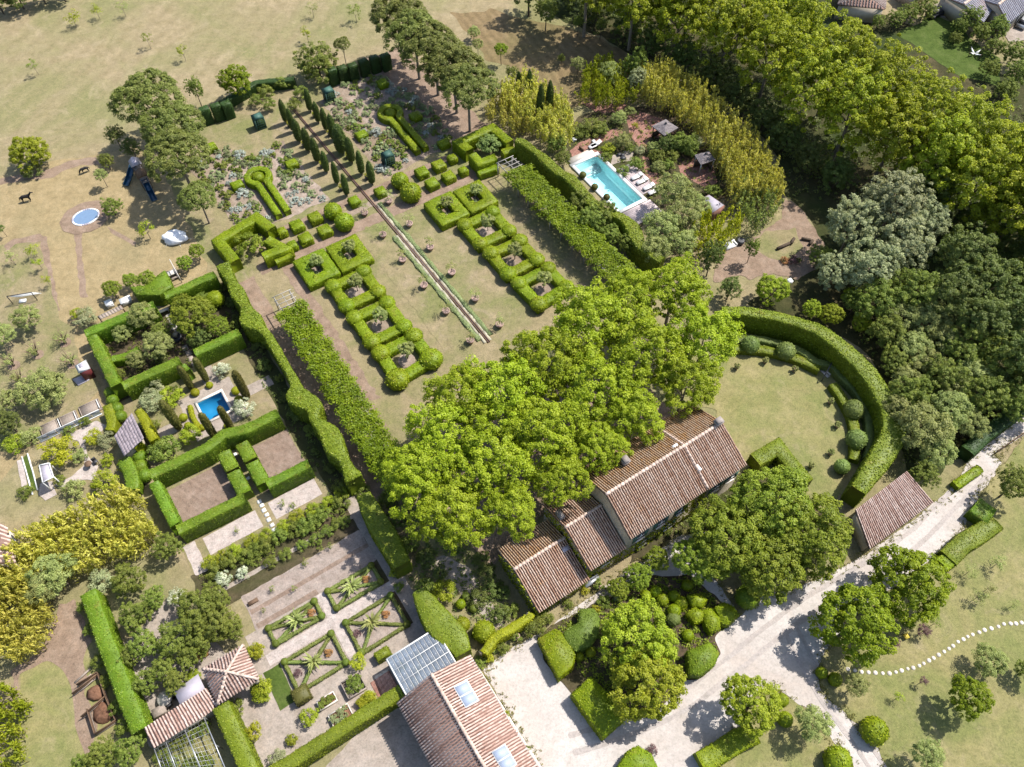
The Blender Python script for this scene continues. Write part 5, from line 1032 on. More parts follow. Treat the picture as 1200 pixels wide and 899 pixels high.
def garden_chair(px, py, rz, label, mat='dkmetal'):
    w = P(px, py); root = empty('garden_chair', (w[0], w[1], 0), rz, label=label, cat='chair'); MB().box((0, 0, .42), (.5, .5, .06)).build('seat', M[mat], root); MB().box((0, .25, .45), (.5, .05, .5)).build('backrest', M[mat], root)
    for x in (-.2, .2):
        for y in (-.2, .2): MB().box((x, y, 0), (.05, .05, .42)).build('leg', M[mat], root)
garden_chair(*gp(850, 620)[0], .8, 'dark garden chair right of the round table')
aw = wempty('terrace_pergola', P(*gp(400, 720)[0]), label='white frame pergola with a dark canopy at the left edge', cat='pergola'); q = PP(gp(345, 640, 430, 620, 470, 740, 375, 790), 2.2)
for a in q: MB().bar(a * [1, 1, 0], a, .1).build('post', M['white_p'], aw)
for a, b in zip(q, q[1:] + q[:1]): MB().bar(a, b, .1).build('beam', M['white_p'], aw)
MB().hexa([a * [1, 1, 0] + [0, 0, 2.05] for a in q], [a * [1, 1, 0] + [0, 0, 2.1] for a in q]).build('canopy', M['grey_r'], aw)
for (k, x, y, rp), t in ((('shruby', 510, 530, 19), 'large round gold bush beside the white terrace'), (('shruby', 825, 400, 10), 'gold bush right of the white terrace'), (('shrubs', 940, 420, 10.5), 'grey green bush left of the stone hut'), (('shrubo', 690, 560, 9), 'grey bush behind the round gold bush'), (('shrubl', 920, 780, 14), 'olive gold bush below the round table'), (('shrubo', 650, 860, 13), 'olive brown bush below the white terrace'), (('shrubl', 950, 600, 8), 'light green bush under the stone hut'), (('shrubl', 1100, 640, 9), 'pale climbing bush above the dark bench'), (('shrub', 740, 255, 7), 'green planting behind the glass screen'), (('shrub', 600, 340, 7), 'green planting along the glass screen'), (('shrubl', 130, 450, 12), 'light tree like bush at the far left edge'), (('shrubo', 250, 390, 12), 'olive bush above the reed strip'), (('shrub', 520, 770, 7), 'green bush at the white path bend'), (('shrub', 230, 870, 9), 'green bush at the foot of the reed strip')):
    shrub(k, *gp(x, y)[0], rp, t, hf=.7)
hedge_path(a3(540, 370, 565, 410, 580, 460, 575, 500), 1.5, 1.6, 'hedge', 'pale lime hedge beside the row of clipped balls', smooth=3)
# kitchen garden
def low(a, label, w=.42, h=.42, **k): return uhedge(a, w, h, 'gbox', label, dens=80, size=.12, name='box_edging', step=.5, **k)
M['gbox'] = leaf_mat('dusty_box_leaf', (.10, .125, .035), (.155, .185, .05), (.22, .25, .08), .22)
def herb(u0, u1, v0, v1, t, cu, cv):
    ring_ = hedge_path(ugrid(u0 + .2, v0 + .2, u1 - .2, v0 + .2, u1 - .2, v1 - .2, u0 + .2, v1 - .2), .32, .42, 'gbox', 'low box edging round the %s herb bed with crossing diagonals' % t, closed=True, world=True, name='box_edging', dens=80, size=.12, step=.5)
    for a in ((u0 + .5, v0 + .4, cu, cv), (u1 - .5, v0 + .4, cu, cv), (u0 + .5, v1 - .4, cu, cv), (u1 - .5, v1 - .4, cu, cv)):
        p = resample(ugrid(*a), .5); V, F = strip_body(p, .3, .34); link('diagonal', fuzzed(V, F, M['gbox'], 80, .12, 5), ring_)
    for a in ((u0, v0), (u1, v0), (u0, v1), (u1, v1)):
        w = G(a[0] + (.25 if a[0] == u0 else -.25), a[1] + (.25 if a[1] == v0 else -.25)); link('corner_ball', BALL['mid'](1), ring_, (w[0], w[1], .42), 0, .38)
    w = G(cu, cv); root = empty('fan_plant', (w[0], w[1], 0), label='spiky fan leaved plant at the centre of the %s herb bed' % t, cat='plant', group='fan plants of the herb beds'); rs = np.random.RandomState(int(abs(cu * 10)))
    m = MB()
    for k in range(46):
        a = rs.uniform(0, 6.28); L = rs.uniform(.5, 1.45); up = rs.uniform(.3, 1.3); d = np.array([math.cos(a), math.sin(a), 0]); sd_ = np.array([-d[1], d[0], 0]); b0 = np.array([0, 0, .35])
        p1 = b0 + d * L * .5 + [0, 0, up * .8]; p2 = b0 + d * L + [0, 0, up * .7]; wd = rs.uniform(.06, .12); m.add([b0 - sd_ * .04, b0 + sd_ * .04, p1 + sd_ * wd, p2, p1 - sd_ * wd], [(0, 1, 2, 4), (4, 2, 3)])
    m.build('leaf', M['olive'], root); MB().tube([(0, 0, 0), (0, 0, .5)], [.14, .1], 6).build('stem', M['barkd'], root)
    for du_, s in ((1.6, -1), (-1.9, 1)):
        if abs(v1 - v0) < 3 and du_ < 0: continue
        w = G(cu + du_, cv + .1 * s); sr = empty('dry_plant', (w[0], w[1], 0), label='brown seed head clump %s of the fan plant, %s herb bed' % ('right' if du_ > 0 else 'left', t), cat='plant', group='seed head clumps of the herb beds'); link('foliage', KIND['shrubp' if du_ < 0 else 'shrubr'][1](0), sr, (0, 0, .22), 0, .35)
herb(-36.3, -30.5, -9.9, -7.5, 'far left', -33.2, -8.7); herb(-29.3, -23.5, -10.1, -7.4, 'far right', -26.6, -8.8); herb(-36.3, -30.5, -5.8, -1.8, 'near left', -33.5, -3.9); herb(-29.2, -23.3, -6.0, -1.8, 'near right', -26.6, -4.2)
k3 = Z(300, 730)
def planter(u0, u1, v0, v1, label, kd, n, h=.55, mat='stone'):
    root = wempty('raised_planter', G((u0 + u1) / 2, (v0 + v1) / 2), label=label, cat='planter')
    for a, b, c, d in ((u0, u1, v0, v0 + .1), (u0, u1, v1 - .1, v1), (u0, u0 + .1, v0 + .1, v1 - .1), (u1 - .1, u1, v0 + .1, v1 - .1)): MB().box(G((a + b) / 2, (c + d) / 2), (b - a, d - c, h), GA).build('board', M[mat], root)
    MB().box(G((u0 + u1) / 2, (v0 + v1) / 2), (u1 - u0 - .2, v1 - v0 - .2, h - .1), GA).build('soil', M['compost'], root); rs = np.random.RandomState(n)
    for k in range(n): w = G(rs.uniform(u0 + .2, u1 - .2), rs.uniform(v0 + .2, v1 - .2)); link('seedling', KIND[kd][1](k), root, (w[0], w[1], h + .02), k, rs.uniform(.28, .42))
planter(-35.0, -33.1, -.2, .85, 'raised planter of low green herbs in the kitchen garden', 'moundg', 16); planter(-31.6, -29.9, 2.0, 3.0, 'raised planter of yellow green lettuce by the long hedge', 'shruby', 12); planter(-34.6, -32.4, 1.6, 3.0, 'raised planter overflowing with leafy green vegetables', 'mound', 14, .5)
for (k, x, y, rp, hf), t in ((('shrub', 870, 540, 10.5, .7), 'leafy bush in a wooden box in the kitchen garden'), (('shruby', 895, 345, 9.5, .9), 'gold green bush between herb bed and greenhouse'), (('shrubl', 465, 830, 10.5, .9), 'upright pale bush left of the raised planters'), (('shruby', 20, 250, 8, .9), 'bright bush at the left end of the wide path'), (('shrubl', 60, 590, 13, .8), 'large bright bush at the kitchen garden gate')):
    shrub(k, *k3(x, y)[0], rp, t, hf=hf)
cub = k3(390, 625)[0]; w = P(*cub, 1.1); u, v = UVc(w); hedge_poly(ugrid(u - .8, v - .75, u + .8, v - .75, u + .8, v + .75, u - .8, v + .75), 1.2, 'cypo', 'brown tinged clipped cube at the corner of the near herb bed', 'topiary', 'box_cube', world=True)
w = P(*k3(1110, 270)[0], 1.0); u, v = UVc(w); hedge_poly(ugrid(u - .75, v - .5, u + .75, v - .5, u + .75, v + .5, u - .75, v + .5), 1.1, 'hedged', 'clipped block against the greenhouse corner', 'topiary', 'box_cube', world=True)
wb = wempty('wooden_box', P(*k3(830, 570)[0]), label='weathered box frame around the leafy kitchen garden bush', cat='planter'); u, v = UVc(P(*k3(865, 560)[0]))
for d, sz in (((0, .9), (2.0, .1, .6)), ((0, -.9), (2.0, .1, .6)), ((1.0, 0), (.1, 1.7, .6)), ((-1.0, 0), (.1, 1.7, .6))): MB().box(G(u + d[0], v + d[1]), sz, GA).build('board', M['wood_g'], wb)
lay('brick_yard', GR(-29.6, -27.4, 1.0, 3.6), 5, 'brick', 'shaded brick floor beside the greenhouse', .02, world=True)
hedge_path([(316, 908), (335, 896), (400, 854), (470, 809)], 1.3, 2.6, 'hedged', 'long olive green clipped hedge between kitchen garden and barn yard'); hedge_path([(258, 826), (270, 852), (284, 884), (296, 912)], 1.6, 2.6, 'hedged', 'clipped hedge slanting down beside the pavilion')
hedge_path(a4(385, 130, 420, 230, 455, 330, 490, 420, 540, 560, 590, 680, 610, 740), 1.6, 2.6, 'hedge', 'thick clipped hedge between kitchen yard and nut orchard', step=.7)
for k, (x, y, rp) in enumerate(((390, 190, 9), (415, 300, 8), (455, 430, 9), (490, 520, 8), (530, 640, 9), (560, 720, 10))): shrub('shrub', *a4(x - 18, y)[0], rp, 'bushy growth bulging from the thick orchard hedge, %s from the top' % ORD[k], hf=1.1, group='bushy growth on the orchard hedge')
hedge_path(b4(715, 120, 760, 200, 810, 270, 870, 330, 910, 400), [1.4, 2.4, 2.8, 2.6, 1.6], 3.2, 'hedged', 'broad olive hedge between greenhouse and farmhouse path', smooth=4)
hedge_path(b3(470, 520, 520, 620, 570, 700, 640, 830), [1.6, 2.2, 2.3, 1.8], 3.4, 'hedged', 'shaded tall hedge beside the kitchen garden path', smooth=4)
# round green: curved hedge, stepped hedges and balls
hedge_path([(846, 364), (873, 364.5), (913, 371), (940, 379), (968, 391), (1010, 427), (1034, 460), (1046, 485), (1048, 507), (1036, 531), (1021, 553), (1006, 574)], [1.3, 1.4, 1.5, 1.6, 1.9, 2.2, 2.3, 2.5, 2.6, 2.5, 2.1, 1.7], 3.7, 'hedged', 'great curved hedge around the round green', smooth=5, size=.22, dens=36)
e6, e7 = Z(820, 340), Z(900, 420)
hedge_path(e6(220, 460, 380, 420, 560, 430, 720, 470, 900, 530) + e7(420, 20, 560, 60, 650, 150, 760, 260, 850, 400, 890, 560, 900, 720, 880, 880), .9, 1.1, 'gball', 'outer low curved hedge inside the great hedge', smooth=3)
hedge_path(e6(240, 500, 400, 500, 600, 520, 830, 580, 1060, 690), 1.15, .9, 'gball2', 'inner low curved hedge left of the arch', smooth=3) if 'gball2' in M else hedge_path(e6(240, 505, 400, 505, 600, 525, 830, 585, 1060, 690), 1.15, .9, 'hedged', 'inner low curved hedge left of the arch', smooth=3)
hedge_path(e7(570, 220, 640, 320, 700, 420, 750, 540, 770, 660, 770, 820, 760, 890), 1.15, .9, 'hedged', 'inner low curved hedge right of the arch', smooth=3)
for (tl, x, y, rp), t in (((e6, 445, 480, 10.5), 'first from the plane trees'), ((e6, 755, 535, 11), 'second from the plane trees'), ((e7, 755, 450, 12), 'third from the plane trees'), ((e7, 780, 715, 12), 'fourth from the plane trees'), ((d3, 400, 400, 9), 'nearest the tiled shed')): ball(*tl(x, y)[0], rp, 'large grey green ball in the curved hedge, ' + t, 'gball', .95, group='grey green balls of the round green')
for k, (tl, x, y) in enumerate(((e6, 320, 690), (e6, 570, 640), (e6, 825, 715), (e7, 540, 395), (e7, 600, 605), (e7, 540, 845), (d3, 260, 405))):
    w = P(*tl(x, y)[0]); root = empty('potted_ball', (w[0], w[1], 0), label='small pale ball plant in a pot, %s along the round lawn edge' % ORD[k], cat='pot plant', group='potted balls of the round green'); MB().lathe([(.2, 0), (.28, .4), (.31, .42), (.25, .42)], n=10).build('pot', M['terra'], root); link('foliage', KIND['std'][1](k), root, (0, 0, .68), k, .45)
arch = wempty('iron_arch', P(*e7(510, 150)[0]), label='dark iron arch with steps between the low curved hedges', cat='arch'); p = PP(e7(470, 200, 545, 60))
for a in p: MB().tube([a, a + [0, 0, 1.2]], .06, 6).build('post', M['dkmetal'], arch)
MB().tube([p[0] + [0, 0, 1.2], (p[0] + p[1]) / 2 + [0, 0, 1.6], p[1] + [0, 0, 1.2]], .07, 6).build('hoop', M['dkmetal'], arch); c = (p[0] + p[1]) / 2
for k in range(4): MB().box(c + UX * (.5 * k - .2) + VX * (-.1 * k), (.4, 1.3, .12 + .1 * k), GA).build('step', M['slab'], arch)
hedge_path(d3(20, 370, 120, 310, 190, 400, 250, 470), 1.8, 2.2, 'hedged', 'angled dark hedge at the near edge of the round lawn', step=.6)
# ================================================================== TREES AND GROVES
def trees(k, lst, hc, pat, cat='tree', name='tree', group=None, **kw):
    if isinstance(pat, str) and 'from the left' in pat: lst = sorted(lst)
    for i, q in enumerate(lst):
        x, y, r = q[:3]; h = q[3] if len(q) > 3 else hc
        tree(k, x, y, r, h, pat[i] if isinstance(pat, (list, tuple)) else pat % ORD[i], cat, name, group, **kw)
trees('plane', [(790, 345, 46), (735, 352, 40), (690, 380, 50), (825, 400, 46), (755, 415, 52), (640, 425, 48), (700, 460, 50), (805, 450, 40), (590, 460, 50), (640, 510, 52), (540, 465, 42), (520, 510, 46), (575, 545, 52), (490, 560, 46), (530, 605, 46), (600, 600, 34), (660, 562, 34), (745, 488, 36), (702, 525, 34)], 9.0,
      'bright green plane tree of the house grove, %s from the left', name='plane_tree', group='plane trees in front of the farmhouse')
av = [(690, -28, 40), (752, -30, 42), (815, -22, 42), (880, -12, 44), (935, 20, 42), (985, 66, 40), (1035, 98, 42), (1085, 130, 42), (1135, 158, 44), (1187, 190, 44), (1240, 222, 46)]
trees('popl', av, 11, 'avenue tree in the back row, %s from the top left end', name='avenue_tree', group='avenue trees on the right')
av = [(745, -2, 38), (800, 12, 40), (855, 35, 42), (905, 66, 44), (950, 100, 46), (1000, 130, 46), (1050, 158, 46), (1100, 185, 46), (1150, 212, 48), (1200, 240, 48), (1250, 275, 48)]
trees('popl', av, 9.5, 'avenue tree in the front row, %s from the top left end', name='avenue_tree', group='avenue trees on the right')
dk = [(668, -8, 22), (700, 8, 22), (735, 28, 22), (768, 46, 22), (802, 66, 22), (836, 88, 22), (866, 112, 22), (896, 138, 22), (922, 162, 22), (950, 186, 22), (982, 205, 22), (1100, 245, 32), (1150, 268, 34), (1195, 298, 34), (1230, 330, 34)]
trees('darkt', dk, 2.6, 'dark understorey tree below the avenue, %s from the top left', name='understorey_tree', group='dark trees along the avenue foot')
tree('darkt', 620, -12, 24, 5, 'dark tree at the top edge left of the avenue'); tree('mixt', 640, 12, 14, 4, 'grey green tree at the top edge by the mown meadow')
# silver willows and the mixed wood on the right
trees('willow', [(1050, 235, 38, 8), (1002, 262, 32, 6.5), (1062, 285, 34, 6.5), (1020, 312, 32, 5.5), (980, 318, 24, 4), (1085, 258, 26, 7)], 6, 'silver grey willow in the right wood, %s from the left', name='willow_tree', group='silver willows')
trees('darkt', [(1130, 300, 34), (1160, 335, 36), (1195, 370, 36), (1120, 345, 30), (1155, 375, 30), (1235, 330, 40), (1090, 220, 26), (1205, 420, 34)], 7, 'dark evergreen in the right wood, %s from the left', name='evergreen_tree', group='dark evergreens of the right wood')
trees('mixt', [(1030, 352, 26, 4.5), (1075, 340, 28, 5.5), (1005, 352, 16, 3), (1040, 390, 22, 3.5), (1130, 410, 28, 4.5), (1175, 425, 30, 5), (1155, 462, 26, 4.5), (1190, 470, 26, 4.5), (1105, 440, 24, 4), (960, 300, 14, 2.5), (1048, 425, 18, 3), (1068, 462, 24, 4), (1083, 556, 17, 2.6), (1220, 450, 30, 5)], 4, 'mid green leafy tree in the right wood, %s from the left', name='thicket_tree', group='leafy trees of the right wood')
trees('olivet', [(1090, 375, 26, 4), (1110, 402, 24, 3.6), (1070, 408, 22, 3.2), (1060, 375, 22, 3.6), (1080, 500, 32, 4.5), (1115, 480, 24, 4), (1052, 482, 20, 3.4), (1098, 530, 22, 3), (1140, 498, 18, 3), (1140, 440, 22, 4), (1085, 425, 20, 3), (1060, 445, 18, 3), (1120, 455, 20, 3.4), (1165, 445, 20, 3.6), (1100, 500, 20, 3), (1180, 400, 20, 4)], 4, 'olive grey bushy tree in the right wood, %s from the left', name='thicket_tree', group='grey trees of the right wood')
trees('limet', [(905, 340, 20, 2.6), (952, 362, 12, 1.8), (1000, 348, 13, 2.6), (975, 368, 14, 2), (1010, 378, 12, 2)], 2.5, 'yellow green bush tree behind the great curved hedge, %s from the left', name='bush_tree', group='yellow bushes behind the curved hedge')
tree('darkt', 856, 338, 14, 2.4, 'dark bush between plane grove and curved hedge'); tree('darkt', 835, 300, 15, 4.2, 'blue green fir like tree beside the yellow bamboo', sq=1.5); tree('mixt', 882, 290, 9, 3.2, 'small upright tree on the bare glade path', sq=1.5)
hedge_path([(1135, 528), (1160, 505), (1200, 475), (1240, 440)], 1.6, 2.0, 'darkh', 'dark hedge along the lane at the right edge')
# big shade trees by the drive
trees('mulb', [(905, 590, 50, 5.5), (850, 630, 48, 5), (950, 625, 50, 5), (900, 660, 46, 4.5), (815, 655, 28, 4)], 5, ['dark green shade tree right of the farmhouse, far crown', 'dark green shade tree right of the farmhouse, crown nearest the house', 'dark green shade tree right of the farmhouse, crown nearest the shed', 'dark green shade tree right of the farmhouse, near crown over the drive', 'dark green shade tree behind the island bed'], name='shade_tree', group='shade trees right of the farmhouse')
tree('round', 1003, 730, 47, 4.2, 'round green tree on the left of a pair beside the drive', name='maple_tree'); tree('round', 1066, 684, 46, 4.2, 'round green tree on the right of a pair beside the drive', name='maple_tree')
tree('limet', 748, 748, 46, 4.4, 'yellow green tree filling the far half of the island bed'); tree('limet', 757, 800, 46, 4.2, 'yellow green tree filling the near half of the island bed')
tree('olivel', 880, 824, 36, 4.2, 'pale green tree at the tip of the grass island') if 'olivel' in KIND else tree('limet', 880, 824, 36, 4.2, 'pale green tree at the tip of the grass island', var=1)
tree('olivet', 953, 847, 21, 3.2, 'small olive toned tree on the grass island'); tree('round', 1137, 817, 24, 3.4, 'round tree casting a long shadow on the park lawn', name='maple_tree'); tree('olivet', 1088, 884, 19, 3.0, 'small tree at the bottom edge of the park lawn')
tree('dark2' if 0 else 'olivet', 1160, 775, 20, 2.2, 'small dark spreading tree right of the stepping stones'); tree('mixt', 1192, 565, 22, 4, 'leafy tree at the right edge beside the lane'); tree('olivet', 1004, 803, 14, 2.4, 'small tree at the start of the stepping stones'); tree('mixt', 1205, 785, 14, 2, 'leafy tree cut by the right picture edge')
for (x, y, rp), t in ((d4(540, 740)[0] + (16,), 'beside the drive on the park lawn'), (d4(380, 870)[0] + (16,), 'at the bottom of the grass island'), (d4(310, 485)[0] + (7,), 'far one by the stepping stone start'), (d4(370, 515)[0] + (8,), 'near one by the stepping stone start'), (d4(150, 690)[0] + (9,), 'beside the pale tree of the grass island'), (d4(135, 605)[0] + (8,), 'at the curb of the grass island')): ball(*x if not np.isscalar(x) else (x, y), rp, 'clipped round bush ' + t, 'box', .8)
for k, (x, y, r, kd) in enumerate(sorted(((960, 40, 9, 'sapo'), (1000, 150, 10, 'sapo'), (1160, 185, 6, 'sapo'), (760, 300, 8, 'shrubp'), (810, 265, 7, 'sap'), (655, 590, 6, 'sapl'), (640, 355, 5, 'shrubp'), (760, 520, 5, 'shrubp'), (1050, 110, 8, 'sapo'), (1090, 0, 10, 'sapo')), key=lambda q: q[1])):
    tree(kd, *d4(x, y)[0], r, 1.2, 'young tree on the park lawn, %s from the far edge' % ORD[k], name='young_tree', group='young trees of the park lawn', limbs=4)
# conifers, pines and garden trees at the top
trees('pine', [(466, 22, 33), (486, 42, 35), (509, 61, 37), (532, 82, 36), (548, 104, 34)], 8.0, 'umbrella pine in the row right of the lavender beds, %s from the far end', name='pine_tree', group='umbrella pines in a row')
trees('pine', [(176, 118, 40), (203, 152, 36), (207, 183, 38)], 7.4, 'umbrella pine beside the playground, %s from the field', name='pine_tree', group='umbrella pines beside the playground'); tree('pine', 232, 232, 22, 5.0, 'lighter pine right of the playground', name='pine_tree')
tree('darkt', 134, 158, 11, 2.5, 'small dark tree left of the pines, far one'); tree('darkt', 153, 172, 11, 2.2, 'small dark tree left of the pines, middle one'); tree('mixt', 124, 188, 9, 1.8, 'small green tree beside the black animal'); tree('olivet', 118, 205, 8, 2.4, 'slim olive tree casting shadow beside the black animal')
tree('limet', 34, 180, 23, 2.6, 'yellow green bushy tree at the paddock track'); tree('shrubd', 38, 200, 12, .8, 'dark low bush under the yellow green paddock tree', trunk=False)
tree('mixt', 130, 242, 12, 1.8, 'leafy tree right of the oval trampoline'); tree('sapl', 171, 270, 11, 1.8, 'light young tree beside the white dome')
tree('round', 276, 95, 19, 3.4, 'round green tree at the field hedge'); tree('mixt', 228, 103, 10, 3.6, 'slender pale tree at the field hedge', sq=1.4); tree('mixt', 372, 74, 25, 2.8, 'wide green bush tree behind the dark hedge blocks'); tree('pine', 401, 52, 10, 4.2, 'thin small pine in front of the field')
trees('shrub', [(310, 108, 10), (330, 98, 9), (352, 108, 9), (315, 122, 9), (345, 122, 8), (300, 118, 8)], 1.0, 'leafy bush in the border behind the cypress walk, %s from the left', 'shrub', 'shrub', 'bushes behind the cypress walk', trunk=False)
hedge_path([(258, 120), (300, 96), (345, 92)], 1.1, 1.6, 'darkh', 'dark field hedge behind the border shrubs')
for k, (x, y) in enumerate(a1(905, 505, 955, 490, 1000, 480) + Z(380, 60)(75, 215, 165, 195, 255, 175, 350, 140, 445, 110, 540, 90)):
    u, v = UVc(P(x, y, 1.6)); hedge_poly(ugrid(u - .75, v - .55, u + .75, v - .55, u + .75, v + .55, u - .75, v + .55), 2.9, 'darkh', 'dark upright clipped hedge block at the field edge, %s from the left' % ORD[k], 'hedge', 'hedge_block', 'dark hedge blocks at the field edge', world=True)
for k, (x, y, r, h, kd) in enumerate(sorted(((587, 58, 8, 3, 'round'), (600, 85, 8, 2, 'mixt'), (658, 68, 5, 1.4, 'mixt'), (677, 75, 9, 2.6, 'olivet'), (678, 25, 7, 3, 'mixt'), (705, 28, 7, 3, 'mixt'), (560, 52, 7, 2.5, 'olivet'), (555, 38, 8, 1.5, 'olivet')))): tree(kd, x, y, r, h, 'small tree of the mown meadow, %s from the left' % ORD[k], name='young_tree', group='small trees of the mown meadow')
sp1 = a1(315, 75, 535, 30, 645, 170, 800, 225, 650, 318, 145, 285, 420, 42) + b1(245, 35, 435, 55, 220, 140)
for k, (x, y) in enumerate(sp1): tree(('sapl', 'sapo', 'sap')[k % 3], x, y, 7 if k not in (0, 8) else 9, 1.9, 'field sapling, ' + ('large grey one near the top left', 'tall one near the top', 'thin one left of the middle', 'yellow one above the pines', 'low one above the pines', 'yellow one far left', 'dwarf one at the top', 'one straight above the border', 'tallest one near the pine row', 'one just behind the dark hedge')[k], name='sapling', group='saplings in the field', limbs=3)
for k, (x, y, r) in enumerate(((-6, -2, 18), (18, -8, 18), (44, -14, 16), (68, -16, 14))): tree('darkt', x, y, r, 3, 'dark hedgerow tree in the top left corner, %s from the left' % ORD[k], name='hedgerow_tree', group='hedgerow trees in the top left corner')
sl3 = Z(0, 260); orch = [(sl3(280, 240)[0], 8, 'sapl'), (sl3(325, 350)[0], 6.5, 'sapl'), (sl3(395, 500)[0], 6, 'sapl'), (sl3(85, 310)[0], 8, 'sapo'), (sl3(230, 840)[0], 16, 'olivet'), (Z(0, 360)(30, 240)[0], 14, 'olivet'), (Z(0, 360)(350, 740)[0], 26, 'olivet'), (Z(0, 360)(480, 680)[0], 15, 'olivet'), (Z(0, 460)(60, 260)[0], 15, 'darkt'), (sl3(10, 60)[0], 5, 'shrubd'), (Z(0, 360)(60, 820)[0], 14, 'olivet')]
for k, ((x, y), r, kd) in enumerate(orch): tree(kd, x, y, r, 1.6 if r < 10 else 2.4, ('young orchard tree with light leaves, upper one', 'young orchard tree with light leaves, middle one', 'young orchard tree with light leaves, lower one', 'young orchard tree at the left', 'bushy orchard tree behind the football net', 'orchard tree cut by the left picture edge', 'largest bushy orchard tree', 'orchard tree right of the largest one', 'dark green rounded tree at the left edge', 'low dark bush at the left edge of the paddock', 'pale orchard tree below the pruned ones')[k], name='orchard_tree', limbs=4)
def pruned(px, py, label, s=1.0):
    w = P(px, py); _cnt[0] += 1; rs = np.random.RandomState(_cnt[0]); root = empty('pruned_tree', (w[0], w[1], 0), label=label, cat='tree', group='hard pruned orchard trees'); m = MB()
    for k in range(16):
        a = rs.uniform(0, 6.28); L = rs.uniform(.9, 1.8) * s; m.tube([(0, 0, .35), (math.cos(a) * L * .4, math.sin(a) * L * .4, .6 + .5 * L), (math.cos(a) * L * .75, math.sin(a) * L * .75, .7 + L)], [.05, .035, .015], 4)
    m.build('branch', M['twig'], root); MB().tube([(0, 0, -.1), (0, 0, .5)], [.2, .16], 7).build('trunk', M['barkd'], root); link('crown', KIND['sapo'][1](_cnt[0]), root, (0, 0, 1.2), 0, .9 * s)
    lay('tree_disc', [w + [math.cos(a) * .8, math.sin(a) * .8, 0] for a in np.linspace(0, 6, 9)], 5, 'patch', 'bare earth disc under ' + label.replace('hard ', ''), .05, world=True)
z8 = Z(0, 360)
for q, t in ((z8(575, 315), 'nearest the planted room'), (z8(335, 420), 'middle one'), (z8(125, 515), 'leftmost one'), (z8(640, 500), 'beside the white kiosk'), (z8(190, 650), 'lowest one')): pruned(*q[0], 'hard pruned orchard tree, ' + t)
trees('mulb', [(130, 338, 11, 1.9), (216, 308, 9.5, 1.7), (230, 294, 9.5, 1.8), (172, 328, 12, 2), (152, 328, 9, 1.6)], 1.8, ['round dark tree beside the plank shelter', 'round bush below the white dome, left one', 'round bush below the white dome, right one', 'leafy tree behind the dark hedge block', 'small leafy tree left of the dark hedge block'], name='round_tree')
u, v = UVc(P(180, 335, 2.0)); hedge_poly(Z(130, 260)(165, 570, 300, 560, 470, 420, 540, 570, 430, 640, 220, 640), 2.4, 'hedge', 'chunky dark clipped hedge block behind the planted room')
tree('shrubs', 100, 373, 13, 1.2, 'pale silver bush at the corner of the planted room', 'shrub', 'shrub', trunk=False); tree('shrubl', 90, 368, 8, 1.0, 'lime bush beside the pale silver bush', 'shrub', 'shrub', trunk=False)
# nut orchard, borders and shade plants
trees('mixt', [(150, 680, 20, 2.4), (158, 722, 19, 2.4), (168, 755, 18, 2.4), (205, 750, 22, 2.6), (230, 715, 27, 3.0), (250, 730, 22, 2.8), (190, 785, 17, 2.2), (170, 800, 15, 2.0), (222, 770, 16, 2.2), (270, 735, 16, 2.0), (195, 640, 17, 2.4), (205, 800, 15, 2.2), (235, 748, 18, 2.4), (180, 700, 14, 2.0), (250, 700, 18, 2.4), (150, 770, 13, 2.0)], 2.4, 'leafy nut tree of the lower left orchard, %s from the left', name='nut_tree', group='nut trees of the lower left orchard')
trees('mixt', [(120, 885, 20, 2.6), (150, 880, 18, 2.6), (95, 898, 14, 2), (158, 850, 9, 1.8)], 2.5, 'leafy tree at the bottom left edge, %s from the left', name='nut_tree', group='leafy trees at the bottom left')
for (k, x, y, rp), t in ((('shrubw', 207, 700, 11), 'white flowering bush in front of the nut orchard'), (('shrubw', 262, 678, 9), 'white flowering bush at the end of the shrub border'), (('shrubw', 285, 672, 8), 'white flowering bush above the tilled bed'), (('shrubs', 118, 682, 14), 'silver spiky bush by the golden bamboo'), (('shrubr', 236, 764, 7), 'rusty brown bush beside the tiled pavilion'), (('shrubl', 226, 794, 9), 'lime bush beside the zinc roof'), (('shrubl', 299, 763, 9), 'lime bush right of the pavilion roof'), (('shrubl', 307, 812, 12), 'leafy lime bush below the pavilion roof'), (('shrub', 275, 830, 10), 'leafy bush below the pavilion'), (('shruby', 298, 858, 10), 'gold bush at the slanting hedge end'), (('shrubs', 325, 888, 10), 'grey spiky bush near the bottom edge'), (('shrubl', 341, 868, 7), 'small lime bush near the bottom edge')): shrub(k, x, y, rp, t, hf=.75)
bs = Z(260, 540); row1 = [(125, 790), (265, 710), (390, 660), (545, 580), (660, 490), (800, 430), (930, 365), (1050, 290), (10, 850), (-110, 900)]; row2 = [(220, 830), (380, 740), (500, 670), (640, 600), (790, 540), (900, 470), (1040, 370), (60, 870), (-60, 960), (300, 780), (720, 570)]
row1.sort(); row2.sort()
for k, (x, y) in enumerate(row1): shrub('shrubl', *bs(x, y)[0], 9, 'bright rounded bush in the long border, %s from the left' % ORD[k], hf=.75, group='bright bushes of the long border')
for k, (x, y) in enumerate(row2): shrub('shrub', *bs(x, y)[0], 10.5, 'dark leafy bush in the long border, %s from the left' % ORD[k], hf=.7, group='dark bushes of the long border')
for k, (x, y) in enumerate(((420, 890), (560, 820), (700, 750), (820, 690), (920, 620), (1010, 560), (1080, 540))): shrub('shrub', *bs(x, y)[0], 7.5, 'low green bush below the narrow border path, %s from the left' % ORD[k], hf=.6, group='low bushes below the border path')
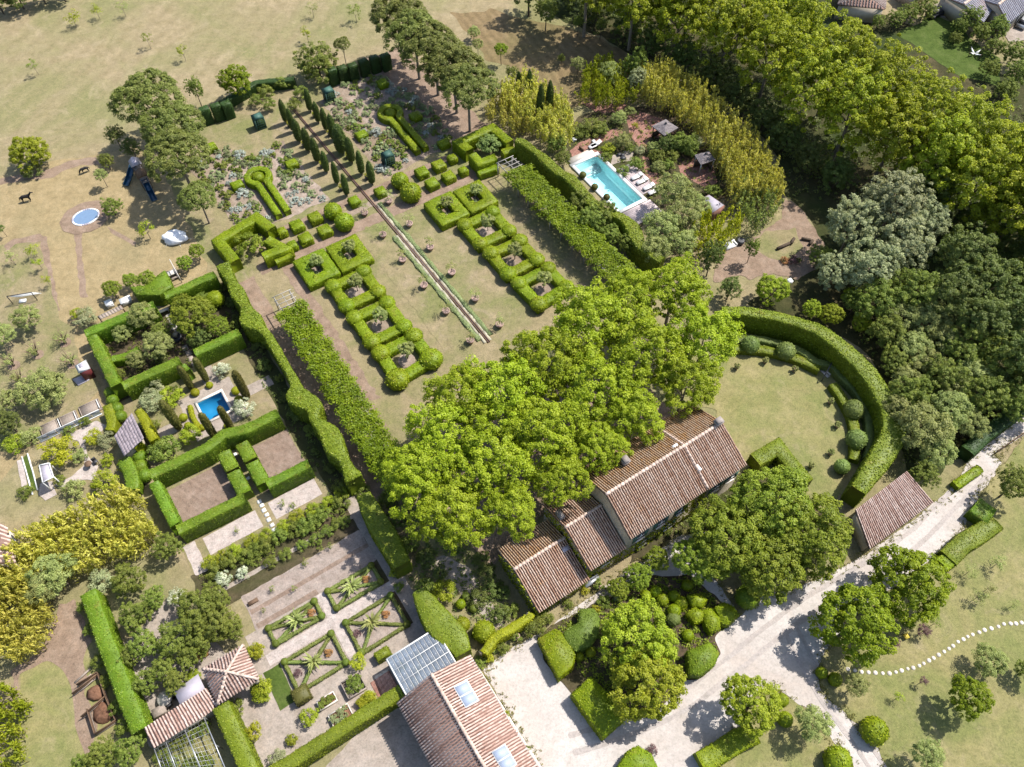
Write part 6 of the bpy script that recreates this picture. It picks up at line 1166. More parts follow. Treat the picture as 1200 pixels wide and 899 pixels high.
trees('sap', [(357, 659, 5), (345, 690, 4), (318, 690, 4), (308, 715, 3.5), (376, 642, 5), (386, 640, 4), (277, 621, 4), (330, 590, 5), (343, 592, 5), (310, 568, 4), (325, 558, 4)], .6, 'seedling plant in the beds, %s in the list from the tilled bed' if 0 else ['sapling in the tilled bed with a clear shadow', 'seedling near the middle of the tilled bed', 'seedling left in the tilled bed', 'seedling at the lower left of the tilled bed', 'leafy clump at the right end of the tilled bed', 'small clump at the right end of the tilled bed', 'seedling in the left chipping bed', 'grey clump in the right chipping bed, left one', 'grey clump in the right chipping bed, right one', 'pale plant in the right soil bed, lower', 'pale plant in the right soil bed, upper'], 'plant', 'seedling', limbs=2)
ft = wempty('feed_trough', P(297, 706), label='dark trough on the tilled bed', cat='trough'); w = P(297, 706); MB().box(w, (1.1, .4, .3), GA).build('trough_body', M['wood_b'], ft)
# shade planting between the house and the kitchen garden
sh_l = [('shrubd', 440, 545, 10), ('shrub', 455, 585, 10), ('shrubd', 470, 610, 10), ('shrub', 480, 640, 12), ('shrubd', 500, 655, 12), ('shrub', 500, 690, 12), ('shrubl', 520, 693, 14), ('shrubd', 515, 670, 10), ('shrubd', 465, 660, 8), ('shruby', 461, 672, 5), ('shrub', 468, 688, 6), ('shrubd', 535, 640, 9), ('shrubd', 560, 700, 12), ('shrubd', 575, 690, 11), ('shrubd', 585, 720, 11), ('shrubd', 570, 670, 10), ('shrub', 600, 715, 9), ('shrubs', 594, 716, 6), ('shrub', 625, 735, 13), ('shrubs', 457, 640, 6), ('shrub', 425, 575, 8), ('shrubd', 565, 655, 10), ('shrubd', 590, 695, 9)]
sh_l.sort(key=lambda q: q[2])
for k, (kd, x, y, rp) in enumerate(sh_l): shrub(kd, x, y, rp, 'shade bush between kitchen garden and farmhouse, %s from the top' % ORD[k], hf=.7, group='shade bushes left of the farmhouse')
for (x, y, rp, mt), t in (((542, 732, 9, 'lime'), 'left of a pair by the barn'), ((567, 740, 13, 'lime'), 'large, right of a pair by the barn'), ((540, 708, 6, 'box'), 'small upper one beside the broad olive hedge'), ((546, 699, 5, 'mid'), 'smallest beside the shaded path'), ((555, 713, 5, 'mid'), 'beside the shaded path, right'),): ball(x, y, rp, 'clipped ball ' + t, mt, .9)
hedge_path(b4(1000, 400, 1050, 330, 1120, 290, 1199, 240) + c4(70, 230), [.9, .9, .9, .8, .7], 1.9, 'yell', 'gold leaved creeper over the wall from barn to farmhouse', smooth=3, name='creeper_wall')
for (k, x, y, rp), t in ((('shruby', 574, 772, 5), 'gold bush at the barn corner'), (('shrub', 563, 776, 7), 'green bush at the barn corner'), (('shrub', 590, 760, 7), 'green bush under the creeper wall'), (('shrub', 640, 724, 9), 'green bush at the ivy gable foot'), (('shrubl', 594, 836, 4), 'small bush against the barn wall'), (('shrub', 618, 877, 3.5), 'tiny bush against the barn wall')): shrub(k, x, y, rp, t, hf=.8)
# island bed: clipped shapes
hedge_poly(c4(115, 335, 190, 290, 220, 310, 275, 400, 268, 455, 205, 512), 1.7, 'box', 'bright clipped block at the left corner of the island bed')
hedge_poly(c4(262, 580, 345, 500, 440, 590, 492, 690, 400, 772), 1.9, 'box', 'large bright clipped block at the near corner of the island bed')
M['gball2'] = leaf_mat('speckled_leaf', (.08, .12, .02), (.13, .175, .035), (.21, .25, .08), .28)
hedge_poly(c4(225, 310, 290, 260, 300, 205, 360, 200, 388, 250, 380, 310, 340, 370, 280, 390, 235, 360), 1.5, 'gball2', 'large speckled heart shaped clipped bush in the island bed', dome=.3)
hedge_poly(c4(770, 390, 870, 350, 912, 395, 890, 450, 830, 495, 780, 490), 1.8, 'hedge', 'dark rounded clipped bush at the right end of the island bed', dome=.6)
e8 = Z(740, 640)
for (x, y, rp), t in (((125, 435, 6.5), 'left of the group'), ((215, 400, 7), 'second on the left'), ((275, 470, 7.5), 'third on the left'), ((370, 440, 7), 'middle far'), ((435, 500, 8), 'middle'), ((375, 570, 8), 'touching the yellow tree'), ((490, 345, 7), 'far one under the shade trees'), ((495, 785, 7), 'near one at the front'), ((370, 640, 8), 'grey, above the front one')): ball(*e8(x, y)[0], rp, 'clipped cushion of the island bed, ' + t, 'box' if 'grey' not in t else 'gball', .8, group='clipped cushions of the island bed')
for p_, t in ((e8(490, 430, 600, 410, 670, 470, 620, 540, 530, 520), 'far block'), (e8(480, 590, 560, 530, 650, 580, 620, 650, 560, 680), 'left block'), (e8(620, 560, 700, 540, 790, 640, 780, 720, 690, 760, 640, 680), 'middle block'), (e8(730, 540, 820, 490, 900, 530, 950, 600, 860, 690, 800, 690), 'right block by the drive')): hedge_poly(p_, 1.2, 'box', 'cloud pruned clipped box in the island bed, ' + t, dome=.35)
ball(*e8(1020, 450)[0], 14, 'rounded clipped bush at the foot of the shade trees', 'hedge', .8); shrub('shrubs', *c4(460, 135)[0], 8, 'grey leaved bush at the far edge of the island bed'); shrub('shrub', *c4(405, 170)[0], 8, 'green bush at the path edge of the island bed'); shrub('shruby', *c4(370, 205)[0], 5, 'gold bush touching the heart shaped bush')
trees('mulb', [(748, 675, 17, 1.8), (770, 655, 15, 1.8), (725, 690, 14, 1.4)], 1.6, 'low dark leafy tree beside the farmhouse path, %s from the left', name='low_tree', group='low trees of the island bed')
for (x, y, rp), t in ((c4(345, 395)[0] + (6,), 'upper'), (c4(295, 415)[0] + (5.5,), 'lower')): ball(x, y, rp, 'small lime clipped ball in the island bed, ' + t, 'lime', .9)
for k, (x, y, rp, kd) in enumerate(((560, 745, 7, 'shrub'), (470, 770, 7, 'shrub'), (625, 690, 8, 'shrub'), (670, 660, 8, 'shrub'), (420, 795, 6, 'shrubl'), (390, 810, 4, 'shruby'), (250, 185, 4, 'shrubl'))[:6]): shrub(kd, *c3(x, y)[0], rp, 'bush along the sunny farmhouse wall, %s from the shed end' % ORD[[2, 3, 1, 0, 4, 5][k]], hf=.7, group='bushes along the farmhouse wall')
shrub('shruby', *c4(320, 130)[0], 5, 'gold bush at the low farmhouse corner'); shrub('shrub', *c4(245, 185)[0], 6, 'green bush at the low farmhouse corner')
hedge_path(c4(830, 880, 920, 830, 1000, 775, 1070, 745), 1.9, 1.5, 'box', 'bright clipped hedge along the near edge of the drive'); hedge_poly(c4(460, 905, 510, 830, 555, 802, 620, 850, 640, 899, 600, 930), 1.5, 'box', 'bright clipped bush at the bottom edge of the court'); shrub('shrubp', *c4(615, 825)[0], 6, 'purple leaved bush at the bottom edge of the court')
hedge_path(d3(985, 565, 1030, 600, 1060, 620), 2.4, 1.6, 'hedge', 'dark hedge stub beside the lane shadow'); hedge_path(d3(870, 800, 940, 730, 1010, 690, 1080, 640), 2.0, 1.5, 'hedged', 'low hedge between drive and park lawn'); hedge_path(d3(900, 480, 960, 440, 1010, 405), 1.0, .9, 'box', 'small hedge on the wood side of the lane'); tree('round', 1060, 660, 10, 1.5, 'bush behind the round trees', trunk=False)
hedge_path(d3(840, 830, 900, 785), 1.6, 1.3, 'box', 'short bright hedge at the drive edge near the round trees')
# pool garden planting
pg = c1; pl_ = [('mixt', 780, 640, 14, 1.6), ('mixt', 740, 630, 13, 1.6), ('darkt', 680, 635, 12, 1.4), ('olivet', 480, 620, 11, 1.3), ('shrubl', 425, 655, 8, .8), ('shrub', 410, 690, 7, .7), ('shrub', 490, 750, 8, .6), ('shrub', 545, 720, 9, .9), ('mixt', 640, 690, 10, 1), ('olivet', 645, 735, 9, .8), ('shrubs', 560, 660, 6, .6), ('shrub', 520, 650, 6, .6), ('shrubs', 810, 630, 9, 1.2), ('olivet', 620, 650, 8, .9), ('shrub', 700, 690, 9, .9), ('shrub', 345, 560, 13, .8), ('shrub', 300, 580, 10, .7), ('shrub', 390, 570, 10, .7), ('olivet', 470, 520, 10, 1), ('shrubo', 520, 490, 7, .8), ('shruby', 540, 550, 4, .6), ('shrub', 880, 850, 11, .8), ('shrub', 680, 725, 8, .8)]
pl_.sort(key=lambda q: q[1])
for k, (kd, x, y, r, h) in enumerate(pl_): tree(kd, *pg(x, y)[0], r, h, 'garden bush of the swimming pool beds, %s from the left' % ORD[k], 'shrub', 'shrub', 'bushes of the swimming pool beds', trunk=False)
trees('olivet', [(790, 225, 24, 3.8), (803, 255, 22, 3.4), (775, 268, 23, 3.4), (818, 242, 16, 2.8), (768, 292, 19, 2.8), (800, 285, 18, 2.8)], 3, 'grey green tree at the near end of the pool terrace, %s from the left', name='terrace_tree', group='trees at the near end of the pool')
trees('mixt', [(692, 258, 19, 2.6), (708, 252, 18, 2.4), (680, 238, 15, 2.2), (715, 275, 14, 2.0), (735, 285, 12, 2.0), (652, 168, 12, 2), (660, 185, 9, 1.5)], 2, 'dark leafy bush along the scalloped hedge by the pool, %s from the left', 'shrub', 'shrub', 'bushes along the pool side hedge', trunk=False)
for (x, y), t in (((683, 205), 'farthest'), ((697, 219), 'middle'), ((711, 231), 'nearest')): ball(x, y, 4, 'rusty clipped ball at the pool edge, ' + t, 'cypo', 1.0)
for (x, y, h, r), t in (((608, 112, 4.6, .5), 'short left one'), ((620, 118, 6, .5), 'second from left'), ((632.5, 146, 7.6, .62), 'tallest near one'), ((643, 140, 7.4, .6), 'tallest right one'), ((616, 122, 4.0, .4), 'slim low one')): cypress(0, 0, h, r, 'dark cypress rising from the bamboo left of the pool, ' + t, 'cypresses in the bamboo', xy=P(x, y)[:2])
tree('mixt', 745, 80, 16, 3.2, 'tall grey green tree at the far end of the bamboo', sq=1.5); tree('olivet', 715, 88, 14, 2.6, 'light green tree beside the mown meadow', sq=1.3); tree('willow', 748, 92, 13, 3.5, 'silvery tree among the bamboo top')
# neighbour's garden, top right
trees('mixt', [(1140, 20, 13, 3), (1150, 38, 11, 2.4), (1170, 32, 13, 2.6), (1125, 30, 10, 2), (1085, 10, 14, 2.2), (1065, 16, 12, 2), (1050, 22, 11, 2), (1165, 55, 12, 1.6), (1190, 62, 15, 2.5), (1160, 80, 12, 1.8), (1195, 85, 16, 2.5), (1180, 105, 14, 2), (1120, 45, 8, 1.2), (1030, 25, 8, 1.6)], 2, "leafy tree in the neighbour's garden, %s from the left", name='garden_tree', group="trees of the neighbour's garden")
# bamboo
def bamboo(poly, h, label, dens=2.2, mat='bamb', seed=0, hp=2.0):
    q = PP(poly, hp); xs = [p[0] for p in q]; ys = [p[1] for p in q]; rs = np.random.RandomState(seed + 90); C = []
    A = (max(xs) - min(xs)) * (max(ys) - min(ys)); n = int(A * dens); X = rs.uniform(min(xs), max(xs), n); Y = rs.uniform(min(ys), max(ys), n)
    base = np.array([(x, y) for x, y in zip(X, Y) if inpoly(x, y, q)]); m = len(base); hh = h * rs.uniform(.74, 1.08, m); lean = rs.normal(0, .16, (m, 2)); per = 44; idx = np.repeat(np.arange(m), per); N = len(idx)
    t = rs.beta(1.7, 1.0, N); Q = np.zeros((N, 3)); Q[:, :2] = base[idx] + lean[idx] * (t ** 2)[:, None] * 2.2 + rs.normal(0, .2, (N, 2)) * (1.2 - .75 * t)[:, None]; Q[:, 2] = hh[idx] * (.12 + .88 * t)
    a = rs.uniform(0, 6.28, N); L = np.stack([np.cos(a) * .6, np.sin(a) * .6, rs.uniform(.5, 1.7, N)], 1); nn = np.cross(L, rs.normal(size=(N, 3))) ; nn[:, 2] = np.abs(nn[:, 2]) + .2
    V, F = leaves(Q, nn, .46, rs, .3, L - (unit(nn) * np.sum(L * unit(nn), 1, keepdims=True)))
    root = empty('bamboo_grove', (0, 0, 0), label=label, cat='bamboo', kind='stuff'); link('foliage', mesh('bamboo', V, F, M[mat], np.clip(.55 * rs.rand(m)[idx] + .45 * rs.rand(N), 0, 1)), root, kind='stuff')
    cb = MB()
    for k in range(0, m, 6): cb.tube([(base[k][0], base[k][1], -.1), (base[k][0] + lean[k][0] * 1.5, base[k][1] + lean[k][1] * 1.5, hh[k] * .8)], [.04, .02], 4, cap=False)
    cb.build('cane', M['cane'], root, kind='stuff'); return root
bamboo(c1(560, 330, 690, 320, 830, 420, 960, 540, 1080, 680, 1160, 780, 1180, 900) + c2(1130, 60, 980, 60) + c1(960, 899, 910, 740, 820, 590, 700, 500, 560, 430), 5.5, 'long yellow bamboo grove curving round the right of the pool', seed=1, dens=3.6)
bamboo(c1(-60, 420, 60, 340, 130, 400, 220, 440, 270, 540, 250, 640, 170, 640, 80, 570, 0, 500) , 4.6, 'yellow bamboo grove left of the pool around dark cypresses', seed=2, dens=2.8)
bamboo(b1(990, 470, 1040, 400, 1130, 380, 1199, 470, 1199, 560, 1120, 580), 3.8, 'yellow bamboo clump beside the last umbrella pine', seed=3, dens=2)
bamboo(c1(300, 430, 310, 330, 400, 260, 520, 310, 545, 440, 420, 460), 4.2, 'green yellow bamboo clump at the mown meadow corner', seed=4, dens=2, mat='lime')
bamboo(c2(780, 190, 860, 130, 960, 100, 1010, 160, 960, 250, 880, 310, 800, 280), 4.5, 'bright yellow bamboo clump at the near end of the pool garden', seed=5, dens=2, mat='yell')
bamboo(c2(960, -20, 1080, -40, 1170, 60, 1150, 150, 1060, 190, 1000, 130), 4.2, 'olive green bamboo at the end of the curved grove', seed=6, dens=1.8, mat='olive')
M['goldb'] = leaf_mat('gold_bamboo_leaf', (.28, .265, .055), (.44, .415, .095), (.60, .56, .17), .45)
bamboo(a3(-40, 860, 90, 720, 250, 630, 420, 560, 560, 500, 640, 560, 690, 670, 620, 780, 480, 820, 330, 880, 100, 960, -40, 960), 4.2, 'golden bamboo grove at the left below the white terrace', seed=7, dens=3.6, mat='goldb')
bamboo(a4(-60, 80, 100, 30, 230, 100, 230, 250, 200, 350, 90, 430, -60, 420), 4.2, 'golden bamboo grove at the left edge above the compost yard', seed=8, dens=3.6, mat='goldb')
bamboo(a4(-60, 520, 60, 560, 130, 630, 80, 720, 90, 830, 60, 920, -60, 920), 3.4, 'lime yellow bamboo in the bottom left corner', seed=9, dens=2.4, mat='lime')
tree('olivet', 62, 672, 26, 3.6, 'olive brown tree inside the golden bamboo'); tree('olivet', 50, 690, 20, 3.2, 'olive brown tree at the edge of the golden bamboo')

def fringe(path, n, label, mat='mid', w=.35, seed=0):
    rs = np.random.RandomState(seed + 5); p = resample([np.array([q[0], q[1], 0.]) for q in path], .3); p = np.array(p); k = rs.randint(0, len(p), n); c = p[k] + np.stack([rs.normal(0, w, n), rs.normal(0, w, n), np.full(n, .06)], 1)
    keep = rs.rand(len(p))[k] < .75; c = c[keep]; idx = np.repeat(np.arange(len(c)), 9); Q = c[idx] + rs.normal(0, .09, (len(idx), 3)) * [1, 1, .5] + [0, 0, .05]
    V, F = leaves(Q, rs.normal(size=Q.shape) * .6 + [0, 0, .8], .13, rs); link('verge_weeds', mesh('weeds', V, F, M[mat], rs.rand(len(idx))), label=label, cat='weeds', kind='stuff')
fringe(PP(DRIVE[:-1]), 2600, 'weeds and tufts growing along the ragged gravel drive edge', 'weed') if M.setdefault('weed', leaf_mat('weed_leaf', (.12, .13, .035), (.19, .19, .06), (.27, .25, .10), .3)) else None
def cover(poly, dens, label, mat, sz=.2, hgt=.3, world=False, seed=0):
    q = poly if world else PP(poly); rs = np.random.RandomState(seed + 31); xs = [p[0] for p in q]; ys = [p[1] for p in q]; n = int((max(xs) - min(xs)) * (max(ys) - min(ys)) * dens / 10); X, Y = rs.uniform(min(xs), max(xs), n), rs.uniform(min(ys), max(ys), n)
    c = np.array([(x, y, .1) for x, y in zip(X, Y) if inpoly(x, y, q)]); hh = rs.uniform(.2, 1, len(c)) * hgt; idx = np.repeat(np.arange(len(c)), 12); d = unit(rs.normal(size=(len(idx), 3))); d[:, 2] = np.abs(d[:, 2])
    Q = c[idx] + d * (hh[idx] + .12)[:, None] * rs.uniform(.4, 1, len(idx))[:, None]; V, F = leaves(Q, d * .5 + [0, 0, .6] + rs.normal(size=Q.shape) * .4, sz, rs)
    link('ground_cover', mesh('cover', V, F, M[mat], np.clip(.6 * rs.rand(len(c))[idx] + .4 * rs.rand(len(idx)), 0, 1)), label=label, cat='ground cover', kind='stuff')
cover(c4(180, 290, 300, 225, 430, 160, 600, 70, 780, 70, 985, 240, 880, 330, 890, 400, 820, 480, 750, 500, 640, 600, 480, 670, 400, 600, 330, 500, 250, 480, 200, 400), 48, 'leafy ground cover filling the island bed', 'mulb', .2, .35, seed=1)
cover(c3(530, 750, 850, 530, 1040, 410, 1199, 490, 1450, 700, 1330, 830, 1190, 850, 1000, 750, 860, 680, 740, 690), 34, 'leafy ground cover between farmhouse and drive', 'mid', .2, .35, seed=2)
cover([G(-21.5, -17), G(-17, -17), G(-12.5, -3), G(-13, 4), G(-17.5, 6), G(-21, 0)], 22, 'dark leafy ground cover in the shade left of the farmhouse', 'dark', .22, .4, True, seed=3)
cover(GR(-39, -23, -55.5, -46.5), 16, 'leafy ground cover of the planted room', 'mid', .18, .3, True, seed=4)
cover(c1(270, 640, 300, 530, 420, 480, 560, 500, 720, 600, 840, 640, 940, 860) + c2(700, 90, 610, 60) + c1(560, 780, 400, 660), 14, 'leafy ground cover of the pool beds', 'mid', .2, .35, seed=5)
cover(GR(-40.5, -23.2, -19.2, -16.8), 22, 'leafy ground cover of the long shrub border', 'mid', .18, .3, True, seed=6)
cover(c1(160, 60, 430, 180, 560, 250, 720, 330, 900, 420, 1050, 560, 1180, 700, 1199, 860) + d2(330, 60, 500, 120, 560, 500, 450, 640, 600, 800) + d3(640, 420, 950, 330, 1195, 170) + [(1300, 400), (1300, 150), (1000, 60), (800, 0)], 6, 'undergrowth covering the floor of the wood', 'dark', .3, .7, seed=7)

for k, v in enumerate(np.linspace(-56, -20, 13)):  # dark bushes added to deepen the shadow strip beside the hedge
    tree('shrubd' if k % 3 else 'shrub', 0, 0, 0, .55, 'dark bush added at the foot of the scalloped hedge, %s from the far end' % ORD[k], 'shrub', 'shrub', 'added dark bushes along the scalloped hedge', xy=G(-22.5 + .5 * math.sin(k * 2.3), v)[:2], r=.8 + .3 * math.sin(k * 1.7), trunk=False)
cover(GR(-24.2, -22.0, -57, -19), 14, 'added dark ground cover along the scalloped hedge', 'dark', .18, .3, True, seed=8)  # dark cover added, darkens the same shadow strip
# ================================================================== SMALLER THINGS
# oval sunk trampoline
w = P(*Z(0, 150)(755, 785)[0]); tr = wempty('trampoline', w, label='oval blue trampoline with a white padded rim in the paddock', cat='trampoline')
el = lambda rx, ry, n=36, z=.1: [w + UX * rx * math.cos(6.2832 * i / n) + VX * ry * math.sin(6.2832 * i / n) + [0, 0, z] for i in range(n)]
MB().add(el(1.75, 1.4, 36, .1), [tuple(range(36))]).build('mat', plain('blue_mat', (.16, .25, .38), .5, .4, .1, 2), tr)
o_, i_ = el(2.0, 1.65, 36, .13), el(1.75, 1.4, 36, .13)
for k in range(12):
    m = MB()
    for j in range(3):
        a, b = 3 * k + j, (3 * k + j + 1) % 36; q = [i_[a], o_[a], o_[b], i_[b]]; m.hexa([p - [0, 0, .12] for p in q], q)
    m.build('rim_pad', M['white_p'] if k % 3 else M['grey_r'], tr)
lay('trodden_ring', el(3.6, 3.2, 30, 0), 4, 'patch', 'trodden ring of bare earth round the trampoline', .15, world=True)
# black ponies
def pony(px, py, ang, label, graze, s=1.0):
    w = P(px, py); root = empty('pony', (w[0], w[1], 0), ang, label=label, cat='animal', group='black ponies in the paddock')
    J = [(0, 0, .98, .27), (.32, 0, 1.0, .29), (-.35, 0, 1.0, .28), (-.62, 0, 1.03, .26), (.6, 0, 1.08, .22)]; E_ = [(0, 1), (0, 2), (2, 3), (1, 4)]
    if graze: J += [(.9, 0, .85, .15), (1.12, 0, .5, .12), (1.2, 0, .32, .10), (1.16, 0, .12, .06)]
    else: J += [(.88, 0, 1.32, .15), (1.08, 0, 1.55, .12), (1.25, 0, 1.5, .1), (1.42, 0, 1.35, .07)]
    E_ += [(4, 5), (5, 6), (6, 7), (7, 8)]; J += [(-.84, 0, .95, .05), (-.92, 0, .5, .07)]; E_ += [(3, 9), (9, 10)]
    for x, b in ((.48, 1), (-.55, 3)):
        for y in (-.16, .16):
            n = len(J); hind = x < 0; J += [(x, y, .78, .14), (x + (.08 if hind else 0), y, .5, .08), (x + (-.08 if hind else .02), y, .28, .055), (x + (-.02 if hind else 0), y, .03, .06)]; E_ += [(b, n), (n, n + 1), (n + 1, n + 2), (n + 2, n + 3)]
    me = bpy.data.meshes.new('pony'); me.from_pydata([tuple(c * s for c in j[:3]) for j in J], E_, []); o = link('body', me, root); me.materials.append(M['animal'])
    md = o.modifiers.new('skin', 'SKIN'); sv = me.skin_vertices[0].data
    for k, j in enumerate(J): sv[k].radius = (j[3] * s, j[3] * s)
    sv[0].use_root = True; o.modifiers.new('sub', 'SUBSURF').render_levels = 2; o.modifiers['sub'].levels = 1
    hx, hz = (1.13, .48) if graze else (1.06, 1.62)
    for y in (-.07, .07): MB().tube([(hx * s, y * s, hz * s), ((hx - .04) * s, y * 1.6 * s, (hz + .16) * s)], [.04, .008], 5).build('ear', M['animal'], root)
pony(101, 202, R(215), 'black pony grazing in the paddock near the small trees', True, .78); pony(32.5, 236, R(18), 'black pony standing at the left of the paddock', False, .95)
# playground; pine shade is put into the dark blue of the slides
pz = Z(120, 150); pgd = wempty('climbing_frame', P(*pz(360, 470)[0]), label='climbing frame with two blue slides darkened for pine shade', cat='playground')
t0 = P(*pz(345, 420)[0]); t1 = P(*pz(400, 520)[0])
for c, nm in ((t0, 0), (t1, 1)):
    for x in (-.6, .6):
        for y in (-.6, .6): MB().box(c + UX * x + VX * y, (.1, .1, 2.6), GA).build('post', M['wood_b'], pgd)
    MB().box(c + [0, 0, 1.4], (1.3, 1.3, .1), GA).build('deck', M['wood_g'], pgd); MB().hexa([c + UX * x * .8 + VX * y * .8 + [0, 0, 2.6] for x, y in ((-1, -1), (1, -1), (1, 1), (-1, 1))], [c + UX * x * .1 + VX * y * .8 + [0, 0, 3.1] for x, y in ((-1, -1), (1, -1), (1, 1), (-1, 1))]).build('roof', M['grey_r'] if nm == 0 else M['wood_b'], pgd)
MB().bar(t0 + [0, 0, 1.4], t1 + [0, 0, 1.4], .7, .12).build('bridge', M['red'], pgd)
for a, b in ((P(*pz(300, 400)[0]), P(*pz(215, 520)[0])), (P(*pz(400, 520)[0]), P(*pz(465, 650)[0]))):
    a = a + [0, 0, 1.5]; b = b + [0, 0, .25]; md_ = (a + b) / 2 - [0, 0, .15]; d = unit((b - a) * [1, 1, 0]); s_ = np.array([-d[1], d[0], 0]); m = MB()
    for p, q in ((a, md_), (md_, b)):
        m.hexa([p - s_ * .4, p + s_ * .4, q + s_ * .4, q - s_ * .4], [p - s_ * .4 + [0, 0, .06], p + s_ * .4 + [0, 0, .06], q + s_ * .4 + [0, 0, .06], q - s_ * .4 + [0, 0, .06]])
        for e in (-1, 1): m.bar(p + s_ * .42 * e + [0, 0, .15], q + s_ * .42 * e + [0, 0, .15], .08, .3)
    m.build('slide', M['blue_pl'], pgd)
# white dome
w = P(205, 278, .4) * [1, 1, 0]; dm = wempty('dome_tent', w, label='crumpled white dome tent beside the corner hedge room', cat='tent'); m = MB(); m.blob(w + [0, 0, .3], (1.75, 1.3, 1.0), 12, .13); o = m.build('canvas', M['canvas'], dm)
for k in range(6): a = k * 1.047; MB().tube([w + [1.9 * math.cos(a), 1.5 * math.sin(a), .25], w + [2.3 * math.cos(a), 1.9 * math.sin(a), 0]], .02, 4).build('guy_rope', M['white_p'], dm)
# play goal with net, kiosk, shelter, tables
g0 = Z(0, 260); ga_, gb_ = P(*g0(118, 725)[0]), P(*g0(330, 690)[0]); gl2 = wempty('play_goal', ga_, label='dark framed play goal with a sagging net in the orchard', cat='goal')
for a in (ga_, gb_): MB().bar(a, a + [0, 0, 1.7], .08).build('post', M['dkmetal'], gl2)
MB().bar(ga_ + [0, 0, 1.7], gb_ + [0, 0, 1.7], .08).build('crossbar', M['dkmetal'], gl2); m = MB()
for k in range(14): t = k / 13; a = ga_ + (gb_ - ga_) * t; m.bar(a + [0, 0, 1.7], a + VX * -.2 + np.array([.2, 1.2, .05]), .025); m.bar(ga_ + (np.array([.2, 1.2, -1.65]) * t) + [0, 0, 1.7], gb_ + (np.array([.2, 1.2, -1.65]) * t) + [0, 0, 1.7], .02)
m.build('net', M['white_p'], gl2, kind='stuff'); w = P(*g0(205, 700)[0]); MB().box(w, (.9, .5, .25), .2).build('net_bag', M['white_p'], gl2)
q = PP(Z(0, 360)(655, 515, 755, 460, 795, 540, 690, 585), 2.0); c = sum(q) / 4; ki = wempty('play_kiosk', c, label='small red play kiosk with a white square roof by the hedge', cat='kiosk'); b = [c + (p - c) * .85 for p in q]
MB().hexa([p * [1, 1, 0] for p in b], [p - [0, 0, .05] for p in b]).build('wall', M['red'], ki); MB().hexa([p for p in q], [c + (p - c) * .45 + [0, 0, .3] for p in q]).build('roof', M['white_p'], ki); MB().hexa([c + (p - c) * .4 + [0, 0, .3] for p in q], [c + (p - c) * .4 + [0, 0, .34] for p in q]).build('roof_panel', M['grey_r'], ki)
q = PP(Z(0, 360)(640, 640, 745, 600, 790, 640, 690, 695)); MB().hexa([p for p in q], [p + [0, 0, .18] for p in q]).build('play_platform', M['grey_r'], label='grey platform with pale edge in front of the red kiosk', cat='platform')
q = PP(Z(0, 260)(860, 830, 1060, 735, 1085, 765, 885, 860), 1.6); ps = wempty('plank_shelter', sum(q) / 4, label='low plank roofed shelter against the planted room hedge', cat='shelter')
for p in q: MB().bar(p * [1, 1, 0], p, .1).build('post', M['wood_b'], ps)
for k in range(8):
    a, b = k / 8 + .005, (k + 1) / 8 - .005; r = [q[0] + (q[1] - q[0]) * a, q[0] + (q[1] - q[0]) * b, q[3] + (q[2] - q[3]) * b, q[3] + (q[2] - q[3]) * a]; MB().hexa(r, [p + [0, 0, .07] for p in r]).build('plank', M['wood_g'], ps)
for (x, y), t in (((975, 740), 'left'), ((1120, 715), 'right')): w = P(*Z(0, 260)(x, y)[0]); MB().box(w, (1.3 if t == 'right' else .9, .8, .75), GA).box(w + [0, 0, .75], (1.5 if t == 'right' else 1.0, 1.0, .06), GA).build('side_table', M['white_p'], label='white covered table at the %s of the plank shelter' % t, cat='table')
tz = Z(130, 260); w = P(*tz(545, 480)[0]); gt = wempty('picnic_table', w, label='pale picnic table with benches behind the chunky hedge', cat='table')
MB().box(w + [0, 0, .7], (1.6, .8, .06), GA).build('table_top', M['stone'], gt)
for s in (-1, 1): MB().box(w + VX * .75 * s + [0, 0, .4], (1.5, .28, .05), GA).build('bench_seat', M['wood_g'], gt); MB().box(w + UX * .55 * s, (.08, 1.5, .7), GA).build('leg', M['wood_g'], gt)
a, b = P(*tz(560, 415)[0]), P(*tz(625, 535)[0]); sw_ = wempty('swing_frame', a, label='pale timber swing frame beside the picnic table', cat='swing')
for p in (a, b): MB().bar(p, p + [0, 0, 2.0], .09).build('post', M['stone'], sw_)
MB().bar(a + [0, 0, 2.0], b + [0, 0, 2.0], .1).build('crossbar', M['stone'], sw_); c = (a + b) / 2; MB().box(c + [0, 0, .5], (.5, .25, .05), 1).build('seat', M['wood_b'], sw_); MB().bar(c + [.2, 0, .5], c + [.2, 0, 2], .02).bar(c - [.2, 0, -.5], c - [.2, 0, -2], .02).build('rope', M['stone'], sw_)
# pool furniture
def lounger(px, py, rz, label, mat='cush'):
    w = P(px, py, .3); root = empty('sun_lounger', (w[0], w[1], .17), rz, label=label, cat='lounger', group='sun loungers at the pool'); MB().box((0, 0, .22), (1.95, .66, .06)).build('frame', M['wood_b'], root)
    for x in (-.85, .85):
        for y in (-.28, .28): MB().box((x, y, 0), (.06, .06, .22)).build('leg', M['wood_b'], root)
    MB().box((-.3, 0, .28), (1.3, .64, .12)).build('mattress', M[mat], root); MB().hexa([(.35, -.32, .28), (.97, -.32, .5), (.97, .32, .5), (.35, .32, .28)], [(.35, -.32, .4), (.92, -.32, .62), (.92, .32, .62), (.35, .32, .4)]).build('backrest', M[mat], root)
lz = Z(660, 110)
for (x, y), t in (((645, 735), 'farthest'), ((690, 775), 'second farthest'), ((750, 825), 'third farthest'), ((795, 865), 'nearest')): lounger(*lz(x, y)[0], GA, 'white cushioned sun lounger in the row of four, ' + t)
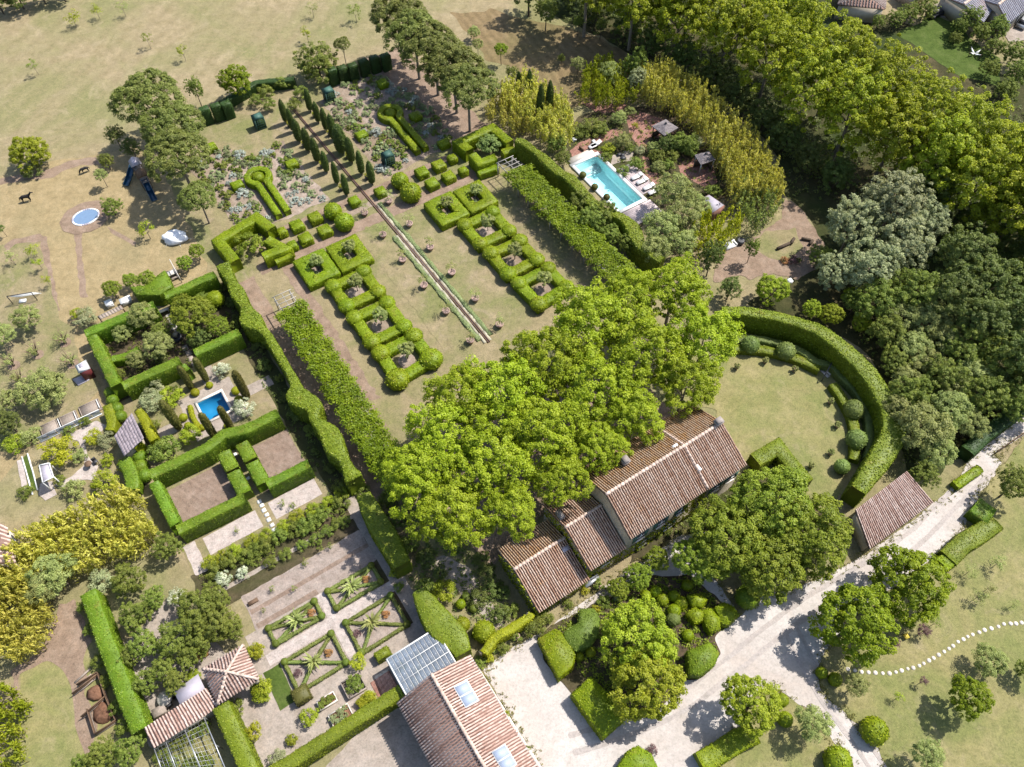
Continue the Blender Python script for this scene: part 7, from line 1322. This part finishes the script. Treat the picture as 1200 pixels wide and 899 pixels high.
lounger(*lz(270, 462)[0], GA, 'white sun lounger at the far end of the pool'); lounger(*lz(285, 448)[0], GA, 'white sun lounger paired at the far end of the pool')
w = P(*lz(265, 432)[0]); MB().box(w, (.45, .45, .4), GA).box(w + [0, 0, .4], (.5, .5, .05), GA).build('side_table', M['white_p'], label='small white table behind the far sun loungers', cat='table')
w = P(*lz(95, 415)[0]); MB().box(w, (.7, .4, .35), GA).blob(w + [0, 0, .4], (.4, .3, .2), 6).build('pool_robot', M['white_p'], label='white pool robot on the grass left of the far loungers', cat='pool robot')
w = P(*lz(160, 495)[0]); MB().box(w, (1.0, .2, .5), -.9).build('pool_box', M['wood_b'], label='dark box bench on the brick path by the pool', cat='bench')
ct = wempty('outdoor_sofa_set', P(*lz(510, 560)[0]), label='dark low table with two stools on the pale pool patio', cat='seating')
for (x, y), sz in (((490, 545), .35), ((525, 575), .45), ((520, 550), .3)): w = P(*lz(x, y)[0]); MB().box(w, (sz * 1.6, sz * 1.3, .35), .4).box(w + [0, 0, .35], (sz * 1.7, sz * 1.4, .06), .4).build('stool', M['dkmetal'], ct)
lay('pool_patio', lz(430, 545, 560, 500, 620, 510, 590, 590, 470, 610, 420, 630), 6, 'path', 'pale stone patio with the low table set', .06)
def gazebo(corners, apex, ez, rise, label, post='wood_b', vent=False):
    q = PP(corners, ez); c = sum(q) / 4; root = wempty('gazebo', c, label=label, cat='gazebo'); ap = c + [0, 0, rise]
    for p in q: r = c + (p - c) * .85; MB().bar(r * [1, 1, 0], r, .14).build('post', M[post], root)
    m = plain('thatch_' + str(len(label)), (.21, .185, .185), .95, .1, .35, 5, .8); rs = np.random.RandomState(3)
    for i in range(4):
        a, b = q[i], q[(i + 1) % 4]; o = MB().add([a, b, ap, a - [0, 0, .1], b - [0, 0, .1], ap - [0, 0, .1]], [(0, 1, 2), (5, 4, 3), (0, 3, 4, 1)]).build('roof', m, root); s = MB()
        for r in range(9):
            for k in range(12 - r):
                t0_, t1_ = r / 9, (r + 1.15) / 9; f = lambda u, t: (a + (b - a) * u) * (1 - t) + ap * t; u0, u1 = k / (12 - r), (k + 1) / (12 - r); j = rs.uniform(.02, .07); t1_ = min(1, t1_); s.add([f(u0, t0_) + [0, 0, j + .02], f(u1, t0_) + [0, 0, j + .02], f(u1, t1_) + [0, 0, .02], f(u0, t1_) + [0, 0, .02]], [(0, 1, 2, 3)])
        s.build('shingle_courses', m, o, kind='stuff')
    MB().blob(ap + [0, 0, .05], (.2, .2, .18), 6).build('finial', M['dkmetal'], root)
    for i in range(2):
        a, b = c + (q[i] - c) * .85, c + (q[i + 1] - c) * .85; MB().hexa([a * [1, 1, 0], b * [1, 1, 0], b * [1, 1, 0] + [0, .06, 0], a * [1, 1, 0] + [0, .06, 0]], [a * [1, 1, 0] + [0, 0, 1.1], b * [1, 1, 0] + [0, 0, 1.1], b * [1, 1, 0] + [0, .06, 1.1], a * [1, 1, 0] + [0, .06, 1.1]]).build('rail', M['wood_b'], root)
gazebo(lz(780, 285, 900, 225, 1010, 300, 890, 370), None, 2.3, .75, 'larger gazebo with grey pyramid roof behind the pool'); gz = Z(720, 160); gazebo(gz(705, 165, 830, 130, 890, 205, 760, 250), None, 2.3, .8, 'smaller gazebo with grey pyramid roof right of the pool', 'metal')
q = PP(gz(770, 540, 830, 510, 970, 605, 860, 680), 1.9); pb = wempty('pump_house', sum(q) / 4, label='low grey flat roofed pump house with red edge', cat='hut'); MB().hexa([p * [1, 1, 0] for p in q], q).build('wall', M['brick'] if 'brick' in M else M['terra'], pb); c = sum(q) / 4; MB().hexa([c + (p - c) * .93 for p in q], [c + (p - c) * .93 + [0, 0, .06] for p in q]).build('roof', M['grey_r'], pb)
sf = c2(955, 262)[0]; w = P(*sf); so = empty('garden_sofa', (w[0], w[1], 0), .5, label='white garden sofa beside the yellow bamboo', cat='sofa'); MB().box((0, 0, 0), (1.9, .8, .4)).build('seat', M['white_p'], so); MB().box((0, .4, .2), (1.9, .15, .55)).build('backrest', M['white_p'], so)
for s in (-.9, .9): MB().box((s, 0, .2), (.15, .8, .4)).build('armrest', M['white_p'], so)
w = P(*c2(1000, 245)[0]); MB().lathe([(.45, 0), (.6, .4), (.5, .75), (.4, .75)], c=w, n=14).build('barrel_pot', M['dkmetal'], label='black round barrel pot beside the white garden sofa', cat='pot')
# glade: log seats and flower ring
for (x, y, L, an), t in (((140, 262, 2.2, .5), 'left long one'), ((180, 240, 1.2, 1.0), 'short one in the middle'), ((240, 232, 1.3, -.2), 'right one'), ((262, 246, 1.0, .9), 'far right one')):
    w = P(*d2(x, y)[0]); d = np.array([math.cos(an), math.sin(an), 0]) * L / 2; m = MB(); m.tube([w - d + [0, 0, .3], w + d + [0, 0, .3]], .22, 8); m.build('log_seat', M['barkd'], label='dark log seat in the wooded glade, ' + t, cat='log', group='log seats in the glade')
shrub('shrubr', *d2(150, 318)[0], 5, 'red flowering plants in the glade flower ring', 'plant', 'flower_clump'); shrub('shrubp', *d2(185, 318)[0], 6, 'purple flowering plants in the glade flower ring', 'plant', 'flower_clump'); shrub('shrub', *d2(208, 322)[0], 4, 'green plants at the right of the glade flower ring', 'plant', 'flower_clump')
w = P(*d2(167, 418)[0]); MB().box(w, (.6, .6, .5), .4).box(w + [0, 0, .5], (.7, .7, .06), .4).build('white_box', M['white_p'], label='small white box under trees behind the curved hedge', cat='box')
# stepping stones
st = [(425, 470), (455, 475), (485, 482), (515, 484), (545, 486), (577, 488), (607, 488), (635, 483), (660, 476), (687, 468), (711, 464), (738, 455), (757, 445), (780, 432), (800, 421), (823, 407), (847, 393), (868, 380), (886, 368), (908, 350), (931, 339), (950, 327), (972, 318), (1001, 308), (1024, 298), (1054, 291), (1085, 283), (1109, 272), (1139, 270), (1162, 270), (1187, 266), (1212, 262)]
ss = wempty('stepping_stones', P(*d4(738, 455)[0]), kind='structure', label='curving line of round white stepping stones across the park lawn', cat='stepping stones')
for k, (x, y) in enumerate(st):
    w = P(*d4(x, y)[0]); m = MB(); rs = np.random.RandomState(k); n = 10; r = rs.uniform(.17, .23); a = [w + [r * (1 + .1 * rs.rand()) * math.cos(6.2832 * i / n), r * (1 + .1 * rs.rand()) * math.sin(6.2832 * i / n), 0] for i in range(n)]
    m.add(a + [p + [0, 0, .1] for p in a], [tuple(range(n, 2 * n))] + [(i, (i + 1) % n, n + (i + 1) % n, n + i) for i in range(n)]); m.build('stone', M['slab'], ss)
garden_chair(*d4(675, 330)[0], .4, 'yellow garden chair under the round tree pair', 'yellow_p') if M.setdefault('yellow_p', plain('yellow_paint', (.45, .35, .04), .6)) else None
# fruit cage beside the lean-to
f0 = Z(160, 779); fc = wempty('fruit_cage', P(*f0(500, 700)[0]), label='wire netted fruit cage with pale bars below the tiled lean-to', cat='cage'); hh = 2.1
for k, (a, b) in enumerate((((150, 725), (235, 960)), ((250, 660), (365, 960)), ((420, 565), (585, 960)), ((590, 460), (800, 960)))):
    p, q = P(*f0(*a)[0], hh), P(*f0(*b)[0], hh); MB().bar(p, q, .09).build('bar', M['metal'], fc)
    for t in (0, .5, 1): r = p + (q - p) * t; MB().bar(r * [1, 1, 0], r, .08).build('post', M['metal'], fc)
m = MB()
for t in np.linspace(0, 1, 12): m.bar(P(*f0(150 + 85 * t, 725 + 235 * t)[0], hh + .03), P(*f0(590 + 210 * t, 460 + 500 * t)[0], hh + .03), .018)
for t in np.linspace(0, 1, 16): m.bar(P(*f0(150 + 440 * t, 725 - 265 * t)[0], hh + .03), P(*f0(235 + 565 * t, 960)[0], hh + .03), .018)
m.build('netting', M['metal'], fc, kind='stuff')
for k, (x, y, rp) in enumerate(sorted(((350, 700, 9), (480, 610, 9), (590, 550, 9), (230, 800, 10), (560, 830, 8), (470, 870, 8), (640, 850, 7), (310, 860, 8)))): shrub('shrub', *f0(x, y)[0], rp, 'fruit bush inside the netted cage, %s from the left' % ORD[k], hf=.6, group='fruit bushes in the cage')
lay('cage_floor', f0(140, 730, 590, 470, 800, 960, 200, 960), 3, 'lawn_green', 'weedy ground inside the fruit cage', .05)
# compost bays
co = wempty('compost_bays', P(*a4(440, 680)[0]), label='row of wooden compost bays filled with brown heaps', cat='compost bin')
for a, b in (((330, 585), (440, 500)), ((370, 685), (475, 595)), ((395, 650), (430, 760)), ((430, 760), (520, 700)), ((350, 545), (440, 490)), ((475, 595), (520, 700)), ((440, 490), (475, 595))):
    p, q = P(*a4(*a)[0]), P(*a4(*b)[0])
    for k in range(3): MB().bar(p + [0, 0, .17 + .3 * k], q + [0, 0, .17 + .3 * k], .07, .24).build('board', M['wood_b'] if k else M['wood_g'], co)
for (x, y, rx), t in (((460, 660, 1.15), 0), ((425, 575, .9), 1)): w = P(*a4(x, y)[0]); MB().blob(w + [0, 0, .05], (rx, rx * .9, .6), 9, .14).build('heap', M['compost'], co)
wc = P(*a4(395, 590)[0]); ln_ = wempty('leaning_planks', wc, label='loose planks leaning beside the compost bays', cat='planks')
for k in range(3): MB().bar(P(*a4(330 + 12 * k, 530 + 18 * k)[0]) + [0, 0, .1], P(*a4(400 + 8 * k, 470 + 25 * k)[0]) + [0, 0, .25 + .1 * k], .2, .05).build('plank', M['wood_g'], ln_)
# kitchen yard furniture
y0 = Z(160, 740); w = P(*y0(270, 600)[0]); rt_ = wempty('round_table', w, label='round pale table in the yard beside the zinc roof', cat='table'); MB().lathe([(.75, .7), (.75, .76)], c=w, n=18).build('table_top', M['stone'], rt_); MB().lathe([(.3, 0), (.07, .08), (.07, .7)], c=w, n=8).build('leg', M['dkmetal'], rt_)
for k, (x, y) in enumerate(((340, 575), (365, 590), (330, 540), (300, 650))): garden_chair(*y0(x, y)[0], k * 1.3, 'dark chair at the round yard table, ' + ('right', 'far right', 'upper right', 'lower')[k])
w = P(*y0(220, 710)[0]); MB().box(w, (1.2, .8, .7), GA).box(w + [0, 0, .7], (1.3, .9, .05), GA).build('potting_table', M['wood_g'], label='brown potting table beside the tiled lean-to', cat='table')
# benches by the farmhouse
w = P(*c4(350, 90)[0]); be = empty('garden_bench', (w[0], w[1], 0), GA, label='grey bench against the low end of the farmhouse', cat='bench'); MB().box((0, 0, .4), (1.9, .5, .07)).build('seat', M['metal'], be); MB().box((0, .24, .45), (1.9, .06, .5)).build('backrest', M['metal'], be)
for s in (-.85, .85): MB().box((s, 0, 0), (.08, .45, .4)).build('leg', M['metal'], be)
for (x, y), t in ((c4(380, 105)[0], 'right'), (c4(20, 330)[0], 'by the court gate')): w = P(x, y); root = empty('potted_shrub', (w[0], w[1], 0), label='potted green plant %s of the bench' % t if t == 'right' else 'large potted plant ' + t, cat='pot plant'); MB().lathe([(.25, 0), (.34, .45), (.38, .5), (.3, .5)], n=12).build('pot', M['terra'], root); link('foliage', KIND['moundg'][1](1), root, (0, 0, .7), 0, .8)
# cars by the far houses
def car(px, py, rz, mat, label):
    w = P(px, py); root = empty('parked_car', (w[0], w[1], 0), rz, label=label, cat='car', group='cars by the far houses')
    MB().hexa([(-2.0, -.82, .3), (2.0, -.82, .3), (2.0, .82, .3), (-2.0, .82, .3)], [(-1.95, -.8, .85), (1.9, -.8, .8), (1.9, .8, .8), (-1.95, .8, .85)]).build('body', M[mat], root)
    c = MB().hexa([(-1.6, -.76, .85), (1.0, -.76, .83), (1.0, .76, .83), (-1.6, .76, .85)], [(-1.2, -.62, 1.4), (.35, -.62, 1.42), (.35, .62, 1.42), (-1.2, .62, 1.4)]).build('cabin', M['dkmetal'], root); MB().hexa([(-1.15, -.6, 1.41), (.3, -.6, 1.43), (.3, .6, 1.43), (-1.15, .6, 1.41)], [(-1.1, -.55, 1.46), (.25, -.55, 1.47), (.25, .55, 1.47), (-1.1, .55, 1.46)]).build('roof', M[mat], c)
    for x in (-1.25, 1.25):
        for y in (-.8, .8): MB().tube([(x, y - .1, .32), (x, y + .1, .32)], .32, 12).build('wheel', M['dkmetal'], root)
car(1096, 18, .5, 'dkmetal', 'black car parked by the far garden wall'); car(1198, 29, .9, 'metal', 'grey car in the yard at the right picture edge')
w = P(1141, 65); hm = wempty('garden_hammock', w, label="white star shaped hammock seat on the neighbour's lawn", cat='hammock'); m = MB()
for k in range(4): a = k * 1.571 + .4; m.hexa([w + [0, 0, .4], w + [.5 * math.cos(a + .4), .5 * math.sin(a + .4), .4], w + [1.3 * math.cos(a), 1.3 * math.sin(a), .9], w + [.5 * math.cos(a - .4), .5 * math.sin(a - .4), .4]], [w + [0, 0, .45], w + [.5 * math.cos(a + .4), .5 * math.sin(a + .4), .45], w + [1.3 * math.cos(a), 1.3 * math.sin(a), .95], w + [.5 * math.cos(a - .4), .5 * math.sin(a - .4), .45]])
m.build('cloth', M['white_p'], hm)
for k in range(4): a = k * 1.571 + .4; MB().bar(w + [1.3 * math.cos(a), 1.3 * math.sin(a), 0], w + [1.3 * math.cos(a), 1.3 * math.sin(a), 1.0], .08).build('post', M['wood_b'], hm)
# lane gate and rail at the right edge
gr = wempty('lane_rail', P(1180, 510), label='dark timber rail along the lane at the right edge', cat='fence'); p, q = P(*d3(1070, 345)[0]), P(*d3(1195, 258)[0])
for k in range(7): a = p + (q - p) * k / 6; MB().box(a, (.1, .1, 1.0), 0).build('post', M['wood_b'], gr)
for z in (.45, .9): MB().bar(p + [0, 0, z], q + [0, 0, z], .07, .12).build('rail', M['wood_b'], gr)
# stones in the channel head, threshold and walls
ww = wempty('garden_wall', P(590, 750), label='low stone wall from barn corner to farmhouse under gold creeper', cat='wall'); pts = PP(b4(985, 415, 1050, 345, 1120, 300, 1199, 250) + c4(70, 240))
for k, (a, b) in enumerate(zip(pts, pts[1:])): MB().bar(a + [0, 0, .85], b + [0, 0, .85], .35, 1.7).build('wall_section', M['stonew'], ww)
sw = wempty('court_wall', P(600, 830), label='low pale kerb wall along the barn side of the court', cat='wall'); pts = [G(-19.7, 5.5), G(-19.65, 9), G(-19.6, 13), G(-19.5, 17)]
for a, b in zip(pts, pts[1:]): MB().bar(a + [0, 0, .15], b + [0, 0, .15], .35, .3).build('wall_section', M['stone'], sw)
